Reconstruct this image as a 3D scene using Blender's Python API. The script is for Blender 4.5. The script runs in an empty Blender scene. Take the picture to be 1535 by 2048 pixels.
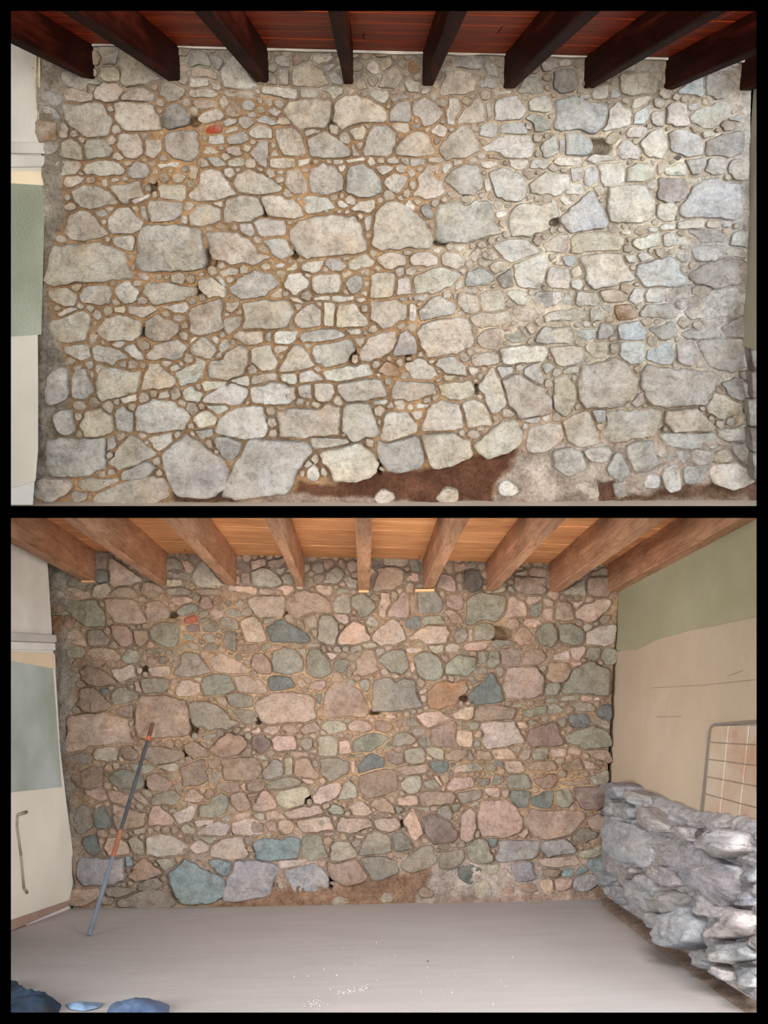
import bpy, bmesh, math, random
import numpy as np
from mathutils import Matrix, Vector
# ------------------------------------------------------------------ camera, world, lights, exposure
W, H, F = 1535, 2048, 2400.0            # frame and focal length in pixels
CX, CY = 767.5, 1024.0
CAM = np.array([0.0, 0.0, 2.8])
sc = bpy.context.scene
col = sc.collection
cd = bpy.data.cameras.new('camera'); cam = bpy.data.objects.new('camera', cd); col.objects.link(cam)
cam.location = CAM; cam.rotation_euler = (math.pi/2, 0, 0)
cd.sensor_fit = 'HORIZONTAL'; cd.sensor_width = 36.0; cd.lens = 36.0*F/W; cd.clip_end = 100
sc.camera = cam
sc.view_settings.view_transform = 'Standard'; sc.view_settings.look = 'None'
sc.view_settings.gamma = 1.0; sc.view_settings.use_curve_mapping = False
sc.view_settings.exposure = 0.0
wd = bpy.data.worlds.new('world'); sc.world = wd; wd.use_nodes = True
wd.node_tree.nodes['Background'].inputs[0].default_value = (0, 0, 0, 1)
wd.node_tree.nodes['Background'].inputs[1].default_value = 0.0
def area(name, loc, target, sx, sy, power, color, spread=180):
    l = bpy.data.lights.new(name, 'AREA'); l.shape = 'RECTANGLE'; l.size = sx; l.size_y = sy
    l.energy = power; l.spread = math.radians(spread); l.color = color
    o = bpy.data.objects.new(name, l); col.objects.link(o); o.location = loc
    d = Vector(target)-Vector(loc); o.rotation_euler = d.to_track_quat('-Z', 'Y').to_euler()
    return o
# daylight through the open side of each room, then two added fill lamps
area('daylight_upper_left', (-3.0, 3.2, 4.9), (0.2, 6.7, 3.9), 1.4, 1.4, 14, (1.0, 0.95, 0.87), 110)
area('daylight_upper_right', (3.4, 2.2, 4.6), (0.9, 6.7, 4.1), 1.8, 1.6, 122, (0.74, 0.88, 1.0), 110)
area('daylight_upper_front', (0.2, -0.5, 3.2), (0, 6.7, 4.9), 3.0, 1.2, 138, (1.0, 0.95, 0.88), 60)
area('daylight_lower_left', (-3.4, 2.6, 2.0), (1.3, 8.2, 1.0), 1.8, 1.2, 57, (0.95, 0.98, 1.0), 60)
area('daylight_lower_right', (3.2, 2.2, 1.4), (-0.4, 8.6, 0.9), 2.0, 1.2, 36, (1.0, 0.96, 0.92), 55)
area('daylight_lower_front', (0.2, -0.5, 0.9), (0, 8.6, 0.7), 3.5, 1.0, 14, (1.0, 0.96, 0.92), 40)
area('fill_lower_ceiling', (0.0, 4.5, 0.2), (0.1, 8.3, 2.3), 3.0, 0.7, 26, (1.0, 0.97, 0.92), 55)  # added fill lamp, out of view, brightening the lower boards and beams from below
area('fill_lower_floor', (0.8, 1.2, 4.1), (0.8, 6.0, 0.0), 2.4, 0.6, 78, (1.0, 0.98, 0.98), 60)  # added fill lamp aimed down, out of view, to brighten the lower floor

# ------------------------------------------------------------------ helpers
def srgb(c):
    return [((v/255.0)/12.92 if v <= 10 else ((v/255.0+0.055)/1.055)**2.4) for v in c[:3]]
def hsh(i, seed):
    i = i.astype(np.int64)
    n = i[..., 0]*374761393 + i[..., 1]*668265263 + i[..., 2]*2147483647 + seed*1274126177
    n = (n ^ (n >> 13))*1274126177
    n = n ^ (n >> 16)
    return (n & 0xffff)/32767.5-1.0
def vn(p, s, seed=0):
    p = np.asarray(p, float)*s; i = np.floor(p); f = p-i; f = f*f*(3-2*f); r = 0
    for a in (0, 1):
        for b in (0, 1):
            for c in (0, 1):
                w = (f[..., 0] if a else 1-f[..., 0])*(f[..., 1] if b else 1-f[..., 1])*(f[..., 2] if c else 1-f[..., 2])
                r = r+w*hsh(i+np.array([a, b, c]), seed)
    return r
def fbm(p, s, o=3, seed=0):
    r = 0; a = 1.0
    for k in range(o): r = r+a*vn(p, s*2.03**k, seed+k); a *= 0.5
    return r
def crag(p, s, o=3, seed=0):
    r = 0; a = 1.0
    for k in range(o): r = r+a*(1-2*np.abs(vn(p, s*2.1**k, seed+k))); a *= 0.5
    return r
def inside(P, pts):
    x, y = pts[:, 0], pts[:, 1]; r = np.zeros(len(pts), bool); j = len(P)-1
    for i in range(len(P)):
        xi, yi = P[i]; xj, yj = P[j]
        r ^= ((yi > y) != (yj > y)) & (x < (xj-xi)*(y-yi)/(yj-yi+1e-12)+xi); j = i
    return r
class Room:
    """A right-angled room frame: local y runs along its beams, local z up its walls."""
    def __init__(s, vp, p0, D, panel):
        ey = np.array([vp[0]-CX, F, CY-vp[1]]); ey /= np.linalg.norm(ey)
        ex = np.cross(ey, [0, 0, 1.0]); ex /= np.linalg.norm(ex); ez = np.cross(ex, ey)
        s.R = np.array([ex, ey, ez]); s.O = CAM+np.array([p0[0]-CX, F, CY-p0[1]])/F*D
        s.M = Matrix([[ex[i], ey[i], ez[i], s.O[i]] for i in range(3)]+[[0, 0, 0, 1]])
        s.eye = s.R@(CAM-s.O); s.panel = panel
    def dirs(s, P):
        P = np.atleast_2d(np.asarray(P, float))
        d = np.c_[P[:, 0]-CX, np.full(len(P), F), CY-P[:, 1]]
        return d@s.R.T
    def hit(s, P, pt=(0, 0, 0), n=(0, 1, 0)):
        d = s.dirs(P); n = np.asarray(n, float); t = ((np.asarray(pt)-s.eye)@n)/(d@n)
        return s.eye+d*t[:, None]
    def px(s, L):
        w = np.asarray(L)@s.R+s.O-CAM
        return np.c_[w[:, 0]/w[:, 1]*F+CX, CY-w[:, 2]/w[:, 1]*F]
UP = Room((745, 430), (745, 1000), 6.7, (22, 22, 1512, 1012))
LO = Room((727, 1455), (727, 1806), 8.6, (22, 1036, 1512, 2025))

def clip(bm, room, sides='LRTB', cap=True):
    """trim a body to what the place shows"""
    x0, y0, x1, y1 = room.panel
    c = dict(L=((x0, y1), (x0, y0)), R=((x1, y0), (x1, y1)), T=((x0, y0), (x1, y0)), B=((x1, y1), (x0, y1)))
    for k in sides:
        d = room.dirs(c[k]); n = Vector(np.cross(d[0], d[1])).normalized()
        mid = room.dirs([((x0+x1)/2, (y0+y1)/2)])[0]
        if n.dot(Vector(mid)) > 0: n = -n
        r = bmesh.ops.bisect_plane(bm, geom=bm.verts[:]+bm.edges[:]+bm.faces[:], plane_co=Vector(room.eye), plane_no=n, clear_outer=True)
        if cap:
            e = [g for g in r['geom_cut'] if isinstance(g, bmesh.types.BMEdge)]
            if e:
                try: bmesh.ops.edgeloop_fill(bm, edges=e)
                except Exception: pass
def tag(o, label=None, cat=None, group=None, kind=None):
    if label: o['label'] = label
    if cat: o['category'] = cat
    if group: o['group'] = group
    if kind: o['kind'] = kind
    return o
def link(name, me, mat, room, parent=None, org=(0, 0, 0), smooth=False):
    for m in (mat if isinstance(mat, (list, tuple)) else [mat]): me.materials.append(m)
    me.transform(Matrix.Translation(-Vector(org)))
    o = bpy.data.objects.new(name, me); col.objects.link(o)
    mw = room.M @ Matrix.Translation(Vector(org))
    PM[o.name] = mw.copy()
    if parent: o.parent = parent; o.matrix_basis = PM[parent.name].inverted() @ mw
    else: o.matrix_basis = mw
    if smooth: me.polygons.foreach_set('use_smooth', [True]*len(me.polygons))
    return o
PM = {}
def empty(name, room, org):
    o = bpy.data.objects.new(name, None); col.objects.link(o); o.empty_display_size = 0.1
    mw = room.M @ Matrix.Translation(Vector(org)); o.matrix_basis = mw; PM[o.name] = mw.copy(); return o
def bm_obj(name, bm, mat, room, parent=None, org=None, smooth=False, clp=None, cap=True):
    if clp: clip(bm, room, clp, cap)
    bmesh.ops.recalc_face_normals(bm, faces=bm.faces[:])
    me = bpy.data.meshes.new(name); bm.to_mesh(me); bm.free()
    if org is None:
        co = np.array([v.co for v in me.vertices]) if len(me.vertices) else np.zeros((1, 3))
        org = ((co[:, 0].min()+co[:, 0].max())/2, co[:, 1].max(), co[:, 2].min())
    return link(name, me, mat, room, parent, org, smooth)
def box(bm, a, b, bev=0.0):
    a = Vector(a); b = Vector(b)
    r = bmesh.ops.create_cube(bm, size=1, matrix=Matrix.Translation((a+b)/2) @ Matrix.Diagonal((*(b-a), 1)))
    if bev:
        es = set(e for v in r['verts'] for e in v.link_edges)
        bmesh.ops.bevel(bm, geom=list(es), offset=bev, segments=2, affect='EDGES', profile=0.6)
def prism(bm, pts, n, t0, t1, bev=0.0):
    n = Vector(n); a = [bm.verts.new(Vector(p)+n*t0) for p in pts]; b = [bm.verts.new(Vector(p)+n*t1) for p in pts]
    m = len(pts); fs = [bm.faces.new(a[::-1]), bm.faces.new(b)]
    for i in range(m): fs.append(bm.faces.new((a[i], a[(i+1) % m], b[(i+1) % m], b[i])))
    if bev:
        es = [e for e in fs[1].edges]
        bmesh.ops.bevel(bm, geom=es, offset=bev, segments=2, affect='EDGES', profile=0.6)
def tube(bm, p, q, r0, r1, seg=14):
    p = Vector(p); q = Vector(q); d = q-p
    bmesh.ops.create_cone(bm, cap_ends=True, segments=seg, radius1=r0, radius2=r1, depth=d.length,
        matrix=Matrix.Translation((p+q)/2) @ d.to_track_quat('Z', 'Y').to_matrix().to_4x4())

# ------------------------------------------------------------------ materials
class NT:
    def __init__(s, name):
        s.m = bpy.data.materials.new(name); s.m.use_nodes = True; s.t = s.m.node_tree
        s.b = s.t.nodes['Principled BSDF']; s.tc = s.t.nodes.new('ShaderNodeTexCoord')
    def n(s, ty, **k):
        x = s.t.nodes.new(ty)
        for a, v in k.items():
            if a.startswith('i_'): x.inputs[a[2:].replace('_', ' ')].default_value = v
            else: setattr(x, a, v)
        return x
    def l(s, a, b): s.t.links.new(a, b)
    def mapping(s, scale):
        m = s.n('ShaderNodeMapping'); m.inputs['Scale'].default_value = scale; s.l(s.tc.outputs['Object'], m.inputs[0]); return m.outputs[0]
    def noise(s, scale, detail=4, rough=0.55, vec=None, dist=0.0):
        x = s.n('ShaderNodeTexNoise', i_Scale=scale, i_Detail=detail, i_Roughness=rough, i_Distortion=dist)
        s.l(vec or s.tc.outputs['Object'], x.inputs['Vector']); return x.outputs['Fac']
    def ramp(s, fac, stops):
        r = s.n('ShaderNodeValToRGB'); e = r.color_ramp.elements
        while len(e) < len(stops): e.new(0.5)
        for k, (p, c) in enumerate(stops):
            e[k].position = p; e[k].color = (*srgb(c), 1) if isinstance(c, tuple) else (c, c, c, 1)
        s.l(fac, r.inputs[0]); return r.outputs[0]
    def mix(s, a, b, fac, mode='MIX'):
        x = s.n('ShaderNodeMix', data_type='RGBA', blend_type=mode)
        for v, i in ((a, 6), (b, 7)):
            if isinstance(v, tuple): x.inputs[i].default_value = (*srgb(v), 1)
            else: s.l(v, x.inputs[i])
        if isinstance(fac, (int, float)): x.inputs[0].default_value = fac
        else: s.l(fac, x.inputs[0])
        return x.outputs[2]
    def bump(s, h, strength, dist=0.01):
        x = s.n('ShaderNodeBump', i_Strength=strength, i_Distance=dist); s.l(h, x.inputs['Height'])
        prev = s.b.inputs['Normal'].links
        if prev: s.l(prev[0].from_socket, x.inputs['Normal'])
        s.l(x.outputs[0], s.b.inputs['Normal'])
    def done(s, c, rough=0.9, spec=0.2):
        if isinstance(c, tuple): s.b.inputs['Base Color'].default_value = (*srgb(c), 1)
        else: s.l(c, s.b.inputs['Base Color'])
        if isinstance(rough, float): s.b.inputs['Roughness'].default_value = rough
        else: s.l(rough, s.b.inputs['Roughness'])
        s.b.inputs['Specular IOR Level'].default_value = spec
        return s.m
def stone_mat(name, wash, washc, speck, stretch=None, mott=0.65):
    t = NT(name); V = t.mapping(stretch or (1, 1, 1)); a = t.n('ShaderNodeAttribute', attribute_name='Col').outputs['Color']
    c = t.mix(a, washc, t.ramp(t.noise(5, 5, 0.6, V), [(0.42, 0.0), (0.66, wash)]))
    c = t.mix(c, t.ramp(t.noise(12, 7, 0.72, V), [(0.32, (128, 116, 106)), (0.47, (222, 216, 210)), (0.62, (255, 255, 255))]), mott, 'MULTIPLY')
    c = t.mix(c, t.ramp(t.noise(45, 5, 0.75, V, dist=0.5), [(0.34, (128, 116, 108)), (0.52, (255, 255, 255))]), mott*0.8, 'MULTIPLY')
    c = t.mix(c, t.ramp(t.noise(110, 3, 0.7, V), [(0.33, (120, 110, 104)), (0.46, (255, 255, 255))]), speck, 'MULTIPLY')
    t.bump(t.noise(16, 9, 0.72, V, dist=0.8), 1.0, 0.035); t.bump(t.noise(70, 5, 0.75, V), 0.9, 0.012)
    return t.done(c, 0.93, 0.15)
def mortar_mat(name):
    t = NT(name); a = t.n('ShaderNodeAttribute', attribute_name='Col').outputs['Color']
    c = t.mix(a, t.ramp(t.noise(9, 6, 0.7), [(0.3, (165, 150, 135)), (0.7, (255, 255, 255))]), 0.8, 'MULTIPLY')
    c = t.mix(c, t.ramp(t.noise(60, 4, 0.7), [(0.3, (150, 140, 130)), (0.55, (255, 255, 255))]), 0.7, 'MULTIPLY')
    t.bump(t.noise(30, 8, 0.72), 0.9, 0.02); t.bump(t.noise(140, 4, 0.7), 0.6, 0.006)
    return t.done(c, 0.96, 0.1)
def wood_mat(name, dark, mid, light, along, rough, spec, coat=0.0, grain=1.0):
    t = NT(name); sc_ = (1.2, 14, 14) if along == 'x' else (14, 1.2, 14)
    v = t.mapping(sc_); c = t.ramp(t.noise(1.0, 6, 0.62, v, 0.8), [(0.28, dark), (0.5, mid), (0.72, light)])
    v2 = t.mapping(tuple(3.2*x for x in sc_)); c = t.mix(c, t.ramp(t.noise(1.6, 5, 0.6, v2), [(0.35, (150, 140, 130)), (0.55, (255, 255, 255))]), 0.45*grain, 'MULTIPLY')
    v3 = t.mapping((2.2, 2.2, 2.2)); c = t.mix(c, t.ramp(t.noise(1.0, 2, 0.5, v3), [(0.35, (190, 185, 180)), (0.65, (255, 255, 255))]), 0.5, 'MULTIPLY')
    t.bump(t.noise(1.6, 5, 0.6, v2), 0.25, 0.004)
    t.b.inputs['Coat Weight'].default_value = coat; t.b.inputs['Coat Roughness'].default_value = 0.25
    return t.done(c, rough, spec)
def plain_mat(name, c1, c2, scale=6, rough=0.85, spec=0.3, bump=0.2, bs=60):
    t = NT(name); c = t.mix(c1, c2, t.ramp(t.noise(scale, 5, 0.6), [(0.35, 0.0), (0.65, 1.0)]))
    if bump: t.bump(t.noise(bs, 5, 0.6), bump, 0.004)
    return t.done(c, rough, spec)
UP_STONES = '''
g 203,95 240,94 240,110 233,127 208,130 204,105
w 203,136 218,131 238,140 239,162 218,167 202,159
w 239,105 258,104 327,157 312,164 258,178 243,167 247,147 239,127
w 191,182 208,167 235,167 250,184 235,201 216,206 193,201
w 131,177 154,174 191,189 188,204 159,208 134,199
g 129,147 139,142 171,157 203,162 203,172 178,169 178,187 131,174
g 87,189 104,187 126,199 114,210 94,201
g 78,216 104,216 123,234 119,241 97,241
o 78,243 119,242 118,286 78,286
w 120,248 134,245 139,258 136,278 119,276
g 129,209 164,208 193,203 208,205 223,239 225,251 218,273 169,276 154,263 129,239
w 229,209 258,204 300,206 317,229 329,261 300,263 243,261 233,234
g 245,194 268,174 292,179 310,184 307,204 268,204 245,201
w 321,174 334,163 364,172 372,184 359,201 337,206 321,189
d 324,239 334,214 359,206 384,229 374,248 349,261 324,256
w 235,268 277,268 290,286 290,308 265,320 250,315 235,288
w 289,279 327,277 327,300 310,320 292,313
g 329,273 354,258 399,263 401,288 391,323 359,320 329,303
g 171,281 211,277 228,300 223,315 193,313 173,320
w 119,310 126,283 146,276 159,283 171,320 161,323 131,318
w 117,330 131,320 159,321 161,333 154,350 126,350
w 164,340 178,328 230,320 255,338 248,350 198,352 173,350
g 256,340 270,325 295,328 303,340 297,355 258,352
w 135,355 159,350 171,357 144,377 134,370
p 312,328 362,325 359,334 315,335
g 84,291 119,288 119,303 84,303
w 358,263 384,258 385,266 367,268
g 380,105 415,105 427,127 425,135 395,132 380,140
g 417,110 444,115 447,127 439,142 427,135
p 442,144 469,105 509,164 519,174 499,180 472,180 447,174
w 380,140 395,133 434,144 438,164 420,157 380,154
p 380,157 417,157 417,172 395,175 380,174
w 380,179 425,177 439,189 430,195 380,194
w 447,184 504,184 511,189 504,196 454,196
g 551,117 568,109 583,122 578,136 551,130
g 559,140 578,140 578,157 576,172 561,172
r 583,112 618,105 625,110 618,122 585,135
w 624,110 670,106 657,127 637,130 624,120
g 640,130 675,128 655,147
g 655,149 677,143 687,159 684,169 662,164
w 583,137 610,125 635,135 655,154 657,169 630,177 585,174
p 521,177 529,173 595,177 598,187 590,199 568,196 522,188
w 600,179 625,178 640,189 630,196 600,194
w 642,182 660,174 689,179 684,191 665,199 660,189
w 571,209 590,203 662,201 665,229 650,256 615,258 603,261 576,239 569,229
w 667,214 682,194 714,191 744,201 774,221 776,241 761,248 722,246 694,253 682,262 665,243
p 736,182 776,180 779,194 771,209 751,204 739,191
g 484,209 499,201 514,214 504,224 486,221
g 536,219 551,213 563,224 553,236 541,231
g 494,226 506,221 519,231 511,237 496,236
g 477,239 486,232 504,236 509,248 494,258 478,248
g 509,239 529,231 548,236 558,251 541,252 514,243
w 514,196 526,196 526,210 515,209
g 447,241 474,239 474,248 452,256
w 397,239 412,224 437,216 452,229 447,239 410,248
o 464,201 479,204 486,229 467,234 449,229
o 385,204 407,201 439,206 434,215 412,221 392,219
R 410,258 439,248 447,263 430,268 415,269
p 417,273 447,271 449,288 417,288
g 452,278 479,261 496,268 499,281 477,288 457,286
g 447,261 472,251 481,261 454,268
w 496,266 506,253 533,252 546,261 546,276 516,279 499,273
w 548,261 563,256 588,256 603,271 613,303 608,314 585,314 563,310 551,278
w 405,295 420,292 444,305 434,309 410,308
g 454,298 479,294 486,308 479,310 454,308
g 410,314 439,315 452,325 454,334 425,330
g 457,320 489,318 491,330 477,334 457,330
g 504,305 519,278 538,283 538,300 533,338 519,333 501,310
g 541,303 551,298 561,313 541,315
w 538,318 590,318 593,334 541,335
p 593,320 623,318 618,325 603,335 595,333
g 607,261 628,256 642,261 637,268 610,273
g 614,283 637,265 655,263 687,286 704,305 699,315 665,317 623,315
g 704,286 722,313 704,315
w 694,261 727,248 734,261 729,278 712,282
w 665,320 687,320 684,329 667,328
p 689,320 727,313 734,320 697,326
p 677,333 687,330 693,335 684,344 677,340
g 618,340 645,325 672,335 687,362 684,382 647,390 620,382
g 692,333 727,326 744,338 761,362 766,385 736,399 692,387
w 571,370 578,340 598,338 608,350 615,382 598,392 581,385
w 467,370 474,350 496,335 529,350 553,362 568,380 553,387 499,387 479,382
w 380,387 397,365 400,345 417,338 444,345 454,360 474,390 430,404 380,402
w 380,330 397,335 392,360 380,360
p 551,345 566,343 563,351
p 740,122 757,125 760,147 745,152 730,140
w 759,120 780,117 782,132 767,142 760,140
w 755,174 767,147 790,132 812,152 799,172 790,179 762,179
o 814,127 829,125 841,127 839,144 819,147
p 804,164 814,157 839,167 839,187 814,184
g 782,199 797,187 819,189 822,196 802,201 785,206
g 777,243 780,224 794,204 817,201 824,243 814,247
g 824,206 844,196 869,204 884,219 881,239 849,255 839,239 824,229
p 891,248 896,194 918,194 921,219 911,236 908,253
w 913,239 953,194 968,206 970,241 955,248 913,248
g 970,206 983,209 985,231 973,243
u 985,209 1002,194 1032,189 1052,214 1047,236 1032,241 988,243
p 1053,204 1074,196 1099,193 1103,221 1092,227 1059,221
u 1047,236 1067,227 1094,236 1103,261 1069,266 1064,248
u 959,253 993,246 995,266 985,274 960,273
u 997,258 1012,246 1047,248 1057,263 1052,271 1002,268
w 886,140 928,141 958,154 948,182 928,191 876,191 879,172 889,154
g 908,132 903,112 928,111 968,115 963,137 938,137
g 968,127 990,125 995,157 973,149
u 958,157 993,159 995,179 960,175
u 879,140 898,132 903,142 886,149
p 988,184 1027,182 1027,188 983,191
g 1032,182 1047,154 1079,157 1089,187 1037,189
g 1079,127 1111,122 1120,135 1087,144
g 841,177 864,175 861,187 841,188
g 859,189 869,184 875,194 871,204 861,199
w 778,251 790,246 817,246 819,261 809,268 790,261
d 824,248 839,248 839,258 824,258
g 725,305 738,263 747,248 777,253 793,268 792,288 777,310 755,313 728,312
w 787,298 809,273 834,261 854,268 871,298 864,310 827,314 792,308
p 859,263 876,246 896,258 889,276 876,276
w 877,295 898,271 928,248 943,258 958,288 958,303 923,318 893,320 879,308
p 960,295 988,281 1012,268 1059,271 1068,288 1064,313 1042,318 1010,318 995,305 968,303
o 973,308 995,308 1005,320 975,318
p 1079,300 1082,286 1106,268 1116,293 1109,313 1087,315
w 770,320 790,315 801,328 777,328
g 802,318 817,318 817,329 804,328
g 819,320 849,319 849,330 822,333
p 958,323 995,321 997,330 978,338 963,335
p 1015,320 1054,323 1052,335 1030,338 1020,330
p 1057,333 1069,318 1094,323 1094,338 1059,338
w 745,333 765,329 790,335 762,350
w 851,318 881,315 886,323 859,325
w 903,320 923,319 923,328 906,333
g 765,365 790,345 819,352 812,370 797,390 777,382
w 837,352 856,330 879,333 884,362 891,387 864,397 822,392 834,375
p 881,330 903,326 906,335 886,350
g 889,362 903,340 928,330 953,328 963,357 963,377 948,390 918,390 896,370
p 968,360 978,357 983,377 970,390
p 973,345 1007,333 1035,347 1052,365 1052,397 1012,404 988,394 980,367
p 1054,370 1087,345 1136,347 1139,375 1116,392 1062,387
w 1044,345 1064,340 1069,352 1059,362
d 1105,142 1127,135 1152,138 1155,172 1149,183 1119,187 1103,180
p 1114,123 1141,121 1141,134 1116,135
p 1193,172 1218,169 1212,199 1182,201 1179,191
u 1218,175 1229,175 1242,194 1218,199
w 1234,153 1270,146 1319,149 1311,167 1305,186 1256,194 1237,186
p 1237,142 1267,128 1270,145
p 1278,131 1281,123 1316,124 1313,143 1278,142
u 1354,180 1401,150 1404,194 1354,189
g 1406,153 1453,145 1464,158 1461,180 1453,197 1426,199 1406,191
u 1415,142 1445,126 1472,124 1472,139 1450,145
p 1264,199 1286,193 1302,194 1292,208 1261,219
u 1105,243 1111,199 1152,191 1177,202 1212,208 1215,227 1201,257 1177,271 1160,260 1125,265 1105,260
u 1155,191 1177,189 1179,199 1160,201
p 1214,251 1215,219 1237,202 1259,219 1259,251 1223,262 1201,262
u 1264,251 1270,227 1297,205 1302,199 1292,243 1286,251
g 1300,249 1302,227 1327,221 1324,254
p 1327,251 1333,213 1354,201 1371,210 1376,249 1365,254
p 1379,232 1390,221 1442,205 1464,208 1447,235 1428,257 1406,254 1382,246
u 1371,208 1401,205 1385,221 1374,221
u 1450,238 1480,227 1478,240 1461,243
p 1248,268 1261,254 1292,254 1296,265 1275,276 1256,273
p 1229,312 1240,282 1261,282 1281,303 1275,317 1242,320
p 1275,287 1297,262 1324,258 1335,287 1327,317 1292,317
u 1335,265 1363,260 1393,268 1404,284 1401,309 1374,314 1341,303
p 1401,265 1426,262 1426,273 1406,279
g 1409,282 1445,265 1480,265 1480,303 1461,314 1412,312
u 1127,265 1152,264 1177,276 1177,301 1166,312 1127,312
u 1114,279 1127,276 1125,312 1116,309
p 1100,271 1111,268 1114,309 1100,312
p 1105,323 1116,314 1155,313 1164,323 1149,332 1108,331
p 1167,320 1182,314 1234,314 1237,321 1204,323 1185,329
D 1333,309 1363,313 1354,318 1330,318
g 1138,336 1155,334 1166,336 1160,361 1144,366
u 1163,358 1168,336 1185,332 1196,344 1193,361 1179,375 1166,372
p 1200,361 1193,328 1248,324 1248,358 1237,375 1204,375
p 1250,336 1270,328 1297,325 1309,344 1292,364 1248,365
w 1311,328 1330,323 1330,344 1313,350
p 1324,336 1365,325 1374,347 1368,353 1327,350
g 1368,320 1406,317 1409,331 1396,350 1379,350
p 1409,336 1420,317 1447,317 1450,344 1428,349 1406,344
g 1453,334 1467,320 1489,328 1489,353 1467,358 1453,347
g 1313,358 1368,354 1376,375 1368,399 1335,410 1313,399
p 1371,355 1401,354 1404,364 1379,366
u 1354,424 1379,375 1409,355 1437,355 1475,375 1480,437 1357,435
p 1212,372 1242,369 1289,368 1302,391 1305,435 1281,448 1218,446 1209,405
p 1130,366 1166,369 1166,388 1127,388
w 143,382 169,370 203,372 233,397 240,407 198,416 169,417 149,405
w 224,370 285,363 289,385 295,395 263,400 258,408 243,405 228,385
p 261,400 300,387 302,395 270,408
g 289,370 302,370 300,385 290,382
w 317,375 374,370 367,402 322,397
w 139,427 173,420 188,434 216,464 218,469 169,484 144,479 126,467 141,452
d 188,424 213,418 218,429 206,436
w 216,439 228,424 258,415 287,447 285,462 225,465 218,457
g 300,402 329,400 367,407 362,432 344,442 305,446 297,420
g 280,407 290,405 297,442 282,432
w 223,476 273,474 268,504 235,491
w 107,494 154,486 201,481 233,499 255,506 258,528 268,553 238,561 159,563 114,573 94,561 99,541 107,528
g 277,469 287,452 317,447 372,449 406,457 411,509 406,541 297,546 277,541 270,519
w 102,583 124,575 146,580 155,593 151,613 119,610
w 161,590 166,575 223,571 223,608 193,610 164,606
p 230,575 258,563 277,578 275,600 258,606 238,600
w 285,583 297,566 337,561 389,578 391,590 372,600 312,608 295,598
g 277,546 292,543 300,558 280,561
w 112,627 144,615 159,618 124,632
p 322,613 374,603 379,618 369,626 337,620
w 255,611 305,610 317,618 292,635 258,625
w 228,615 250,614 250,626 230,625
w 99,650 159,620 181,625 183,642 173,679 139,689 114,677
w 191,655 211,637 238,625 287,645 285,660 268,682 216,683 193,670
w 289,645 315,627 357,650 359,665 339,684 300,682 290,662
w 347,632 374,630 372,642 349,642
w 385,424 400,410 420,408 442,420 444,442 410,452 380,453 380,434
g 446,424 452,400 489,392 516,397 526,415 526,429 504,442 484,444 447,447
w 420,405 447,401 446,415 430,411
w 522,397 558,389 578,400 590,397 603,417 608,432 590,438 538,433
g 506,442 526,436 571,441 574,464 563,471 521,476
p 604,397 628,392 657,395 672,416 652,424 610,426
g 645,420 662,420 652,428
p 673,402 682,398 699,411 689,418 677,416
w 698,420 709,407 746,397 751,415 741,427
g 728,434 743,431 741,462 732,463
w 576,459 603,439 655,429 712,434 724,447 734,491 729,504 665,514 610,520 598,511 578,486
g 477,449 504,447 509,469 501,474 486,467
g 526,481 553,475 576,481 588,506 573,517 548,514
w 412,467 439,459 474,464 499,476 514,494 519,506 545,514 514,528 462,528 432,519 420,506 417,489
w 439,546 444,541 479,538 477,546 447,553
w 395,561 422,551 454,575 452,595 430,590 417,598 405,585
g 457,575 489,548 514,540 553,551 558,566 538,588 496,600 459,588
g 427,553 439,553 454,566 452,578
p 569,575 576,548 598,543 618,558 620,568 590,592
w 571,538 593,523 598,533 593,542 573,543
w 602,528 623,521 649,520 642,541 628,547 603,538
p 545,533 553,527 572,528 563,537
g 649,528 655,516 680,516 692,533 682,541 657,538
w 694,523 734,506 749,523 746,533 699,541
w 620,558 635,546 682,548 683,583 633,588 623,571
g 694,563 704,551 724,551 727,575 704,588 694,578
w 541,588 566,575 563,595 543,597
w 576,593 598,595 610,603 603,609 583,600
p 625,595 657,592 660,600 628,601
p 663,593 709,592 707,601 665,604
w 710,598 727,593 732,598 722,608
w 380,613 439,598 446,605 444,623 452,655 430,667 380,667
w 452,603 477,603 477,618 462,627 452,623
w 447,637 484,632 481,645 459,667 447,657
w 486,603 573,599 588,613 585,635 573,657 524,655 489,657
w 585,637 603,615 628,605 645,620 642,650 618,658 590,652
w 647,603 668,605 667,652 649,650
w 671,632 677,613 707,603 739,645 734,651 672,655
w 689,658 719,657 724,665 717,670 697,667
w 745,454 750,429 770,405 797,401 814,412 837,429 861,462 864,496 819,494 790,497 742,497
p 807,410 817,398 832,412 827,424 812,424
g 841,412 861,407 866,427 861,442 851,437 841,424
g 870,429 879,410 908,401 933,410 953,400 980,402 988,437 1000,457 1002,467 950,481 893,486 871,476
w 740,397 750,400 751,417 740,424
p 988,427 1017,420 1002,437 993,439
p 1015,434 1025,417 1064,402 1077,410 1114,398 1119,432 1092,442 1094,459 1062,471 1020,474 1012,452
w 1084,489 1114,467 1136,468 1136,499 1111,506 1092,504
p 985,490 1007,479 1047,479 1067,491 1087,501 1025,526 1002,514
w 752,514 782,506 809,509 814,528 775,540 755,528
w 814,514 824,505 859,504 876,516 874,528 854,535 819,528
w 881,509 893,501 931,516 928,531 913,538 886,528
p 866,499 879,499 879,507 869,505
p 906,496 918,491 943,496 923,504
w 933,516 950,496 959,499 955,514 948,526
w 962,504 983,497 1000,516 980,521 968,519
w 975,531 997,523 1015,528 1007,541 988,547
g 932,543 963,535 988,553 988,564 950,573 928,573
g 991,556 1002,546 1022,535 1025,571 1002,577 995,566
w 808,538 834,538 827,548 812,548
w 740,551 755,543 790,546 790,575 782,593 745,597 740,593
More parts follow.
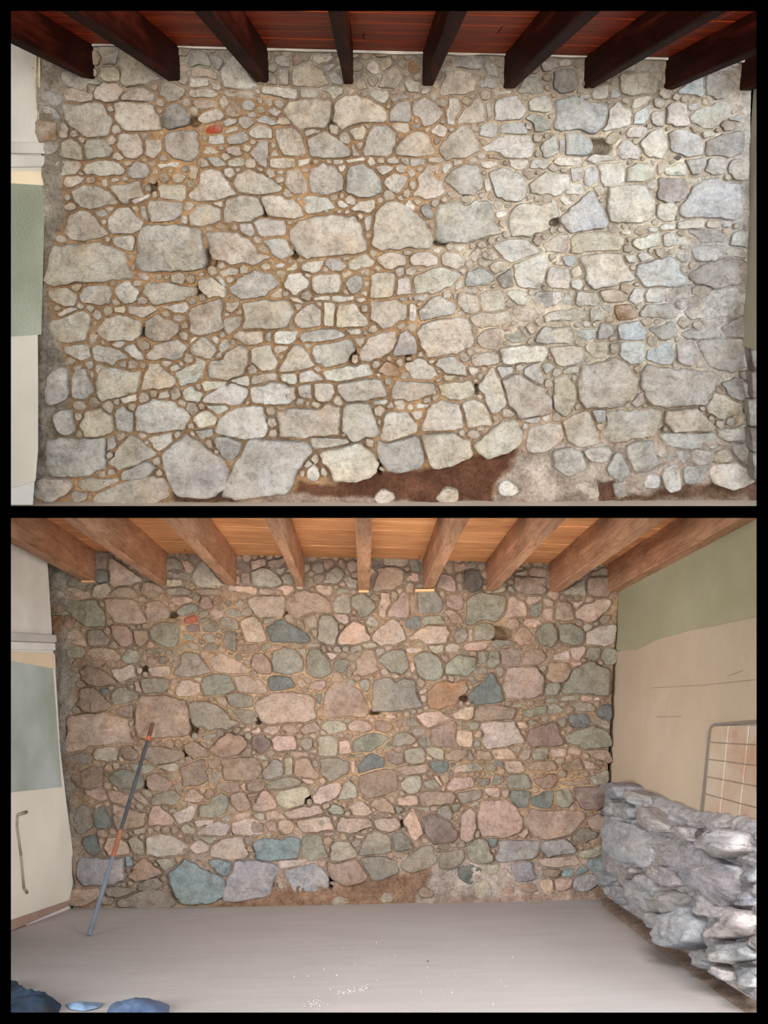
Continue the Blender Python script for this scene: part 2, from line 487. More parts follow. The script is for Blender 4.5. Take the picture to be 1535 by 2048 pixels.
w 794,556 817,553 824,588 807,590 792,589
w 829,553 861,537 893,538 923,548 901,571 871,585 827,587 827,568
p 911,568 923,561 923,573 911,582
p 905,588 913,585 911,600 905,598
g 921,578 953,578 953,588 931,587
p 1025,528 1052,516 1084,504 1096,519 1092,543 1084,566 1074,580 1037,575 1025,553
w 913,588 923,583 958,593 958,618 945,625 928,625 913,603
w 958,585 978,580 1002,578 1012,613 990,623 970,624 960,613
p 1012,583 1037,579 1054,585 1054,610 1035,611 1020,600
g 1054,600 1074,583 1126,580 1129,600 1092,615 1057,610
p 1092,543 1096,533 1136,536 1136,578 1094,575 1089,561
p 1106,523 1126,523 1126,532 1109,531
g 827,593 854,588 851,600 827,601
p 817,592 822,592 822,599 816,599
w 740,603 790,599 814,608 814,635 785,652 762,658 745,640 740,640
p 819,608 832,608 829,645 819,642
g 837,620 856,600 881,590 911,610 908,630 866,635 839,640
w 938,635 963,627 1017,623 1020,642 978,652 950,653
w 1022,618 1037,613 1072,620 1064,640 1032,640
w 1084,630 1104,620 1136,615 1136,637 1087,644
u 1118,436 1136,417 1182,380 1215,447 1209,455 1144,466 1125,455
p 1116,395 1125,392 1147,406 1127,412
p 1100,397 1114,401 1119,425 1108,433 1100,436
p 1313,422 1316,406 1346,404 1350,419 1344,441 1313,438
w 1141,479 1149,466 1190,462 1250,473 1240,501 1171,501 1138,507
p 1237,460 1264,460 1261,470 1240,471
p 1293,458 1313,453 1313,462 1297,462
p 1315,452 1349,448 1349,458 1316,459
p 1352,444 1404,438 1404,456 1352,458
w 1411,443 1439,440 1439,452 1428,458 1412,456
u 1442,449 1461,447 1458,455 1445,455
p 1264,479 1319,466 1319,490 1297,496 1261,493
p 1324,471 1338,464 1368,479 1357,490 1333,496 1324,490
d 1338,488 1346,481 1357,485 1346,492
g 1371,459 1434,459 1456,474 1450,485 1409,485 1396,482
u 1461,466 1486,463 1491,496 1456,490
p 1245,510 1267,508 1278,526 1253,526
p 1275,510 1292,504 1305,514 1283,525
p 1155,515 1188,507 1242,504 1253,531 1270,562 1231,567 1182,578 1171,570 1166,540
u 1275,529 1341,512 1352,523 1368,567 1333,572 1281,572 1272,545
p 1349,507 1371,500 1371,526 1354,518
u 1376,493 1426,488 1442,507 1428,523 1387,523
g 1374,545 1415,526 1456,512 1489,523 1491,562 1428,578 1376,562
g 1445,496 1483,496 1491,518 1456,512
u 1122,515 1141,511 1155,515 1141,534 1127,531
p 1141,564 1155,556 1166,572 1152,581 1141,575
p 1100,583 1119,581 1123,597 1111,611 1100,612
g 1127,581 1144,597 1144,611 1122,611
w 1148,608 1152,581 1190,586 1200,603 1190,611
w 1196,583 1240,578 1253,600 1218,604 1204,603
p 1256,600 1267,575 1286,578 1283,600 1270,609
p 1287,589 1300,575 1327,575 1327,605 1292,605
w 1335,581 1379,575 1376,597 1341,600
w 1382,575 1406,568 1420,581 1406,594 1379,589
u 1428,581 1483,572 1494,605 1456,603
w 1100,622 1141,616 1168,622 1174,635 1155,640 1100,644
g 1178,616 1209,622 1204,635 1179,644
g 1201,611 1218,608 1220,624 1207,622
o 1226,611 1264,608 1275,624 1267,638 1231,638
g 1278,622 1292,608 1341,605 1354,622 1352,635 1308,634 1281,633
w 1360,622 1412,600 1423,633 1379,640
g 1417,603 1461,616 1467,633 1426,633
w 128,693 149,688 176,690 185,712 178,719 149,717
w 185,697 198,688 230,696 255,707 258,717 235,722 228,734 216,724 188,719
w 223,688 233,681 253,681 243,695
p 248,697 268,687 287,714 292,724 263,712
w 290,717 310,687 359,674 376,695 367,714 357,721 327,716 305,724
w 191,729 218,732 263,742 282,751 277,761 193,756
w 339,732 357,727 364,737 352,744 339,742
g 146,734 169,727 159,749 149,747
w 74,969 84,959 139,957 144,974 104,997 77,989 70,979
w 159,959 238,957 243,962 198,979 164,982
w 191,989 243,964 282,947 327,957 334,989 312,999 193,1002
w 149,984 178,982 173,994 151,997
p 380,677 395,675 380,687
w 380,709 385,690 407,674 425,685 437,700 422,717 395,712
g 436,690 452,675 464,692 444,709 437,700
w 464,670 484,662 526,661 529,682 514,691 489,687 467,677
w 529,670 543,662 543,685 531,680
p 546,670 558,660 595,661 590,677 576,688 548,685
g 598,670 615,660 670,656 694,669 675,675 637,682 600,685
w 417,722 447,717 452,702 479,688 499,700 499,727 484,749 454,761 420,754
w 501,700 509,692 541,690 553,717 553,737 521,740 501,724
w 546,697 563,691 577,695 563,704 551,708
w 557,742 581,697 598,686 608,692 633,729 603,737
g 624,692 665,687 704,677 712,697 692,722 652,735 628,724 624,707
p 563,751 593,749 595,764 578,766 566,761
p 597,747 625,738 650,759 598,764
p 645,742 697,733 739,727 746,749 697,759 652,761
w 561,769 590,774 593,796 573,811 561,803
w 593,774 620,766 623,791 628,799 603,796
w 628,766 660,764 671,781 660,801 637,803 628,794
w 675,769 714,761 749,754 766,759 776,791 732,799 689,800 675,784
w 553,823 595,813 615,816 647,818 652,808 682,813 680,870 618,870 598,873 558,872
w 687,813 719,803 741,811 754,848 759,868 704,877 682,858
g 620,878 694,875 699,883 667,891 628,895
w 635,905 719,885 739,898 759,927 754,945 714,957 670,957 655,940
p 615,937 628,925 640,947 630,957 613,952
w 735,677 750,670 792,664 797,677 785,702 740,724 720,717 720,700
g 798,665 814,656 832,677 834,707 785,714 782,707 794,677
w 832,662 844,650 886,635 933,635 941,650 948,677 945,692 889,709 851,716 837,680
w 950,672 975,657 1000,655 1002,685 988,697 958,695
g 1007,670 1037,660 1054,680 1025,686 1010,680
g 1032,650 1042,650 1059,670 1054,677 1040,665
g 1067,682 1087,655 1136,652 1126,687 1082,687
w 938,714 945,708 995,706 997,722 983,728 948,729
p 997,702 1007,692 1087,690 1094,704 1089,719 1007,728
o 752,742 772,719 797,732 801,751 770,751
w 809,729 839,714 851,719 879,751 846,759 822,756
g 867,729 876,717 901,713 926,727 933,751 893,747
w 933,734 958,734 955,744 945,754
w 886,749 913,751 898,759 889,758
w 782,794 790,759 827,761 869,766 874,786 814,800 787,796
w 874,769 911,764 945,761 950,789 923,800 898,799 881,789
w 954,769 983,730 990,742 1005,779 1012,808 985,829 973,803
g 990,734 1025,733 1027,742 1000,756
w 1000,759 1037,749 1084,774 1101,801 1096,823 1059,833 1037,836 1017,808 1012,781
g 1047,734 1077,724 1084,756 1082,769 1044,749
w 1079,729 1094,722 1111,734 1096,747 1087,744
w 740,754 755,761 772,786 740,800
w 762,873 767,828 780,821 817,823 834,846 834,865 775,884 762,880
w 819,823 846,818 844,833 829,841
p 822,806 859,808 854,816 837,816
p 747,801 777,800 772,808 747,811
w 841,863 851,818 864,803 884,796 913,806 926,831 928,855 889,862
w 926,803 958,799 973,823 985,846 955,853 931,853
w 950,855 970,852 970,858 953,862
g 752,880 775,885 832,870 839,880 851,925 819,937 772,942 760,917
w 841,868 889,863 908,865 943,883 945,905 913,920 874,932 856,927
w 943,888 978,860 1002,838 1032,838 1044,860 1047,878 1020,895 978,909 953,903 943,893
w 1052,880 1057,855 1119,846 1121,873 1089,898 1057,898
g 1047,838 1079,831 1079,843 1049,846
p 1082,833 1099,828 1099,836 1084,842
p 1000,974 1010,964 1032,979 1020,985 1002,983
w 874,997 893,979 911,984 911,997
w 752,997 765,982 787,992 772,999
w 1100,658 1138,650 1147,683 1116,687 1100,688
u 1147,658 1190,658 1188,672 1160,683
g 1193,666 1201,645 1223,650 1220,669 1212,677 1193,676
u 1233,675 1237,650 1275,642 1289,655 1289,680 1237,680
g 1292,655 1349,642 1354,666 1338,677 1313,677
g 1354,669 1423,653 1439,666 1437,675 1374,676
g 1434,653 1483,634 1486,675 1447,675
g 1489,675 1510,680 1510,636 1491,650
w 1100,694 1163,691 1166,721 1114,729 1100,710
w 1168,691 1212,680 1215,705 1204,716 1179,714
g 1218,686 1237,683 1234,705 1218,707
u 1237,707 1242,683 1289,683 1281,727 1261,728
u 1293,699 1344,683 1349,716 1338,729 1316,729 1292,718
g 1350,686 1385,683 1398,716 1379,729 1352,724
g 1390,683 1428,676 1483,675 1494,705 1491,735 1472,743 1434,740 1409,727
g 1475,740 1508,738 1497,762 1480,759
g 1497,699 1510,688 1510,710 1499,707
g 1495,716 1510,710 1510,743 1502,732
w 1122,740 1157,732 1157,746 1125,749
w 1104,792 1108,757 1133,746 1147,770 1151,803 1141,825 1125,833 1108,820
w 1151,781 1160,729 1231,716 1261,735 1275,759 1264,800 1218,817 1163,814 1155,800
w 1278,770 1278,746 1292,727 1338,735 1426,740 1437,754 1426,781 1412,809 1335,816 1294,809
g 1256,806 1286,779 1286,800 1275,814
w 1122,842 1160,820 1179,825 1196,863 1199,883 1155,895 1136,872
g 1182,820 1209,817 1209,842 1193,844
w 1201,877 1212,847 1207,825 1248,820 1322,817 1322,855 1292,872 1237,877 1209,880
w 1324,842 1330,820 1393,814 1431,852 1420,861 1357,863 1344,866
w 1409,811 1428,787 1450,790 1483,814 1445,839 1412,825
g 1439,765 1469,754 1510,776 1494,795 1458,798
g 1483,820 1510,792 1510,825
g 1319,869 1341,863 1423,866 1434,891 1374,899 1335,885
g 1431,858 1497,852 1502,874 1483,880 1437,872
d 1333,907 1346,902 1376,899 1385,913 1360,924 1333,921
g 1387,896 1420,904 1417,924 1398,929 1379,918
g 1464,888 1497,880 1510,896 1502,921 1483,921 1464,904
w 1420,913 1450,902 1464,918 1428,926
p 1318,951 1346,926 1360,937 1357,973 1338,978
g 1360,935 1415,932 1401,956 1365,965
p 1417,943 1428,926 1469,925 1502,954 1464,973 1428,962
g 1253,896 1270,883 1302,883 1311,924 1286,943 1264,937 1253,913
g 1215,929 1229,907 1253,926 1259,948 1237,965 1223,948
g 1163,902 1182,896 1215,896 1212,918 1171,915
g 1108,904 1141,896 1166,904 1168,932 1136,948 1111,929
g 1226,967 1253,956 1256,978 1237,992
u 1270,951 1319,951 1313,970 1278,967
w 1152,951 1182,951 1193,992 1155,989
p 1308,899 1327,915 1316,902
g 108,743 134,737 138,791 103,806 96,786
g 146,740 172,732 189,786 169,801 147,794
w 192,758 211,729 232,741 284,743 274,786 201,802
w 285,771 299,725 318,724 353,761 339,775 281,780
p 348,744 408,717 409,741 397,765 362,770
p 367,785 381,770 405,786 401,803 372,799
p 240,795 274,786 272,803 243,806
g 113,831 146,815 154,862 129,869
w 162,842 177,821 203,816 227,834 229,858 195,874 169,872
g 228,824 245,812 267,824 268,865 238,861
p 275,813 311,800 349,806 385,830 368,857 310,863 271,861
g 97,887 122,879 214,873 211,914 213,937 160,950 106,951 95,926
g 214,873 231,871 233,891 215,903
w 217,926 257,872 274,871 314,908 274,931 237,938
g 247,940 294,919 313,934 299,952 245,962
p 293,876 345,863 347,883 318,901
g 324,910 373,867 396,881 423,900 450,923 461,946 450,982 412,992 356,986 328,937
w 391,710 415,721 406,758 386,761
p 399,765 412,762 457,760 453,775 410,781
p 405,799 437,773 470,764 497,781 489,806 453,808 408,805
p 502,776 541,762 571,766 593,785 584,806 533,808 501,803
p 458,757 497,755 499,769 476,768
w 504,752 552,747 554,760 523,766 503,766
p 411,808 453,808 461,818 440,830
p 436,838 454,822 495,813 526,810 539,861 522,875 475,878 433,866
p 386,833 410,817 437,835 432,848 403,857 385,843
g 387,860 425,855 429,869 406,878
g 432,873 454,870 484,882 478,911 460,924 442,905 427,883
g 502,875 550,878 617,886 624,903 571,980 495,991 447,992 445,970 478,911
g 698,133 710,125 725,129 725,142 706,145
u 1187,134 1183,145 1173,148 1167,138 1175,130
u 1118,99 1126,110 1115,121 1104,112 1104,101
w 161,137 162,123 180,126 173,141
p 361,109 363,125 350,135 339,124 345,113
w 329,118 318,127 302,123 310,110 322,103
p 1233,99 1245,108 1247,119 1234,124 1228,113
g 1336,135 1353,140 1360,149 1347,156 1336,149
p 1029,117 1035,103 1047,93 1056,108 1044,116
g 823,111 812,122 802,107 816,97
w 859,150 864,161 852,169 841,153
p 519,146 508,134 523,129 532,139
g 852,118 868,116 876,125 871,134 857,140 845,130
p 1220,122 1206,123 1194,115 1206,106 1221,106
w 976,104 992,99 1001,114 983,123
u 1420,117 1418,132 1405,129 1399,118 1410,113
w 340,160 324,150 334,135 350,143 354,152
p 1013,131 1025,121 1035,134 1029,150 1014,144
g 1381,127 1378,139 1368,143 1360,136 1366,128
p 1335,128 1331,117 1341,111 1353,111 1357,120 1349,127
g 956,858 958,874 942,874 933,868 940,860
g 329,364 319,359 319,349 335,347 347,359
p 1384,120 1363,115 1369,94 1383,103
p 1363,631 1380,644 1365,655 1349,646
w 499,98 501,118 480,118 482,100
p 1209,145 1217,153 1215,166 1198,160 1192,148
u 1310,115 1292,117 1280,109 1290,101 1305,100
w 158,122 145,114 139,105 150,100 162,101 170,112
g 519,115 524,97 543,101 539,121
w 720,180 710,174 705,162 722,160 732,166 735,177
w 681,108 696,115 685,129 672,120
w 362,789 348,800 339,781 356,777
u 1342,182 1339,195 1325,201 1317,190 1322,180 1332,175
g 286,101 296,105 297,120 280,121 272,106
g 1157,110 1143,119 1133,104 1149,95
p 996,167 1003,156 1013,153 1024,158 1019,167 1009,174
g 1438,123 1432,105 1449,98 1456,115
u 1086,111 1075,119 1060,110 1069,96 1082,101
g 1063,146 1055,135 1068,128 1077,136 1073,146
p 895,123 880,120 870,109 887,105 901,111
g 1176,119 1164,111 1176,98 1191,105 1190,122
w 274,683 288,680 302,683 303,698 288,699 280,694
w 194,129 177,123 180,107 194,105 205,116
p 151,804 166,799 171,816 157,822 146,816
w 368,557 377,545 390,550 390,563 378,568
p 348,365 346,350 362,348 373,354 366,365
p 1047,654 1064,645 1073,658 1060,670
p 694,265 699,275 696,289 679,285 680,268
w 735,98 746,107 738,119 722,115 724,104
p 1177,177 1162,173 1169,160 1183,166
g 796,110 789,120 779,113 780,102 791,100
g 544,149 551,157 553,169 537,171 527,162 532,151
g 1307,211 1303,197 1322,196 1329,206 1321,218
p 1249,110 1263,102 1277,104 1280,120 1262,121
w 204,623 206,634 195,641 184,631 191,616
g 1004,107 1011,94 1027,99 1023,113 1011,117
g 830,99 844,97 858,101 852,114 841,115 831,111
w 256,723 268,718 276,726 272,737 258,738
g 378,804 393,806 399,821 384,831 373,818
w 970,179 983,189 974,201 961,202 960,188
p 711,153 705,165 692,159 682,151 692,144 703,145
w 226,825 213,819 206,810 217,800 231,808
w 329,199 331,209 323,215 314,208 318,198
w 716,113 702,115 692,111 692,100 704,93 717,100
p 1018,817 1032,826 1018,834 1005,831 1005,818
w 404,315 416,318 421,331 408,334 396,334 395,323
g 450,117 439,111 443,99 454,97 457,108
p 282,807 279,792 286,784 299,787 298,802
p 1209,374 1208,388 1195,395 1189,384 1187,374 1197,369
g 1448,241 1463,244 1461,260 1447,264 1438,251
p 1149,535 1160,531 1166,543 1158,551 1146,555 1140,543
w 731,892 732,873 748,880 746,894
u 1295,687 1289,676 1301,671 1309,675 1310,684 1303,691
p 469,349 460,355 446,352 450,336 465,337
g 748,667 734,663 741,651 753,647 757,659
g 181,804 182,792 194,796 199,804 195,814 183,815
u 1322,168 1320,156 1330,152 1341,157 1336,172
p 177,150 187,138 200,144 193,156
g 349,100 368,94 385,101 373,111 356,115
p 584,247 567,252 549,248 559,235 576,233
w 927,724 919,716 927,705 942,716
p 1276,452 1290,452 1289,466 1277,473 1266,462
p 662,248 678,250 679,261 675,273 660,269 658,259
p 810,815 794,821 787,804 805,798
p 986,410 988,400 1000,401 1007,409 1000,417 991,419
p 825,338 832,347 820,357 810,342
g 381,200 382,212 369,214 363,204 371,197
g 1226,127 1235,135 1230,150 1212,146 1211,128
w 208,359 216,360 217,368 213,376 203,373 203,364
p 1385,133 1398,129 1410,135 1402,147 1388,148
p 193,684 180,683 180,667 200,668
w 750,111 751,99 762,98 773,99 775,112 762,114
g 602,599 602,587 616,583 628,591 618,601
g 315,796 321,783 336,778 341,791 331,799
p 447,218 436,202 449,190 459,204
w 908,376 914,392 901,400 892,386
p 1226,288 1215,280 1217,267 1230,260 1241,270 1236,281
g 800,117 813,129 805,139 795,133
w 537,832 530,823 534,812 546,810 553,821 548,831
g 1390,486 1375,490 1367,480 1376,471 1393,474
p 1420,603 1423,588 1435,588 1438,602
g 1068,467 1081,480 1077,496 1063,485
u 1329,115 1316,111 1309,102 1319,95 1333,101
p 682,790 684,799 684,810 671,812 667,801 671,792
p 1327,508 1319,518 1312,508 1306,498 1319,496 1331,498
w 547,206 554,198 562,202 570,209 563,219 552,215
g 357,165 360,156 370,148 380,158 375,169 365,170
w 133,414 140,407 149,404 156,412 151,422 138,424
p 506,292 496,304 482,302 490,290
p 321,913 324,926 308,930 304,918
p 545,527 540,537 528,543 520,533 530,523
p 388,414 380,421 369,418 372,406 385,401
g 1100,148 1102,160 1092,165 1082,158 1089,149
w 771,379 787,383 786,398 774,401 763,393
p 1089,762 1098,759 1105,770 1090,774
p 135,482 123,488 116,479 120,470 134,471
g 898,211 885,215 873,213 866,203 880,195 891,202
g 747,152 759,160 751,171 737,173 733,158
p 1224,632 1224,644 1209,643 1210,630
w 700,169 712,176 701,191 689,181 689,170
u 1449,847 1452,833 1465,836 1467,847 1459,854
w 333,326 316,319 327,305 339,313
p 1425,636 1435,638 1438,650 1427,655 1415,651 1418,640
u 1104,839 1102,829 1113,820 1124,831 1118,843
p 366,569 345,565 345,552 360,541 374,554
w 961,480 971,484 971,493 963,499 952,491
g 369,659 377,667 379,681 364,680 356,666
w 523,475 520,488 506,486 508,473
w 437,183 423,180 425,164 442,165 445,177
w 704,676 716,673 729,672 729,685 721,696 712,687
g 1255,569 1264,576 1256,587 1238,582 1238,569
w 431,669 440,677 437,690 426,684 422,676
w 221,936 230,937 231,946 224,951 216,945
p 1283,371 1302,362 1319,371 1302,380
g 508,726 516,738 513,748 501,748 493,735
p 222,630 210,630 208,620 213,611 222,612 229,621
p 489,324 499,315 512,318 514,329 507,339 492,337
w 563,539 574,543 569,553 563,558 551,555 552,542
g 534,137 543,126 554,133 547,145
p 238,321 221,319 230,306 242,306 252,316
w 716,711 716,721 710,731 704,721 702,709
w 338,95 345,106 334,112 322,110 323,94
w 762,832 747,832 745,816 760,807 771,820
w 621,920 624,909 636,907 639,918 631,930
g 1081,285 1064,283 1067,268 1088,269
w 373,134 382,141 372,147 362,150 361,139 364,129
w 575,117 564,110 565,96 577,94 585,100 583,109
u 1361,170 1355,175 1342,178 1342,168 1345,159 1357,163
g 966,98 970,108 959,114 952,104 957,93
g 958,517 968,520 978,524 972,535 962,532 956,527
p 1363,620 1347,615 1350,602 1366,599 1373,610
w 519,210 531,212 533,223 525,228 516,229 510,218
p 154,718 146,729 133,725 140,713
p 1373,528 1379,520 1393,523 1388,535 1376,540
p 1426,850 1430,841 1443,839 1447,849 1437,859
p 1151,138 1144,129 1153,120 1162,126 1160,134
p 1034,134 1051,134 1053,146 1038,149
u 1214,453 1225,450 1234,453 1234,461 1227,468 1217,464
u 1164,645 1171,639 1178,645 1178,654 1168,654
g 551,110 537,100 556,91 564,105
p 709,398 710,411 693,409 687,398 699,391
w 504,126 506,132 499,136 488,138 490,130 494,125
p 885,597 885,587 890,579 902,578 904,590 897,598
u 1244,490 1261,487 1264,498 1258,505 1246,501
p 1416,211 1398,209 1406,198 1419,199
w 832,658 822,667 810,657 820,646 833,644
p 1295,632 1301,647 1288,654 1281,641
w 723,625 720,617 722,607 734,610 736,617 734,624
w 155,568 165,572 160,580 153,582 144,580 147,571
w 516,168 511,163 508,154 518,152 526,156 528,167
w 888,153 874,161 864,147 879,138
g 1016,652 1018,661 1006,660 1004,652
w 544,212 532,213 531,203 536,194 546,200
g 317,954 310,943 320,937 328,945
g 273,596 286,592 298,597 293,609 276,610
g 1200,142 1186,137 1190,126 1202,120 1211,132
p 800,736 791,726 793,716 804,715 806,725
g 1420,94 1430,96 1430,107 1422,114 1414,109 1410,98
w 698,540 705,548 695,553 686,557 682,548 687,541
w 796,345 792,335 802,327 814,335 810,347
w 373,705 389,708 389,724 375,729 366,718
p 1242,207 1238,198 1248,192 1258,197 1261,205 1252,211
w 428,891 417,897 411,887 413,877 424,880
w 841,405 833,413 823,403 835,393
w 921,203 924,194 934,193 941,201 937,213 927,208
p 1385,652 1383,646 1389,640 1399,642 1398,653 1391,658
p 1406,734 1390,737 1394,721 1407,722
g 1331,139 1321,136 1317,127 1327,124 1333,129
g 241,881 234,873 235,865 249,863 252,874
p 1078,653 1066,642 1075,633 1083,640
w 796,533 808,538 807,548 797,555 788,545
g 537,833 552,836 557,850 544,857 532,849
g 552,352 539,359 532,347 537,337 547,340
w 223,272 236,277 232,287 218,293 212,280
w 331,143 318,151 309,142 312,131 326,128
p 276,558 285,564 279,573 267,574 266,562
w 173,733 173,722 186,720 190,733 180,738
w 188,368 177,369 172,361 178,354 191,351 192,361
p 1029,730 1041,725 1051,735 1040,745 1029,740
p 646,932 654,940 655,949 645,949 640,942
g 380,343 368,344 362,337 368,331 377,331
p 556,368 550,359 557,352 568,355 566,362
p 967,141 969,150 959,155 953,145
g 865,283 869,273 881,277 877,287 869,293
g 238,599 240,607 233,611 227,608 222,600 231,596
w 907,93 919,95 917,106 909,110 903,103
p 1391,269 1382,264 1380,254 1389,249 1396,253 1399,262
g 985,129 994,118 1009,122 1010,132 998,136
u 1362,156 1374,151 1376,163 1364,165
g 926,109 921,98 934,93 939,106
p 1097,469 1096,479 1086,479 1081,470 1089,465
u 1080,406 1065,404 1067,390 1081,394
p 377,440 371,450 361,443 361,433 371,433
p 826,361 834,371 829,382 819,377 814,367
w 325,630 324,622 333,618 342,623 341,632 331,637
p 538,860 552,857 555,867 549,873 537,871
p 963,305 970,312 965,320 955,317 950,309
p 754,330 740,335 731,324 739,312 749,318
w 825,152 840,145 843,159 827,164
g 321,720 334,720 345,726 336,736 324,731
u 1442,760 1434,750 1448,745 1458,755
p 161,271 145,277 140,266 153,258
g 589,806 594,797 606,794 610,806 599,814
g 817,744 818,753 812,760 802,759 799,748 808,744
w 391,857 379,856 376,845 389,844
w 817,375 821,387 817,399 804,394 804,381
w 919,395 933,389 941,398 936,406 923,406
w 635,817 626,812 620,806 630,803 639,803 641,810
w 263,414 273,410 282,417 277,428 268,423
w 434,549 422,554 417,543 422,535 433,537
p 541,500 532,505 521,506 514,498 523,490 534,492
g 1111,465 1102,471 1097,464 1098,454 1108,456
w 744,497 754,506 745,518 736,507
w 385,358 394,370 383,378 375,373 372,362
g 867,415 858,408 866,401 875,401 875,409
w 780,767 772,770 768,761 774,756 780,756 783,761
g 1389,102 1392,91 1402,96 1408,102 1403,112 1392,112
p 1032,152 1042,153 1038,162 1029,167 1024,157
w 432,100 429,106 422,112 416,105 416,94 425,96
g 317,176 312,185 301,179 305,168 316,167
p 1461,92 1472,97 1471,110 1458,111 1456,101
g 318,392 311,397 303,395 305,386 314,383
g 917,620 929,619 931,631 919,632 911,627
p 861,96 868,97 871,103 868,112 861,108 859,103
g 346,867 358,857 363,871 353,876
w 520,120 509,123 505,113 515,110
p 463,318 449,323 441,316 443,305 458,307
w 727,581 736,584 731,593 718,588
g 721,537 735,536 739,548 730,553 720,550
w 487,527 497,534 497,548 482,549 477,536
g 1094,516 1097,506 1110,506 1110,517 1101,525
g 942,539 932,534 929,523 944,520 948,531
p 717,285 727,286 725,295 715,302 711,291
g 960,400 955,392 956,384 972,383 971,394
g 1436,786 1423,777 1439,773 1448,780
p 586,391 578,398 569,394 564,385 572,377 582,381
g 1309,452 1303,446 1304,438 1313,439 1315,446
w 357,802 366,798 372,804 371,813 357,811
w 252,322 264,320 267,331 253,334 246,328
u 1101,329 1109,331 1115,337 1109,346 1098,342 1092,334
g 1279,729 1280,740 1271,747 1264,739 1267,729
w 470,562 462,568 455,567 450,560 455,552 464,554
g 1455,200 1458,189 1470,191 1470,201 1463,207
g 1147,650 1150,642 1159,643 1160,653 1151,658
g 1007,438 1014,449 1005,458 995,451 995,439
g 416,600 403,603 397,592 410,587
g 1114,194 1102,197 1099,188 1111,184
p 1391,594 1393,602 1389,610 1380,607 1375,598 1383,590
p 378,220 386,213 398,217 395,231 382,231
p 208,484 213,473 226,475 219,486
w 294,872 286,876 273,875 278,866 289,866
p 218,442 212,450 204,450 202,443 208,438
w 304,132 295,133 290,125 300,119 311,124
w 718,440 713,432 720,423 729,434
p 765,406 755,407 751,399 757,394 766,395
g 413,271 419,280 410,284 404,280 402,271
w 153,139 147,146 143,138 145,131 152,133
w 477,452 474,461 463,462 461,454 467,446
p 1020,614 1005,610 1017,598 1028,607
g 870,452 862,459 855,452 857,444 868,442
g 943,313 951,314 956,323 947,326 937,328 939,318
w 946,700 949,692 958,695 962,703 951,706
u 1146,593 1138,596 1136,588 1137,579 1147,577 1149,586
w 622,103 627,93 639,98 632,110
g 324,559 313,560 312,550 323,547
g 554,293 545,300 540,291 544,285 552,286
w 232,222 221,226 212,220 216,209 226,213
p 1269,542 1258,538 1261,529 1270,530
p 1472,617 1461,617 1454,611 1463,602 1474,609
w 676,392 671,401 661,402 659,393 666,390
w 257,103 261,97 267,93 271,99 273,108 262,109
g 1071,316 1065,307 1072,300 1079,305 1079,312
p 1456,362 1444,359 1449,349 1460,351
p 1372,207 1358,206 1359,195 1367,191 1376,196
p 234,366 226,366 222,360 227,355 234,354 241,360
w 446,538 437,538 438,528 447,522 450,532
w 728,660 738,663 735,670 723,670
g 742,728 747,719 758,722 763,730 756,736 745,737
w 242,806 235,811 226,808 229,798 240,794
w 452,673 444,676 438,672 440,664 449,663
w 941,251 951,251 956,254 957,260 951,266 941,262
g 299,324 309,322 314,330 305,335 297,330
u 1357,109 1348,104 1345,95 1359,92 1367,101
g 1359,460 1365,462 1368,470 1359,473 1351,467
p 642,739 634,745 626,737 636,732
g 983,837 985,829 993,831 998,837 994,844 987,843
w 265,804 273,812 268,820 259,820 256,810
p 1198,396 1209,394 1207,407 1195,405
w 967,293 958,286 956,277 965,275 974,282
w 968,745 960,739 964,731 973,736
g 826,817 821,822 813,819 814,811 819,806 828,808
w 229,252 241,251 244,263 233,269 225,261
p 1200,861 1191,858 1191,848 1200,844 1205,850 1207,857
w 643,187 654,186 656,194 651,201 641,197
p 1233,171 1223,174 1221,165 1226,158 1235,162
u 1332,505 1338,495 1352,500 1343,510
p 1102,184 1091,185 1085,176 1092,168 1100,173
p 1365,533 1375,535 1371,544 1362,545 1356,537
g 258,361 248,366 246,355 255,352
w 732,157 726,154 721,150 725,142 732,145 734,150
w 888,392 894,400 885,407 881,397
g 297,364 298,354 307,354 313,361 306,369
g 293,267 297,275 286,276 285,268
g 812,656 802,660 792,654 800,646 808,647
p 163,841 152,842 148,833 151,824 162,825 168,833
w 296,788 300,780 311,777 314,786 313,793 304,793
w 253,734 242,735 238,724 251,721
p 1159,139 1168,146 1169,156 1160,156 1151,150
p 1087,626 1076,629 1070,621 1078,614 1089,618
w 173,107 167,102 170,92 181,95 179,104
p 1047,203 1041,200 1041,194 1047,190 1053,193 1054,201
p 1109,755 1102,745 1108,735 1121,738 1120,751
u 1043,850 1047,843 1056,845 1055,855 1049,860 1040,859
p 161,604 168,612 161,620 154,612
w 990,487 980,489 973,483 976,472 987,476
w 397,262 398,254 408,255 406,264
g 857,790 863,801 854,805 845,805 847,795
u 1157,394 1154,402 1144,406 1137,400 1139,393 1147,391
p 1182,713 1183,722 1174,727 1165,722 1169,714 1174,710
p 1441,465 1445,457 1456,453 1462,461 1459,469 1449,471
p 1103,226 1105,238 1095,238 1092,229
p 808,501 814,499 823,501 825,509 814,513 803,509
p 687,522 683,514 691,512 700,515 694,521
w 685,417 682,427 673,427 674,419
w 751,323 758,316 767,317 768,326 760,327
w 285,722 294,726 292,735 285,737 282,731
g 1081,345 1076,351 1068,349 1070,342 1077,338
p 840,195 833,200 824,195 829,187 836,189
p 1183,647 1188,641 1193,647 1194,655 1186,654
w 412,819 400,820 394,809 403,804 409,808
u 1424,126 1426,120 1432,116 1435,123 1435,129 1428,130
w 625,326 625,319 632,319 638,321 637,329 630,330
p 1127,335 1136,338 1132,347 1120,347 1117,337
w 804,604 797,599 803,594 809,594 817,597 812,603
g 472,685 468,693 460,687 460,679 470,676
p 1006,474 1003,466 1011,463 1021,467 1015,476
p 1316,637 1322,644 1314,647 1304,646 1309,637
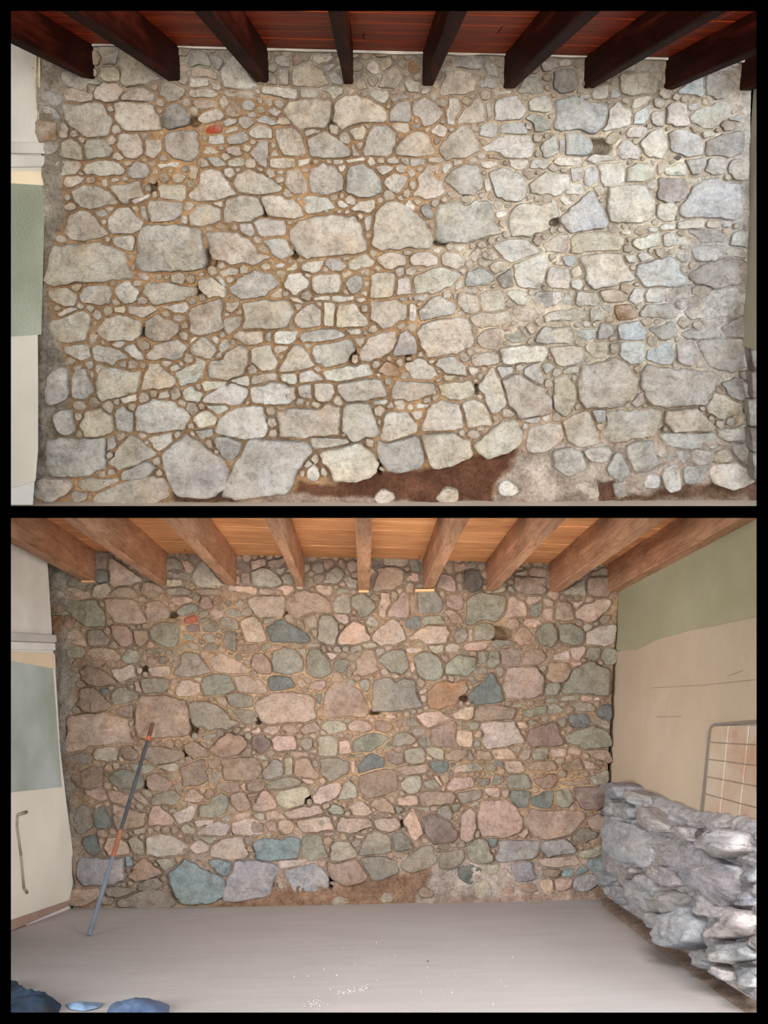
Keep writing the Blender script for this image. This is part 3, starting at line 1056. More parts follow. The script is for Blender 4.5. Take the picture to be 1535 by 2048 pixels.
u 1015,418 1005,412 1015,405 1024,412
w 217,426 211,417 220,413 229,415 225,423
w 512,290 502,292 499,285 499,279 507,278 516,282
w 780,208 782,215 776,220 770,216 772,209
p 1348,676 1351,668 1358,672 1362,678 1357,684 1349,683
u 1334,858 1331,865 1324,861 1323,853 1331,852
p 340,348 335,339 344,337 347,344
u 1432,496 1432,490 1440,486 1449,491 1443,500
w 560,717 555,713 560,708 567,707 568,713 566,718
w 949,495 943,499 937,494 939,488 945,487 949,489
w 365,648 371,643 378,648 377,656 369,659 363,654
w 880,762 875,765 869,760 873,754 883,755
w 451,454 444,458 435,457 432,450 440,445 449,447
p 446,291 448,299 440,302 435,292
p 1064,118 1061,128 1052,122 1056,114
p 1194,98 1202,98 1200,105 1194,106 1187,105 1188,99
w 648,106 641,100 649,95 659,95 657,103
u 1090,122 1085,117 1089,110 1098,112 1101,117 1098,124
w 166,863 167,872 157,876 153,867 158,860
w 620,343 610,347 600,344 605,333 613,335
g 273,536 264,542 262,532 271,527
p 1142,760 1141,754 1146,748 1153,754 1150,762
u 1437,633 1452,635 1448,644 1435,646
g 383,610 378,605 376,597 385,596 394,599 392,609
w 477,619 487,619 485,628 479,630 471,626
w 688,429 688,421 694,416 700,420 701,427 695,429
p 1342,196 1348,188 1358,193 1351,204
w 293,325 286,322 285,317 291,314 297,318
p 852,147 839,142 843,130 858,135
g 1411,645 1405,649 1400,642 1408,637
p 687,387 690,393 684,399 677,396 677,389 682,385
w 589,104 590,99 596,97 603,99 602,106 594,109
g 332,562 329,550 337,547 341,554
g 789,814 780,818 772,815 774,807 784,802
p 1175,324 1172,333 1162,333 1166,323
g 1159,188 1152,186 1152,178 1159,174 1165,179 1166,187
g 1279,321 1280,311 1290,316 1285,324
p 876,167 876,174 869,179 862,172 867,163
p 1383,207 1375,203 1379,196 1385,189 1390,196 1390,203
u 1468,218 1472,226 1462,231 1459,219
p 326,124 335,121 342,127 338,132 331,135 325,131
p 946,755 954,755 958,761 952,766 944,764
u 1214,103 1217,96 1224,95 1226,101 1222,107
p 312,268 324,260 331,272 321,276
w 121,622 114,622 111,615 117,608 126,614
w 160,285 154,278 164,273 172,278 171,286
p 1362,500 1356,496 1358,489 1366,488 1374,492 1370,499
g 1014,333 1006,332 1005,326 1010,318 1015,325
g 667,96 674,94 679,99 676,107 669,104
p 315,341 316,345 311,350 305,346 305,340 311,336
w 191,612 190,620 182,627 175,620 172,611 182,607
w 607,690 615,684 621,690 620,696 613,698
w 397,551 398,545 405,543 411,551 403,554
u 1087,390 1097,390 1099,400 1090,405 1083,399
p 1452,610 1443,606 1445,600 1454,601
u 1218,681 1216,673 1224,671 1233,671 1237,680 1227,684
g 730,196 721,193 725,185 732,184 734,190
w 951,654 956,660 956,664 951,670 943,666 943,658
w 467,94 477,93 479,103 470,108 463,102
w 834,713 838,704 848,704 846,714
w 573,446 581,440 589,444 583,450
p 1468,157 1460,155 1458,147 1470,145 1474,152
g 567,819 558,820 551,813 559,810 566,811
w 262,505 270,508 267,516 259,520 256,511
p 1380,155 1378,147 1392,145 1393,156
g 812,173 810,183 801,185 794,177 802,168
p 871,721 866,727 857,728 854,721 862,719
w 907,490 903,500 892,501 892,489
p 696,579 698,590 688,588 684,577
w 960,788 966,790 965,795 960,799 955,796 951,789
p 1029,641 1037,646 1028,649 1018,649 1022,642
w 599,951 598,941 610,941 608,951
w 825,243 829,236 840,238 834,249
p 1120,453 1129,455 1127,464 1119,469 1112,460
p 762,541 754,545 748,539 746,531 754,530 762,532
w 202,951 200,943 210,942 210,950
g 187,740 191,749 188,757 181,754 179,747
p 1434,267 1424,263 1430,255 1441,256 1442,263
w 539,525 541,516 551,515 555,525 546,530
u 1049,260 1049,248 1061,243 1066,253 1061,261
p 677,144 669,138 673,131 680,132 685,139
w 298,99 305,94 313,101 302,106
u 1159,819 1151,820 1146,813 1150,806 1160,804 1161,813
u 1378,560 1385,571 1374,573 1371,566
p 402,767 404,774 400,779 393,778 392,772 394,766
p 915,864 918,857 927,856 928,864 927,873 917,872
g 219,902 230,910 219,916 213,910
w 513,188 508,184 510,177 521,179 522,188
w 980,575 984,566 993,565 994,574 988,577
w 979,386 989,393 983,404 973,397
g 1067,685 1060,692 1051,686 1055,676 1066,675
g 583,520 584,526 579,529 572,527 575,521 578,514
w 360,721 368,725 367,732 357,731
p 1283,811 1285,805 1291,806 1293,812 1287,817
w 508,144 512,150 504,152 497,149 502,142
p 579,586 574,592 564,590 566,582 575,581
p 1289,260 1290,248 1303,244 1304,258
u 1353,731 1346,737 1343,728 1346,720 1354,724
w 922,535 930,536 932,544 927,551 920,546 915,540
w 936,196 938,189 946,189 950,194 944,201
p 1130,425 1120,422 1117,414 1126,409 1131,416
p 388,875 379,869 386,859 393,867
w 779,710 784,714 782,723 772,721 771,712
p 1245,129 1250,122 1258,123 1257,131
w 587,609 595,605 604,608 604,618 595,623 590,616
g 1103,779 1105,787 1095,789 1091,783 1095,779
w 447,712 439,718 430,713 434,706 443,701
g 1407,811 1412,819 1404,826 1396,820 1397,810
w 138,103 131,109 122,104 125,93 137,93
g 1262,806 1260,814 1256,819 1249,817 1247,809 1254,803
g 1165,621 1168,613 1177,613 1175,622
p 873,792 871,802 862,798 864,789
p 1151,676 1159,681 1160,688 1152,689 1147,684
u 1250,451 1253,458 1243,459 1238,454 1241,446
g 1225,203 1220,210 1211,210 1210,203 1216,198
g 300,269 305,266 310,267 311,272 307,276 303,274
u 1382,120 1389,112 1397,116 1395,124 1389,124
w 843,343 835,342 834,336 839,333 847,336
p 1330,254 1338,254 1338,262 1329,263
p 1166,581 1166,575 1171,572 1178,574 1176,581
g 597,526 593,519 601,517 609,519 605,525
g 1029,181 1021,178 1023,170 1032,167 1036,175
g 1082,573 1087,570 1092,573 1093,578 1089,584 1084,579
u 1339,598 1336,605 1327,603 1330,595 1336,593
w 755,939 758,931 766,934 773,940 763,941
g 905,264 897,263 894,258 900,255 906,255 909,260
g 881,739 882,745 875,749 870,742 875,736
g 1028,120 1034,116 1039,122 1035,127 1029,126
p 932,699 943,700 946,711 935,709
w 209,692 203,687 202,682 205,675 212,680 212,686
w 621,551 616,556 608,553 611,547 617,547
g 1351,431 1359,433 1358,439 1353,442 1349,438
u 1301,319 1310,323 1306,332 1298,326
g 579,660 577,653 582,649 589,649 589,655 586,661
w 315,221 322,218 327,223 323,228 317,228
g 507,95 517,93 518,104 508,103
w 608,95 614,92 618,98 615,103 609,104 604,100
w 223,573 221,567 228,562 236,567 230,573
w 841,612 830,611 835,604 844,606
w 842,532 847,537 846,541 842,543 834,542 836,536
p 956,572 963,574 966,580 960,585 956,579
w 168,345 169,351 161,351 156,346 163,343
w 732,477 729,468 742,465 746,475
w 797,266 805,268 808,275 797,279 791,271
p 815,155 807,151 809,144 816,140 821,148
g 737,248 742,252 740,259 732,257 728,250
g 1096,720 1090,716 1096,709 1103,713 1102,719
p 858,256 857,263 852,267 848,262 851,258
w 460,623 461,632 454,634 447,632 449,624
g 728,576 724,568 731,561 741,565 737,573
p 181,182 181,176 186,173 193,177 189,184
w 823,722 813,722 810,715 821,710
g 1261,328 1253,329 1255,322 1262,321
p 1055,94 1061,96 1062,101 1057,105 1054,100
p 1049,393 1057,390 1063,393 1061,399 1053,403
p 1098,268 1098,274 1090,278 1085,272 1088,267 1094,262
g 881,248 876,244 881,238 889,239 894,244 888,249
p 1243,270 1236,269 1237,262 1241,260 1247,259 1248,266
g 1276,609 1282,614 1278,619 1271,618 1268,613
w 133,123 135,115 144,116 146,123 140,128
g 926,502 936,503 936,513 928,515 923,510
w 411,460 414,453 420,453 425,459 419,464
p 188,652 184,648 186,640 195,642 195,651
p 1261,460 1256,457 1259,452 1263,447 1268,451 1265,456
p 1470,447 1471,455 1465,457 1463,451
g 752,845 758,835 764,844 760,853
w 651,545 642,542 646,533 656,534 657,542
w 754,745 760,745 762,751 759,756 753,754 752,750
p 1269,572 1264,567 1270,563 1275,564 1281,569 1275,575
g 966,342 972,344 973,351 964,351 962,345
w 462,603 457,596 462,590 469,596
p 501,802 501,807 496,810 491,807 491,800 498,798
p 1426,840 1419,842 1413,838 1415,831 1421,829 1426,833
w 808,399 799,404 793,395 803,388
w 656,329 652,321 660,319 665,325
u 1013,680 1015,686 1009,692 1004,687 1006,682
u 1456,120 1457,113 1466,112 1468,119 1463,126
p 1263,282 1267,277 1273,279 1277,285 1271,290 1264,288
p 1062,590 1055,591 1054,584 1057,577 1064,580 1067,586
g 602,391 602,398 602,404 596,402 590,398 594,392
p 1088,104 1087,95 1096,94 1095,102
w 133,394 137,388 143,391 143,397 136,401
w 887,370 896,369 899,376 889,379
u 1329,98 1335,95 1341,96 1340,102 1334,103
p 1302,508 1294,507 1294,499 1300,494 1304,501
p 427,903 431,899 439,897 439,904 432,907
g 526,343 515,345 513,335 526,335
g 916,757 917,752 923,752 926,758 920,761
g 1168,97 1167,102 1163,106 1157,102 1161,97 1165,94
w 611,803 615,801 620,803 619,809 615,812 608,809
w 684,865 695,864 692,873 683,872
u 1336,327 1338,321 1345,319 1347,327 1341,331
g 783,185 785,180 791,183 795,188 788,189 783,189
p 1007,178 1001,183 997,179 997,172 1004,172
w 480,334 482,345 473,343 472,337
w 302,882 301,889 294,891 288,886 291,880 296,878
g 1195,163 1196,169 1189,168 1188,159
w 954,746 962,746 968,753 960,760 951,754
g 998,485 990,483 992,476 995,472 1000,473 1003,479
p 626,928 618,935 608,931 611,923 619,921
g 641,601 645,608 642,614 634,613 631,603
u 1399,346 1406,345 1413,346 1412,355 1404,355 1399,352
p 1259,472 1263,478 1257,484 1250,476
'''
LO_STONES = '''
V 188,1111 216,1109 217,1122 212,1136 194,1139 190,1119
B 191,1144 201,1140 216,1146 217,1163 202,1168 191,1163
P 216,1118 230,1117 287,1159 275,1165 230,1176 219,1167 222,1152 217,1136
C 184,1181 196,1169 214,1167 224,1180 213,1194 200,1198 185,1196
P 136,1175 155,1174 184,1186 182,1198 159,1200 139,1192
N 132,1152 140,1148 168,1161 192,1165 192,1173 175,1171 175,1185 136,1173
N 99,1186 113,1183 133,1192 122,1201 106,1195
T 93,1209 114,1207 130,1220 127,1226 109,1228
b 94,1232 127,1227 128,1265 96,1266
T 128,1232 139,1229 144,1241 143,1258 128,1257
G 135,1200 163,1200 185,1197 195,1198 208,1225 212,1236 210,1255 170,1256 157,1245 135,1223
P 208,1200 231,1196 266,1199 283,1218 297,1245 273,1248 227,1245 215,1221
T 220,1188 238,1173 259,1177 273,1181 273,1197 239,1196 220,1194
T 282,1173 294,1164 320,1171 327,1181 317,1196 298,1200 283,1185
T 291,1227 297,1206 318,1200 341,1217 334,1234 314,1245 293,1241
T 223,1251 255,1252 267,1267 269,1285 251,1296 239,1292 225,1269
T 265,1261 297,1259 299,1278 286,1295 272,1290
G 298,1256 318,1243 356,1245 360,1265 354,1293 327,1292 301,1280
N 173,1260 205,1258 221,1279 218,1292 194,1288 178,1293
P 132,1283 135,1263 151,1256 162,1262 176,1293 168,1294 143,1289
C 133,1298 143,1291 166,1293 169,1302 165,1316 143,1314
P 172,1308 183,1299 224,1296 244,1311 239,1322 200,1321 181,1317
G 245,1313 255,1301 275,1302 283,1311 279,1324 247,1324
T 150,1318 169,1316 179,1323 159,1337 151,1330
G 289,1301 329,1296 328,1303 291,1307
T 102,1269 129,1267 131,1278 103,1279
C 322,1247 343,1241 345,1247 329,1250
N 330,1118 359,1118 371,1136 369,1142 344,1140 332,1146
P 362,1122 385,1126 388,1136 382,1147 371,1142
C 385,1149 405,1118 442,1164 451,1172 435,1177 412,1177 391,1173
N 332,1146 344,1141 378,1149 383,1165 366,1159 332,1157
C 332,1159 364,1159 365,1171 346,1174 333,1173
N 334,1177 372,1175 385,1184 377,1189 335,1189
T 391,1180 439,1180 446,1183 440,1189 398,1190
V 474,1128 488,1121 501,1132 498,1143 475,1137
T 483,1145 498,1145 499,1159 498,1169 486,1169
P 501,1124 529,1118 535,1122 530,1132 504,1142
T 534,1122 572,1117 562,1135 546,1138 535,1130
C 548,1138 576,1135 561,1151
G 561,1153 579,1146 588,1158 586,1166 567,1164
C 502,1144 524,1134 544,1142 561,1157 563,1168 541,1176 506,1172
P 453,1174 459,1170 514,1175 516,1183 511,1190 493,1186 455,1182
P 518,1178 537,1177 550,1185 542,1190 518,1188
P 551,1179 565,1172 590,1174 587,1184 570,1191 566,1183
P 495,1195 511,1193 568,1193 572,1213 562,1234 532,1236 522,1238 500,1218 495,1209
T 573,1202 585,1186 612,1182 637,1188 662,1203 665,1221 654,1228 623,1226 602,1232 593,1239 574,1225
P 630,1172 663,1170 665,1181 660,1193 644,1189 633,1180
T 424,1199 436,1193 449,1202 442,1211 427,1209
N 468,1205 480,1198 490,1205 482,1218 472,1215
G 434,1213 444,1209 454,1217 449,1222 436,1221
P 420,1223 428,1218 443,1221 447,1232 436,1239 422,1231
N 447,1223 462,1216 478,1219 487,1233 473,1236 451,1228
T 448,1189 458,1188 459,1199 450,1198
G 395,1225 418,1223 419,1231 401,1237
G 353,1225 365,1212 385,1206 399,1215 395,1223 364,1232
T 407,1194 420,1195 428,1215 412,1219 397,1215
P 340,1197 359,1195 387,1198 383,1205 364,1210 347,1209
R 365,1240 390,1231 397,1243 383,1248 370,1249
V 372,1252 397,1249 400,1263 373,1264
N 402,1255 424,1241 438,1248 441,1259 423,1264 406,1261
G 397,1241 417,1233 426,1241 403,1247
N 438,1246 445,1236 467,1236 477,1245 478,1258 454,1259 440,1252
P 479,1245 491,1237 510,1234 522,1247 534,1274 531,1284 512,1286 493,1285 482,1260
G 363,1270 376,1267 397,1278 389,1281 368,1280
C 405,1271 425,1269 432,1281 426,1282 405,1280
N 369,1285 393,1286 404,1294 407,1301 382,1298
N 408,1290 434,1289 437,1299 425,1301 408,1298
N 446,1280 456,1258 472,1264 473,1278 471,1307 459,1303 444,1284
T 475,1280 483,1276 491,1287 476,1290
T 474,1292 516,1289 520,1303 477,1305
N 519,1291 545,1287 542,1294 529,1303 522,1301
G 525,1238 542,1234 556,1238 552,1244 528,1248
B 532,1257 552,1241 568,1240 602,1259 621,1277 618,1285 586,1285 545,1285
G 617,1260 634,1285 622,1285
N 603,1238 628,1228 635,1239 634,1255 622,1257
T 586,1288 608,1289 606,1296 590,1295
N 610,1289 637,1285 643,1293 617,1295
C 599,1299 608,1297 614,1302 606,1310 599,1306
G 543,1307 568,1293 595,1302 608,1326 605,1344 572,1350 548,1344
G 613,1300 638,1297 649,1309 661,1330 664,1348 643,1360 610,1348
T 504,1334 508,1309 525,1306 535,1316 543,1344 528,1352 513,1346
P 418,1330 423,1314 441,1303 467,1317 489,1327 502,1342 490,1348 445,1345 429,1340
N 348,1343 361,1325 362,1310 376,1304 399,1309 408,1321 425,1346 390,1356 349,1354
N 345,1299 360,1302 357,1322 347,1322
T 485,1313 498,1311 496,1318
N 631,1125 646,1127 648,1144 636,1149 623,1140
T 646,1123 664,1120 666,1132 654,1140 648,1138
N 645,1166 655,1144 673,1131 692,1148 682,1163 674,1169 652,1169
P 693,1127 705,1125 716,1127 714,1142 698,1144
C 686,1158 694,1152 714,1161 714,1178 694,1174
G 668,1185 680,1175 698,1179 700,1185 684,1188 670,1191
C 665,1223 667,1206 678,1190 696,1189 701,1227 693,1230
G 702,1194 718,1186 738,1194 750,1207 747,1224 721,1237 713,1223 702,1213
P 755,1233 761,1185 779,1184 780,1208 772,1223 770,1238
P 774,1226 806,1181 818,1191 819,1230 808,1237 774,1234
T 820,1191 830,1192 831,1217 821,1232
G 832,1191 846,1178 870,1178 887,1204 884,1223 871,1226 834,1230
P 888,1195 904,1192 923,1190 927,1218 919,1223 893,1212
T 884,1223 899,1219 920,1231 927,1249 900,1248 897,1236
B 811,1242 838,1232 840,1250 832,1258 812,1258
G 842,1243 854,1230 883,1233 891,1245 886,1250 846,1251
T 752,1137 786,1135 810,1144 802,1169 786,1181 745,1183 747,1166 755,1150
N 770,1129 765,1112 785,1110 817,1111 813,1130 794,1131
G 817,1121 835,1119 839,1145 822,1139
P 810,1146 838,1147 840,1164 812,1162
B 746,1137 762,1129 766,1138 753,1145
C 834,1168 866,1170 866,1176 830,1175
P 870,1171 881,1149 907,1155 915,1184 874,1178
T 905,1129 930,1126 937,1137 912,1144
G 717,1169 735,1169 733,1179 716,1179
G 731,1181 739,1177 744,1186 740,1194 733,1190
P 666,1231 675,1227 695,1228 697,1243 689,1250 674,1242
T 701,1231 713,1232 713,1240 701,1240
N 635,1279 638,1242 644,1228 665,1233 677,1250 676,1270 667,1290 654,1289 638,1284
P 672,1280 689,1255 709,1243 725,1249 740,1273 734,1283 704,1290 677,1288
C 729,1245 743,1230 759,1242 754,1255 743,1255
P 745,1271 762,1252 787,1236 799,1245 811,1270 811,1281 783,1290 759,1291 747,1281
P 813,1275 834,1263 854,1250 892,1251 898,1263 895,1283 878,1288 852,1290 840,1281 819,1281
C 823,1284 840,1283 848,1292 825,1292
N 907,1273 909,1263 930,1254 937,1271 931,1285 913,1286
C 664,1297 676,1294 685,1304 669,1304
G 685,1296 696,1294 697,1303 688,1303
G 698,1296 722,1292 723,1300 701,1305
p 811,1296 841,1294 843,1301 827,1307 815,1305
C 856,1292 887,1291 885,1302 868,1305 860,1299
p 889,1300 899,1287 919,1292 918,1305 891,1304
p 650,1305 661,1304 678,1310 661,1320
C 724,1290 749,1287 753,1293 731,1296
P 767,1291 783,1291 784,1298 770,1301
G 663,1332 679,1317 701,1320 696,1334 686,1350 672,1345
T 714,1319 729,1300 747,1301 752,1323 759,1342 737,1350 704,1350 713,1335
N 749,1299 767,1296 770,1303 754,1314
G 756,1323 768,1307 788,1300 807,1299 816,1322 816,1338 804,1347 781,1345 763,1329
P 820,1324 827,1323 831,1339 822,1349
G 823,1313 850,1302 872,1313 885,1328 885,1356 855,1363 835,1353 829,1331
G 887,1333 912,1311 951,1314 952,1338 935,1353 893,1348
T 880,1311 895,1306 899,1317 891,1326
K 926,1143 942,1138 961,1140 965,1168 961,1178 939,1185 926,1178
G 932,1127 952,1127 953,1137 934,1138
C 994,1166 1013,1166 1010,1184 987,1186 985,1180
G 1013,1169 1021,1171 1034,1187 1015,1185
T 1025,1156 1053,1155 1094,1159 1088,1173 1085,1189 1045,1191 1029,1180
N 1026,1148 1050,1140 1053,1154
T 1059,1143 1061,1137 1091,1139 1089,1154 1059,1152
N 1128,1183 1167,1157 1172,1192 1128,1190
T 1172,1159 1210,1152 1219,1163 1218,1180 1213,1192 1191,1195 1174,1189
N 1179,1150 1202,1138 1222,1137 1223,1149 1208,1152
P 1052,1196 1069,1193 1083,1195 1075,1205 1052,1208
G 929,1238 933,1197 964,1184 983,1188 1011,1189 1015,1201 1005,1229 986,1245 972,1239 944,1251 929,1249
T 966,1184 982,1178 985,1186 970,1190
P 1015,1224 1014,1196 1030,1191 1050,1208 1053,1233 1024,1235 1006,1234
G 1057,1234 1060,1216 1080,1203 1084,1199 1079,1232 1075,1238
P 1086,1237 1086,1220 1106,1217 1105,1243
T 1107,1241 1110,1210 1129,1200 1143,1207 1147,1238 1138,1243
P 1150,1225 1159,1215 1204,1199 1220,1202 1205,1225 1188,1244 1171,1242 1152,1236
P 1143,1205 1169,1201 1155,1215 1145,1216
G 1207,1228 1230,1219 1227,1231 1215,1232
P 1045,1244 1055,1236 1079,1240 1083,1249 1067,1256 1051,1251
T 1028,1282 1038,1255 1056,1258 1071,1279 1066,1290 1039,1290
G 1067,1265 1084,1247 1105,1246 1114,1269 1107,1294 1079,1292
G 1114,1252 1136,1247 1159,1254 1167,1267 1164,1288 1143,1292 1118,1283
C 1166,1252 1185,1249 1184,1258 1169,1263
p 1171,1265 1200,1251 1227,1252 1224,1284 1209,1292 1172,1290
N 946,1250 966,1244 986,1250 985,1272 976,1282 945,1284
P 935,1261 946,1258 943,1284 937,1282
N 925,1255 933,1254 935,1282 924,1284
P 928,1293 937,1287 967,1284 975,1292 962,1301 930,1300
N 977,1290 989,1284 1032,1285 1034,1291 1007,1291 991,1297
N 1111,1287 1134,1291 1128,1295 1109,1295
G 954,1304 967,1302 975,1304 970,1326 957,1331
G 972,1323 978,1304 991,1300 999,1311 996,1326 984,1338 974,1335
V 1002,1326 998,1296 1043,1294 1041,1325 1031,1339 1004,1338
T 1045,1305 1061,1300 1083,1299 1092,1316 1076,1331 1040,1331
T 1093,1302 1109,1298 1108,1316 1095,1320
p 1104,1309 1136,1301 1141,1319 1137,1323 1105,1321
P 1138,1297 1168,1294 1169,1305 1158,1321 1145,1321
N 1169,1310 1178,1294 1199,1295 1199,1317 1183,1320 1166,1316
G 1202,1308 1213,1297 1229,1304 1227,1324 1210,1328 1201,1319
T 1094,1327 1137,1324 1142,1340 1135,1360 1109,1369 1092,1360
P 1139,1325 1162,1324 1163,1332 1145,1334
N 1123,1379 1144,1340 1168,1325 1188,1325 1215,1342 1214,1391 1124,1387
P 1011,1336 1036,1334 1074,1334 1083,1354 1083,1388 1061,1398 1011,1398 1007,1365
N 946,1330 974,1333 973,1350 943,1350
T 159,1341 178,1333 206,1339 230,1360 236,1368 205,1373 183,1372 166,1360
p 222,1338 269,1331 273,1348 279,1354 253,1362 250,1369 238,1366 225,1350
T 252,1362 282,1349 285,1354 260,1367
C 272,1336 283,1335 282,1347 274,1346
P 296,1338 342,1330 338,1355 301,1354
T 160,1378 187,1374 199,1387 223,1410 226,1414 188,1427 168,1421 153,1410 164,1399
B 198,1379 217,1376 222,1384 213,1389
G 221,1392 229,1381 250,1373 278,1389 278,1399 231,1410 224,1404
N 284,1359 308,1355 339,1359 336,1378 323,1386 291,1388 283,1371
P 268,1365 276,1362 285,1385 272,1380
T 230,1419 269,1409 266,1438 241,1430
P 139,1434 176,1428 213,1425 239,1436 257,1441 259,1462 268,1485 245,1485 183,1491 148,1505 130,1499 134,1480 139,1468
T 272,1405 278,1392 301,1389 345,1392 373,1399 378,1445 375,1473 291,1479 275,1475 269,1453
N 138,1514 156,1505 175,1505 183,1513 181,1526 155,1528
C 187,1510 190,1499 234,1493 237,1521 214,1523 191,1521
T 240,1496 260,1489 277,1503 276,1520 263,1522 248,1516
T 283,1508 291,1496 322,1492 364,1505 367,1514 352,1523 306,1529 292,1520
T 275,1480 287,1477 293,1490 278,1491
P 151,1539 176,1529 188,1529 162,1541
C 314,1533 354,1525 359,1536 352,1543 326,1539
G 262,1526 300,1530 311,1536 293,1548 265,1537
N 241,1527 258,1528 259,1537 244,1535
T 144,1553 188,1531 206,1534 209,1546 205,1572 179,1578 158,1570
G 216,1555 230,1543 250,1535 290,1555 289,1566 278,1580 238,1577 219,1566
T 291,1555 310,1544 344,1561 347,1571 333,1586 302,1583 293,1568
N 335,1548 356,1545 355,1555 338,1555
P 354,1372 366,1360 382,1359 400,1368 403,1386 375,1395 352,1395 351,1380
G 403,1372 408,1352 437,1349 459,1354 468,1369 468,1381 450,1389 435,1390 405,1391
C 382,1356 404,1353 403,1364 390,1361
P 464,1355 494,1349 511,1359 522,1357 532,1373 536,1385 522,1390 478,1384
N 452,1389 468,1386 505,1392 507,1410 498,1415 464,1417
B 534,1357 554,1352 581,1354 592,1373 575,1380 539,1380
N 569,1375 583,1376 574,1383
P 594,1361 602,1358 615,1369 606,1375 596,1373
P 613,1376 623,1366 650,1358 653,1372 645,1382
B 634,1389 645,1385 642,1410 635,1412
P 509,1407 532,1391 576,1384 622,1389 631,1399 633,1433 628,1442 577,1447 531,1450 522,1444 509,1426
T 429,1394 450,1393 455,1411 449,1415 437,1408
N 468,1421 490,1418 507,1423 515,1440 503,1448 485,1446
N 378,1407 399,1401 427,1406 447,1417 459,1431 463,1440 482,1446 459,1458 419,1460 395,1453 385,1442 382,1427
N 402,1475 406,1471 433,1467 432,1473 409,1481
T 368,1490 389,1481 416,1498 416,1514 398,1512 388,1519 377,1510
T 418,1498 442,1474 460,1466 490,1474 495,1486 483,1505 452,1516 421,1508
T 393,1482 403,1482 416,1490 415,1501
V 505,1495 506,1472 523,1468 540,1480 543,1488 523,1509
P 502,1464 518,1453 522,1460 519,1467 504,1468
P 525,1456 541,1451 563,1451 558,1466 547,1471 526,1464
P 483,1461 489,1456 503,1457 497,1463
P 563,1457 569,1449 589,1450 599,1462 591,1467 571,1465
T 601,1456 631,1443 640,1456 639,1463 604,1468
P 542,1480 553,1470 591,1473 594,1497 555,1503 545,1490
N 601,1483 608,1475 623,1476 627,1494 610,1502 602,1494
T 485,1505 502,1495 502,1512 487,1513
G 512,1510 529,1512 539,1517 534,1523 518,1517
T 550,1509 574,1504 577,1510 552,1514
T 579,1504 614,1505 613,1513 581,1512
N 616,1510 628,1508 632,1512 625,1519
T 360,1532 406,1517 412,1522 412,1536 420,1560 403,1571 364,1573
T 417,1520 436,1519 438,1530 426,1539 418,1536
N 415,1547 444,1542 443,1552 426,1569 416,1562
T 444,1518 511,1516 524,1528 523,1545 514,1561 476,1559 449,1561
N 523,1546 535,1528 553,1517 567,1526 567,1549 548,1559 527,1557
C 568,1512 584,1513 585,1550 571,1549
T 588,1533 591,1519 613,1514 639,1552 635,1557 589,1552
P 602,1556 624,1559 628,1566 623,1568 608,1564
T 645,1404 651,1384 666,1363 686,1359 699,1366 716,1377 735,1404 735,1435 699,1433 674,1436 637,1437
N 693,1364 701,1355 712,1364 708,1374 697,1376
G 720,1363 736,1357 740,1373 735,1386 727,1382 720,1373
G 742,1375 749,1359 773,1353 792,1362 808,1356 830,1360 835,1389 844,1406 845,1414 803,1422 759,1425 742,1417
P 646,1358 653,1360 653,1374 644,1380
P 835,1381 858,1376 846,1390 839,1391
b 856,1388 864,1374 894,1361 904,1367 933,1358 935,1386 914,1394 914,1407 889,1416 858,1420 853,1402
P 905,1428 929,1412 947,1413 945,1435 925,1440 910,1438
P 829,1430 848,1423 878,1423 892,1431 906,1437 859,1457 842,1448
C 643,1448 667,1442 690,1445 694,1460 661,1468 645,1459
P 694,1449 702,1442 731,1441 744,1451 742,1461 726,1466 698,1460
T 749,1445 759,1438 787,1449 784,1461 773,1467 752,1460
P 737,1437 747,1437 747,1444 739,1442
P 768,1434 778,1429 797,1434 781,1440
T 789,1449 802,1434 809,1436 806,1447 800,1457
N 811,1440 827,1436 840,1450 824,1453 815,1451
N 820,1461 838,1455 851,1459 846,1468 830,1472
N 787,1470 811,1463 831,1477 831,1485 801,1492 784,1492
N 834,1479 842,1472 857,1464 862,1489 843,1494 837,1486
T 689,1468 710,1468 704,1476 692,1476
C 635,1476 646,1471 674,1473 675,1497 671,1511 642,1512 638,1509
P 678,1481 696,1480 704,1506 690,1509 678,1508
G 706,1480 732,1467 758,1467 780,1474 763,1491 740,1503 705,1505 705,1491
G 771,1489 780,1483 780,1492 771,1499
N 766,1504 773,1501 771,1512 766,1511
P 778,1496 803,1495 803,1502 786,1502
T 859,1459 880,1449 904,1439 913,1449 912,1467 909,1484 903,1496 873,1493 861,1477
T 773,1503 780,1499 807,1506 807,1524 797,1529 784,1529 773,1514
N 807,1500 823,1497 844,1495 852,1521 833,1528 817,1528 809,1520
C 852,1498 873,1495 888,1500 887,1519 871,1520 858,1511
T 887,1511 903,1498 936,1497 937,1512 914,1524 889,1519
P 912,1467 914,1460 944,1463 942,1495 916,1492 912,1480
N 921,1452 937,1453 937,1460 923,1458
G 706,1510 727,1506 725,1515 706,1517
N 698,1509 702,1509 702,1515 697,1515
N 639,1517 677,1516 697,1522 698,1543 675,1558 657,1563 643,1549 639,1548
P 701,1522 710,1521 710,1549 702,1548
B 715,1530 729,1515 748,1506 771,1519 769,1534 737,1540 717,1545
P 791,1536 811,1531 856,1528 857,1544 822,1549 801,1550
B 860,1525 873,1521 899,1527 892,1544 867,1542
P 907,1536 921,1528 941,1524 942,1541 908,1547
B 934,1389 949,1374 986,1342 1009,1399 1004,1405 953,1412 938,1404
N 935,1355 941,1353 958,1365 943,1370
N 922,1357 932,1361 936,1380 927,1387 920,1389
G 1090,1378 1094,1365 1118,1364 1120,1375 1113,1391 1089,1390
T 950,1422 957,1412 989,1410 1035,1417 1026,1439 974,1439 947,1441
C 1025,1408 1047,1407 1044,1414 1026,1416
T 1071,1405 1088,1401 1088,1407 1074,1407
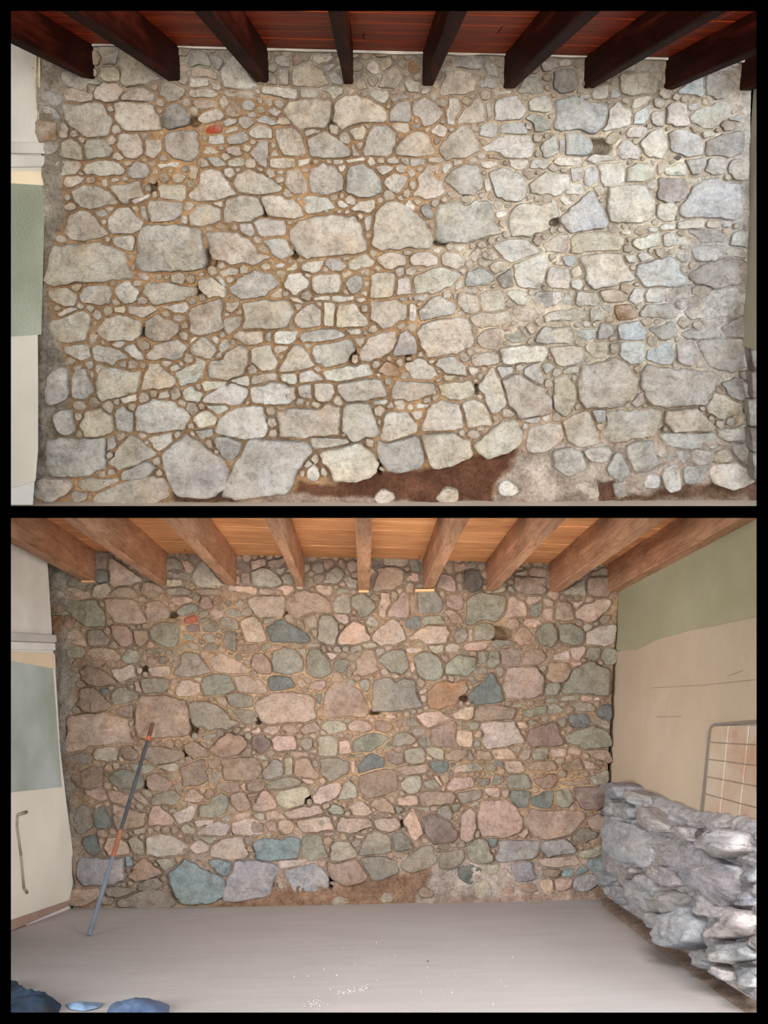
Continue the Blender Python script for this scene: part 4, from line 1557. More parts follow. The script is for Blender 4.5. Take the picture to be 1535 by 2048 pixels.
G 1089,1400 1117,1396 1117,1403 1090,1405
G 1120,1393 1159,1389 1158,1402 1119,1403
P 1164,1392 1185,1390 1184,1399 1175,1403 1164,1402
p 1186,1397 1200,1396 1197,1402 1187,1401
G 1046,1421 1092,1410 1090,1427 1073,1432 1043,1432
G 1096,1413 1107,1408 1130,1419 1120,1426 1101,1430 1095,1427
T 1106,1424 1113,1419 1121,1422 1112,1427
N 1133,1404 1179,1404 1193,1416 1188,1425 1159,1424 1150,1421
B 1198,1411 1216,1412 1219,1442 1192,1431
P 1030,1445 1048,1443 1057,1457 1037,1458
G 1055,1444 1068,1439 1079,1445 1061,1455
p 961,1449 986,1444 1028,1441 1037,1462 1050,1486 1016,1490 972,1497 965,1490 966,1467
V 1055,1459 1106,1443 1114,1452 1125,1490 1098,1493 1058,1494 1053,1472
N 1113,1439 1130,1434 1128,1455 1116,1447
B 1135,1429 1171,1426 1182,1443 1171,1456 1141,1454
G 1129,1472 1161,1457 1191,1450 1216,1464 1218,1493 1170,1500 1131,1486
N 1184,1434 1212,1440 1218,1460 1191,1450
N 933,1447 949,1445 961,1449 948,1462 938,1459
G 946,1485 956,1479 961,1492 952,1498 945,1493
G 920,1498 932,1497 934,1510 926,1520 919,1521
N 937,1497 946,1510 946,1521 933,1520
T 949,1519 952,1498 978,1503 986,1516 978,1522
P 983,1502 1022,1499 1033,1516 1001,1518 989,1516
P 1036,1516 1047,1497 1062,1498 1059,1516 1047,1523
G 1063,1507 1073,1496 1094,1496 1093,1519 1065,1520
P 1100,1500 1133,1497 1131,1513 1104,1515
P 1135,1497 1154,1492 1164,1502 1154,1511 1133,1507
T 1171,1502 1211,1500 1220,1523 1191,1519
C 919,1529 945,1525 963,1529 967,1540 954,1542 918,1547
N 969,1526 994,1531 990,1541 972,1546
B 987,1522 1001,1521 1004,1533 992,1531
P 1008,1523 1042,1522 1051,1535 1043,1545 1013,1544
T 1053,1533 1065,1522 1104,1519 1114,1531 1112,1542 1077,1542 1055,1541
T 1119,1531 1158,1516 1167,1539 1134,1544
P 1163,1518 1196,1529 1200,1541 1169,1539
P 170,1581 187,1577 208,1579 216,1596 212,1601 189,1598
T 215,1585 225,1579 250,1587 270,1597 273,1604 256,1606 251,1614 241,1606 220,1601
N 244,1581 251,1577 266,1578 260,1587
P 264,1589 278,1584 295,1605 300,1612 276,1601
N 298,1607 311,1587 348,1578 363,1593 357,1607 349,1611 326,1607 309,1613
P 222,1608 244,1612 278,1622 294,1631 291,1637 226,1628
N 337,1619 350,1616 356,1623 347,1628 337,1626
P 188,1610 205,1606 199,1621 191,1619
P 142,1790 150,1781 197,1774 201,1787 167,1808 144,1805 137,1798
N 213,1775 272,1777 276,1781 244,1792 217,1793
N 238,1799 276,1783 305,1774 339,1783 348,1806 331,1812 240,1809
N 205,1795 229,1793 225,1803 207,1805
G 365,1580 376,1578 365,1587
P 367,1603 369,1589 386,1576 400,1584 411,1594 400,1607 378,1605
T 409,1587 421,1575 431,1588 417,1601 411,1594
T 430,1571 446,1565 478,1564 480,1579 469,1585 450,1583 433,1577
P 480,1570 491,1565 492,1581 482,1577
T 493,1570 503,1563 531,1563 527,1575 516,1583 495,1581
N 533,1569 546,1560 587,1553 606,1565 591,1569 563,1576 535,1580
G 396,1611 419,1606 422,1595 443,1584 458,1592 459,1612 449,1628 427,1639 400,1634
T 460,1592 466,1586 490,1584 499,1603 500,1617 476,1621 461,1610
T 494,1590 507,1585 517,1588 507,1595 497,1597
P 503,1621 520,1589 533,1581 540,1585 558,1614 536,1619
C 552,1585 583,1579 614,1573 620,1588 605,1607 574,1618 555,1610 552,1596
C 507,1628 529,1628 532,1639 519,1640 510,1636
P 532,1626 553,1620 572,1636 533,1639
P 568,1623 609,1615 641,1610 647,1626 609,1634 574,1637
T 506,1641 528,1646 531,1663 518,1673 508,1668
T 530,1646 550,1641 553,1659 557,1665 539,1663
P 556,1641 580,1639 590,1652 582,1667 565,1669 557,1661
P 592,1642 623,1636 649,1630 662,1634 669,1659 636,1664 605,1665 593,1654
A 504,1682 534,1676 549,1678 573,1679 577,1672 599,1675 599,1716 553,1718 539,1720 512,1718
G 603,1675 627,1668 643,1674 653,1702 658,1715 618,1720 601,1707
p 555,1723 610,1719 613,1725 589,1731 560,1735
L 566,1741 628,1727 642,1736 659,1760 659,1772 622,1781 586,1779 577,1766
C 555,1763 561,1755 569,1771 564,1777 555,1773
P 637,1576 648,1571 681,1566 685,1575 676,1593 642,1608 627,1603 626,1591
C 686,1566 699,1559 712,1573 714,1595 676,1602 674,1596 683,1575
T 712,1562 721,1552 752,1539 788,1536 793,1547 798,1568 796,1580 755,1594 728,1600 716,1575
C 800,1564 820,1553 840,1553 841,1576 829,1585 806,1582
G 845,1565 870,1559 882,1576 858,1579 847,1573
P 866,1550 874,1551 886,1568 882,1574 871,1563
P 891,1578 907,1556 942,1552 935,1578 902,1582
P 791,1598 797,1593 835,1593 837,1606 825,1611 799,1610
T 837,1590 845,1582 906,1584 911,1595 907,1605 844,1612
G 652,1621 667,1605 686,1614 689,1628 665,1628
P 695,1612 718,1600 728,1603 749,1627 724,1633 705,1632
T 740,1610 746,1600 764,1597 782,1608 788,1627 759,1623
G 788,1614 806,1615 804,1622 797,1630
P 754,1625 774,1627 763,1632 756,1631
P 673,1661 680,1634 709,1635 741,1638 745,1653 698,1665 677,1663
P 745,1640 772,1636 797,1635 801,1655 781,1664 763,1663 751,1655
P 803,1641 825,1613 831,1622 841,1647 846,1667 829,1685 818,1666
G 831,1616 857,1616 859,1622 838,1632
V 837,1634 866,1627 903,1645 916,1666 911,1683 883,1689 866,1689 850,1667 846,1649
N 874,1617 897,1609 903,1631 901,1641 872,1628
G 899,1613 911,1606 924,1611 913,1622 905,1622
N 642,1630 654,1635 666,1655 642,1665
C 661,1717 662,1688 671,1682 698,1683 711,1699 712,1714 672,1724 662,1721
N 700,1683 722,1679 719,1690 707,1696
P 703,1670 732,1671 728,1677 714,1677
P 648,1666 670,1665 666,1672 648,1674
N 717,1712 726,1679 736,1667 752,1661 774,1668 783,1687 785,1705 755,1710
G 783,1667 807,1663 819,1681 829,1697 806,1703 787,1703
T 803,1705 818,1702 818,1706 804,1709
T 654,1722 672,1725 711,1717 718,1724 738,1754 717,1763 679,1769 659,1752
N 718,1715 755,1711 770,1712 796,1724 798,1739 777,1749 754,1759 742,1756
N 796,1727 824,1708 841,1691 862,1691 872,1707 874,1719 855,1731 824,1741 804,1737 796,1730
N 878,1721 881,1704 927,1697 928,1716 905,1733 882,1733
N 873,1691 898,1688 898,1697 875,1697
P 900,1690 913,1686 913,1692 901,1696
T 840,1783 847,1776 864,1786 855,1790 842,1788
G 759,1801 770,1789 781,1791 782,1799
C 665,1806 675,1796 696,1801 683,1807
P 917,1558 943,1550 949,1573 928,1579 916,1582
N 949,1556 980,1556 979,1566 959,1572
G 983,1562 988,1547 1006,1552 1004,1566 998,1571 983,1569
G 1014,1571 1018,1553 1050,1548 1061,1559 1060,1579 1018,1576
T 1063,1559 1110,1546 1114,1565 1101,1575 1080,1576
T 1114,1567 1168,1553 1180,1564 1178,1570 1129,1571
G 1176,1554 1212,1542 1213,1570 1186,1570
P 1215,1570 1231,1574 1232,1544 1218,1553
N 916,1586 962,1578 965,1595 926,1607 915,1598
P 966,1578 998,1573 1001,1591 993,1596 974,1592
T 1003,1578 1018,1578 1016,1594 1003,1593
B 1018,1596 1022,1578 1060,1581 1052,1616 1037,1616
B 1063,1594 1105,1578 1108,1605 1098,1617 1081,1618 1061,1610
G 1110,1580 1138,1575 1147,1603 1131,1614 1109,1611
V 1142,1575 1172,1571 1212,1570 1218,1591 1214,1612 1199,1620 1172,1622 1155,1612
B 1201,1617 1225,1613 1214,1631 1203,1630
T 1220,1587 1230,1579 1229,1594 1222,1593
P 1218,1598 1229,1594 1226,1617 1221,1609
C 932,1612 959,1602 959,1609 934,1616
P 918,1658 922,1626 941,1612 951,1625 952,1658 944,1681 932,1688 920,1680
P 954,1633 961,1600 1014,1601 1037,1621 1047,1642 1038,1667 1002,1675 960,1671 956,1655
P 1049,1649 1049,1632 1061,1617 1098,1621 1166,1622 1172,1631 1158,1651 1144,1670 1091,1680 1062,1673
P 1032,1670 1056,1654 1056,1668 1047,1677
G 929,1694 958,1676 972,1681 983,1709 985,1721 953,1730 939,1715
A 974,1676 995,1675 994,1694 982,1696
L 987,1718 996,1697 993,1681 1025,1679 1081,1680 1078,1709 1054,1718 1013,1719 993,1720
L 1081,1699 1086,1683 1130,1676 1156,1699 1148,1706 1103,1713 1093,1716
G 1142,1672 1160,1654 1176,1654 1197,1668 1166,1688 1143,1682
P 1172,1639 1196,1628 1222,1639 1208,1654 1181,1659
P 1196,1672 1220,1651 1216,1673
P 1075,1718 1091,1714 1150,1710 1157,1726 1115,1737 1086,1729
C 1156,1703 1203,1693 1204,1708 1191,1713 1159,1712
T 1083,1742 1094,1739 1117,1737 1123,1745 1106,1753 1083,1751
A 1125,1734 1148,1738 1146,1751 1133,1756 1120,1749
A 1177,1721 1200,1712 1208,1722 1199,1740 1187,1742 1176,1733
A 1148,1743 1167,1733 1175,1742 1152,1752
P 1072,1768 1095,1754 1107,1761 1106,1783 1095,1786
P 1106,1760 1144,1757 1134,1774 1112,1778
L 1145,1765 1152,1752 1178,1747 1196,1762 1169,1780 1150,1776
L 1024,1732 1037,1724 1062,1726 1066,1752 1047,1763 1031,1759 1024,1743
p 996,1752 1006,1738 1023,1751 1028,1765 1012,1775 1002,1765
C 959,1734 973,1730 997,1731 994,1745 965,1743
B 919,1737 943,1731 961,1736 963,1754 939,1765 921,1753
P 1004,1777 1024,1770 1027,1784 1013,1793
T 1036,1767 1073,1768 1073,1780 1043,1778
C 951,1766 972,1766 981,1793 953,1791
T 1065,1737 1079,1747 1071,1739
N 159,1617 178,1612 186,1652 159,1664 151,1649
B 188,1615 208,1610 225,1649 211,1659 193,1654
T 225,1630 238,1610 255,1620 295,1625 290,1654 235,1662
P 297,1645 305,1612 320,1612 349,1640 339,1649 295,1651
p 344,1627 389,1607 391,1625 384,1642 357,1646
C 362,1657 372,1646 391,1657 389,1669 367,1667
C 265,1659 290,1654 290,1667 268,1667
B 169,1682 193,1669 203,1704 183,1709
P 208,1689 218,1674 238,1672 258,1687 260,1704 235,1714 216,1711
N 258,1679 270,1672 287,1682 290,1711 268,1706
p 292,1674 320,1667 349,1672 379,1689 367,1709 322,1713 292,1709
L 159,1724 178,1716 250,1714 250,1744 253,1761 213,1768 169,1772 159,1753
A 250,1714 263,1714 265,1729 253,1736
T 255,1753 282,1716 295,1716 327,1746 297,1761 270,1763
N 277,1766 312,1753 327,1766 317,1778 277,1782
C 310,1721 349,1714 352,1729 329,1741
A 334,1748 372,1716 391,1726 416,1739 441,1753 453,1768 448,1793 416,1803 367,1803 339,1768
P 375,1602 395,1610 390,1637 375,1640
p 385,1642 395,1640 430,1637 427,1648 395,1653
p 392,1667 415,1647 439,1640 460,1651 457,1669 430,1672 395,1671
p 464,1647 491,1636 514,1640 531,1654 526,1669 489,1671 465,1667
C 430,1635 459,1632 462,1642 444,1642
P 464,1630 499,1625 501,1635 479,1640 464,1640
C 397,1673 430,1672 437,1679 422,1688
p 420,1694 432,1682 462,1674 484,1672 499,1709 489,1719 454,1721 420,1714
p 380,1692 397,1679 420,1692 417,1701 395,1709 380,1699
N 382,1711 412,1706 417,1716 400,1724
A 420,1719 437,1716 462,1724 462,1744 449,1753 432,1741 417,1726
L 474,1719 509,1721 553,1729 558,1741 538,1788 486,1797 447,1800 443,1786 462,1744
P 596,1137 606,1130 618,1132 619,1142 603,1146
N 987,1138 985,1146 977,1148 973,1140 979,1135
C 934,1107 940,1117 933,1126 924,1117 923,1108
N 158,1145 158,1134 172,1136 168,1148
P 314,1121 317,1134 306,1142 296,1133 301,1124
G 287,1128 279,1136 266,1132 272,1122 282,1117
B 1022,1113 1031,1122 1033,1131 1024,1134 1019,1125
B 1108,1148 1124,1151 1130,1158 1120,1164 1109,1159
N 865,1115 870,1104 879,1097 887,1110 878,1116
G 700,1114 691,1123 682,1111 694,1102
N 730,1146 735,1156 725,1163 716,1149
T 450,1150 440,1141 452,1137 460,1145
P 724,1119 737,1117 744,1124 740,1132 729,1138 719,1129
N 1012,1131 1002,1130 992,1124 1001,1117 1013,1119
N 823,1103 835,1099 843,1111 829,1118
P 1181,1131 1181,1142 1169,1140 1163,1132 1172,1128
B 298,1162 284,1154 293,1142 306,1148 310,1156
N 853,1125 862,1118 871,1130 866,1143 854,1136
C 1148,1139 1147,1149 1138,1153 1130,1147 1135,1141
B 1107,1142 1104,1133 1112,1127 1122,1128 1127,1135 1120,1140
C 807,1707 809,1718 796,1718 789,1714 794,1708
P 305,1328 296,1325 296,1317 309,1315 319,1323
P 1150,1134 1131,1130 1135,1114 1149,1120
N 1121,1538 1134,1547 1123,1555 1110,1550
P 430,1113 433,1129 415,1129 416,1114
N 1005,1147 1012,1154 1010,1163 997,1158 992,1148
G 1085,1131 1070,1132 1060,1125 1068,1119 1080,1118
B 154,1132 143,1125 137,1118 146,1114 156,1115 163,1124
P 448,1126 451,1112 467,1115 465,1130
C 617,1172 607,1168 603,1159 617,1156 625,1160 628,1168
N 581,1118 594,1123 585,1134 574,1128
N 358,1660 348,1668 339,1654 353,1651
P 1116,1185 1115,1196 1104,1201 1095,1192 1099,1184 1107,1180
B 252,1115 260,1118 261,1130 248,1130 242,1119
T 964,1118 954,1125 946,1112 957,1105
N 840,1154 846,1146 854,1144 863,1149 859,1156 851,1160
G 1196,1135 1190,1121 1203,1117 1209,1130
P 909,1115 901,1121 890,1113 896,1101 906,1106
T 894,1143 887,1133 896,1128 904,1136 901,1144
B 759,1122 747,1120 739,1111 752,1107 764,1111
N 979,1126 970,1119 978,1109 990,1116 990,1129
G 282,1581 293,1581 304,1584 306,1594 295,1594 288,1590
T 183,1138 170,1134 171,1121 181,1119 191,1127
P 197,1661 208,1658 213,1671 203,1675 194,1670
T 347,1488 353,1478 363,1482 364,1493 355,1497
B 321,1328 318,1317 331,1314 341,1318 336,1327
P 878,1554 891,1548 898,1558 887,1568
N 604,1242 610,1250 610,1262 594,1258 592,1244
P 626,1106 636,1113 629,1123 616,1120 617,1112
N 982,1170 971,1168 975,1158 986,1161
P 677,1114 672,1122 663,1117 663,1108 673,1106
P 471,1152 477,1158 479,1167 466,1169 457,1163 461,1154
P 1089,1208 1084,1198 1100,1197 1107,1205 1101,1214
T 1035,1124 1046,1118 1058,1121 1060,1134 1045,1134
T 223,1532 226,1540 218,1545 209,1538 213,1527
B 846,1105 850,1095 863,1100 860,1112 852,1114
N 705,1104 716,1102 728,1105 724,1115 715,1117 706,1114
N 272,1609 281,1606 287,1612 285,1620 275,1619
G 371,1671 383,1672 388,1683 377,1690 368,1681
P 820,1164 830,1173 823,1185 812,1187 812,1174
N 607,1151 603,1162 592,1158 583,1153 592,1146 600,1146
N 256,1680 246,1675 240,1667 248,1661 259,1668
P 291,1194 293,1202 287,1207 279,1201 281,1193
T 610,1120 599,1122 590,1119 590,1111 600,1105 611,1109
N 851,1674 861,1681 852,1687 843,1685 841,1675
C 364,1286 374,1288 379,1298 368,1301 358,1301 357,1292
N 390,1128 380,1123 383,1114 392,1112 395,1120
P 297,1671 295,1659 299,1654 309,1657 309,1668
N 1008,1337 1007,1350 996,1356 991,1346 990,1337 999,1333
N 1205,1231 1216,1233 1213,1247 1201,1250 1196,1239
P 954,1463 964,1461 966,1470 958,1476 950,1478 947,1468
P 636,1731 637,1719 650,1722 648,1733
T 1065,1584 1060,1575 1070,1571 1077,1575 1078,1582 1072,1587
P 419,1313 412,1318 401,1315 403,1303 416,1303
P 647,1569 636,1565 641,1557 650,1555 653,1563
T 220,1662 220,1654 229,1657 234,1663 232,1670 223,1670
N 1098,1175 1095,1165 1104,1161 1114,1165 1110,1177
N 172,1156 179,1146 189,1151 185,1161
T 304,1114 319,1110 334,1115 324,1123 310,1126
N 507,1226 494,1232 479,1231 487,1217 500,1213
P 783,1606 777,1599 783,1590 794,1600
C 1057,1401 1069,1401 1067,1410 1057,1416 1048,1409
C 572,1228 587,1229 589,1239 588,1248 573,1244 570,1236
P 694,1677 681,1682 677,1669 690,1664
N 834,1367 836,1358 845,1359 850,1367 845,1373 838,1374
N 704,1309 710,1315 702,1323 693,1314
N 336,1194 338,1204 327,1206 321,1198 327,1192
P 1017,1136 1025,1143 1021,1153 1007,1149 1006,1135
T 209,1328 215,1329 216,1336 213,1342 205,1339 205,1332
B 1152,1144 1163,1141 1174,1145 1168,1155 1156,1156
P 220,1576 211,1575 209,1563 224,1565
P 639,1116 639,1106 649,1105 658,1106 660,1116 649,1118
G 533,1515 531,1504 541,1500 552,1505 545,1515
P 322,1664 326,1655 337,1652 341,1662 334,1666
N 394,1207 384,1195 393,1185 403,1196
P 772,1334 777,1347 767,1352 760,1341
N 1026,1259 1017,1251 1019,1238 1030,1234 1039,1245 1035,1254
P 681,1119 692,1129 686,1137 677,1132
B 493,1689 488,1682 489,1674 498,1673 504,1680 501,1688
G 1146,1424 1134,1427 1129,1419 1137,1412 1148,1415
P 1165,1518 1166,1507 1176,1507 1178,1518
N 894,1413 903,1422 899,1433 889,1426
C 1102,1131 1090,1127 1084,1121 1093,1114 1104,1119
C 598,1658 601,1665 601,1673 591,1674 587,1666 590,1660
G 1096,1440 1090,1448 1084,1440 1080,1433 1090,1431 1100,1432
N 476,1193 482,1188 488,1190 495,1194 490,1202 481,1200
C 313,1166 316,1159 324,1152 333,1160 329,1169 320,1170
G 154,1367 159,1362 166,1360 172,1367 169,1375 159,1376
B 447,1268 439,1278 428,1275 434,1266
C 332,1751 335,1760 323,1763 320,1753
P 483,1455 479,1464 471,1469 465,1461 471,1453
P 356,1364 351,1370 341,1367 343,1358 353,1354
N 923,1148 924,1159 917,1164 909,1157 914,1149
P 668,1344 679,1345 678,1357 669,1360 662,1354
G 906,1635 914,1631 919,1638 907,1644
C 161,1424 152,1428 146,1421 149,1414 160,1414
B 762,1200 751,1204 741,1202 736,1193 748,1187 757,1192
B 638,1149 648,1154 642,1163 630,1166 626,1154
P 1007,1539 1007,1548 995,1546 995,1537
P 599,1165 609,1170 601,1182 590,1175 590,1167
T 1169,1694 1172,1684 1182,1684 1182,1692 1176,1698
P 306,1298 292,1293 300,1282 309,1287
N 1169,1541 1177,1543 1179,1552 1171,1555 1162,1552 1164,1544
N 916,1693 915,1687 924,1679 931,1687 926,1696
T 345,1498 329,1496 329,1484 339,1474 351,1485
P 811,1421 819,1425 818,1432 812,1436 804,1430
C 355,1567 362,1573 364,1583 352,1582 345,1573
G 466,1417 463,1426 453,1424 454,1415
N 383,1180 371,1178 372,1165 386,1166 390,1175
B 613,1572 622,1571 632,1571 632,1580 627,1588 619,1581
C 1037,1492 1045,1497 1036,1506 1020,1502 1022,1492
P 404,1572 412,1577 410,1587 401,1583 398,1577
N 259,1760 266,1762 267,1769 262,1772 256,1767
G 1069,1337 1085,1330 1098,1338 1084,1345
G 466,1611 472,1619 470,1627 461,1627 455,1618
C 238,1538 229,1538 226,1530 229,1524 236,1525 242,1531
P 435,1294 442,1287 453,1291 455,1300 450,1307 438,1305
C 497,1465 505,1468 502,1475 498,1480 489,1477 489,1467
P 461,1143 469,1135 478,1140 473,1149
T 230,1297 216,1294 223,1284 232,1284 240,1293
C 623,1599 624,1606 619,1613 614,1606 612,1597
B 294,1110 301,1119 292,1124 281,1122 282,1109
P 658,1690 647,1691 646,1678 657,1671 665,1681
T 557,1752 558,1745 567,1743 569,1751 563,1759
N 909,1263 895,1259 898,1250 915,1253
C 326,1141 333,1147 325,1152 317,1154 315,1145 318,1138
T 495,1128 485,1122 485,1111 495,1110 502,1114 501,1121
N 1133,1174 1128,1179 1117,1182 1116,1174 1118,1166 1128,1169
B 815,1098 818,1106 809,1111 804,1103 807,1094
G 807,1450 815,1452 822,1456 818,1463 811,1462 806,1458
N 1121,1530 1108,1526 1111,1517 1123,1515 1129,1523
B 454,1199 464,1200 465,1209 460,1214 452,1215 446,1206
P 193,1599 187,1607 177,1604 181,1595
N 1130,1457 1135,1451 1145,1454 1141,1464 1131,1467
T 1153,1698 1156,1691 1165,1688 1168,1695 1160,1703
N 960,1141 955,1133 961,1126 968,1131 967,1138
G 870,1130 883,1131 886,1142 874,1143
B 1007,1404 1016,1402 1023,1403 1023,1409 1017,1414 1009,1412
P 961,1546 966,1542 970,1546 971,1553 963,1553
G 474,1122 462,1114 478,1107 485,1118
N 623,1358 623,1369 610,1368 606,1358 616,1352
P 436,1134 438,1140 432,1143 423,1144 424,1138 428,1134
T 751,1511 751,1503 754,1498 764,1496 766,1505 760,1511
N 1029,1430 1043,1427 1046,1435 1040,1441 1031,1438
P 1182,1205 1167,1204 1174,1195 1185,1195
T 712,1559 705,1566 695,1559 703,1551 713,1548
C 1067,1540 1072,1552 1060,1558 1055,1548
B 626,1534 624,1527 625,1519 634,1522 636,1529 635,1535
P 181,1495 189,1497 186,1503 180,1505 173,1505 174,1498
C 449,1167 444,1164 441,1156 449,1155 456,1157 458,1166
P 754,1148 743,1156 734,1144 746,1135
P 853,1551 854,1558 844,1557 844,1550
P 474,1199 464,1201 463,1193 466,1185 475,1189
B 331,1781 326,1772 333,1768 339,1774
C 275,1516 285,1515 294,1520 291,1528 278,1528
T 998,1144 987,1140 990,1132 999,1128 1006,1138
T 688,1617 681,1610 683,1602 691,1602 693,1609
T 1179,1113 1188,1114 1188,1123 1183,1128 1175,1124 1171,1116
N 603,1467 608,1473 601,1476 594,1479 591,1472 595,1467
T 683,1317 679,1310 686,1303 695,1308 693,1317
P 361,1600 374,1602 374,1613 364,1617 357,1609
T 1035,1195 1031,1189 1038,1187 1047,1193 1050,1199 1043,1201
T 417,1733 409,1738 403,1731 404,1723 413,1725
N 720,1357 713,1364 706,1358 715,1349
C 781,1192 783,1183 791,1182 796,1189 794,1201 785,1197
P 1139,1553 1137,1548 1142,1544 1150,1546 1149,1553 1143,1557
P 1151,1618 1139,1620 1143,1607 1153,1607
G 1104,1151 1096,1148 1092,1141 1100,1138 1106,1143
T 271,1722 265,1715 266,1710 275,1709 278,1717
B 901,1555 894,1545 901,1538 906,1544
N 678,1463 688,1468 688,1476 680,1481 672,1472
P 493,1689 504,1692 509,1702 501,1707 492,1701
B 487,1319 476,1325 470,1315 473,1307 482,1309
P 214,1254 225,1259 222,1268 213,1272 206,1261
C 290,1148 279,1155 272,1147 274,1139 285,1136
P 274,1490 282,1494 278,1500 268,1499 267,1491
P 209,1610 208,1602 218,1602 222,1611 215,1614
G 194,1334 185,1333 181,1326 185,1321 194,1319 196,1328
P 861,1613 870,1610 877,1618 868,1625 860,1621
T 572,1760 577,1766 577,1773 572,1772 569,1767
G 346,1309 336,1311 331,1306 335,1301 343,1300
N 491,1333 486,1325 491,1319 500,1321 500,1327
P 817,1132 819,1140 811,1145 806,1137
P 734,1261 737,1252 747,1256 744,1264 738,1269
C 247,1515 250,1521 245,1524 240,1522 235,1515 242,1512
P 768,1096 777,1097 776,1106 770,1110 765,1104
G 1158,1255 1151,1251 1150,1243 1157,1238 1163,1242 1164,1249
T 831,1123 838,1114 850,1118 851,1126 841,1128
G 1133,1163 1143,1159 1146,1169 1135,1170
B 784,1109 779,1099 790,1095 794,1106
T 916,1414 914,1421 907,1421 904,1415 910,1411
C 906,1364 895,1362 897,1350 907,1354
P 348,1384 344,1393 336,1387 336,1379 343,1379
G 706,1326 713,1332 710,1341 702,1339 698,1332
N 318,1546 316,1540 323,1537 331,1541 330,1548 323,1551
G 497,1709 506,1707 509,1714 506,1718 497,1716
P 815,1283 820,1288 817,1294 809,1292 805,1285
B 655,1304 647,1307 641,1295 645,1287 651,1293
P 702,1148 715,1142 718,1154 704,1158
B 322,1610 332,1611 341,1615 335,1622 325,1618
T 1175,1635 1171,1628 1181,1623 1187,1630
N 164,1251 150,1257 145,1247 156,1240
C 529,1670 532,1664 541,1661 545,1670 537,1676
G 701,1622 702,1629 697,1634 690,1634 687,1626 695,1623
B 385,1710 375,1709 372,1701 382,1700
B 700,1338 703,1346 701,1356 691,1352 691,1343
P 781,1349 792,1346 799,1353 795,1359 784,1358
B 564,1678 557,1675 552,1670 560,1668 566,1668 568,1673
B 254,1372 262,1368 270,1371 267,1379 259,1377
C 398,1479 389,1483 384,1475 388,1468 397,1468
T 480,1435 473,1439 465,1440 459,1434 466,1428 475,1430
P 927,1411 920,1415 916,1410 918,1403 925,1404
P 638,1437 645,1443 637,1451 632,1444
B 351,1321 359,1329 350,1336 343,1332 341,1324
C 741,1363 733,1358 739,1352 746,1352 746,1358
P 673,1640 666,1642 663,1635 668,1631 673,1632 675,1635
N 1153,1119 1155,1110 1164,1114 1170,1119 1166,1127 1157,1128
C 869,1145 877,1147 874,1155 867,1157 863,1148
G 374,1114 371,1119 366,1124 360,1118 360,1110 368,1111
P 280,1175 275,1182 266,1177 269,1168 278,1168
N 1212,1112 1221,1116 1220,1126 1211,1127 1208,1119
C 298,1350 292,1355 286,1354 286,1347 294,1344
G 775,1526 784,1525 786,1534 777,1534 770,1531
G 730,1101 736,1101 739,1106 737,1113 731,1110 729,1106
P 350,1717 359,1710 364,1720 356,1724
G 449,1130 440,1133 436,1125 444,1122
B 413,1288 402,1292 395,1286 396,1277 408,1279
P 627,1498 635,1502 631,1508 621,1504
C 621,1465 631,1465 634,1474 627,1478 620,1475
B 439,1457 447,1462 448,1473 436,1475 431,1465
N 912,1447 913,1440 924,1440 924,1448 917,1453
P 795,1466 787,1463 785,1455 797,1452 800,1460
P 626,1260 633,1261 634,1270 628,1275 623,1265
N 814,1357 809,1350 811,1343 823,1343 822,1352
T 1166,1653 1158,1648 1170,1644 1175,1648
N 518,1351 511,1358 503,1354 498,1346 505,1340 514,1343
B 1085,1400 1080,1396 1082,1391 1088,1391 1090,1396
P 355,1670 362,1667 367,1671 366,1677 355,1676
N 241,1298 250,1296 253,1306 243,1308 236,1303
B 924,1298 931,1300 935,1305 930,1312 921,1309 917,1302
P 1051,1618 1051,1627 1044,1632 1039,1625 1041,1617
P 428,1486 422,1492 416,1492 412,1486 415,1480 422,1481
C 1214,1196 1217,1187 1225,1189 1225,1197 1220,1202
T 949,1550 951,1544 957,1545 958,1552 952,1556
P 850,1391 855,1400 847,1407 840,1401 840,1391
P 387,1520 377,1523 371,1516 382,1511
T 935,1192 926,1195 923,1186 932,1182
P 1142,1511 1144,1517 1141,1523 1134,1520 1130,1514 1136,1508
P 335,1211 341,1204 352,1207 351,1219 339,1219
G 219,1427 222,1418 233,1418 227,1427
G 310,1719 304,1721 295,1720 297,1713 306,1714
N 223,1393 219,1400 213,1400 211,1394 215,1391
N 268,1139 260,1140 256,1134 264,1129 273,1133
B 627,1393 623,1387 630,1380 635,1389
T 663,1365 656,1366 653,1359 658,1355 664,1356
P 369,1250 374,1257 367,1261 362,1258 360,1251
B 152,1146 148,1151 143,1145 144,1140 150,1141
N 429,1396 427,1404 419,1404 417,1397 421,1391
P 859,1522 846,1518 856,1510 865,1517
N 742,1395 735,1401 730,1396 732,1388 740,1385
N 799,1288 805,1289 810,1296 802,1298 795,1299 796,1292
C 797,1586 799,1580 806,1583 810,1590 801,1592
C 948,1507 943,1509 942,1503 942,1496 949,1495 950,1502
P 532,1117 536,1109 546,1112 541,1122
P 312,1490 304,1491 303,1482 311,1480
G 484,1271 478,1277 474,1270 477,1266 483,1266
P 212,1211 205,1214 198,1210 200,1200 207,1203
P 1050,1470 1040,1467 1043,1460 1050,1460
B 1203,1530 1196,1530 1190,1525 1197,1520 1205,1524
N 597,1352 592,1360 583,1360 582,1353 588,1350
N 230,1117 232,1112 237,1108 241,1114 242,1121 234,1122
T 900,1285 896,1278 902,1273 907,1277 907,1283
P 1202,1331 1193,1328 1198,1320 1206,1322
G 1144,1204 1132,1204 1132,1195 1139,1192 1147,1195
N 229,1335 222,1335 219,1329 223,1325 229,1325 234,1330
P 407,1469 400,1469 400,1461 407,1455 410,1463
T 631,1563 638,1566 637,1571 627,1570
P 644,1611 647,1605 656,1607 660,1613 655,1617 646,1617
B 267,1667 262,1670 255,1667 257,1661 265,1659
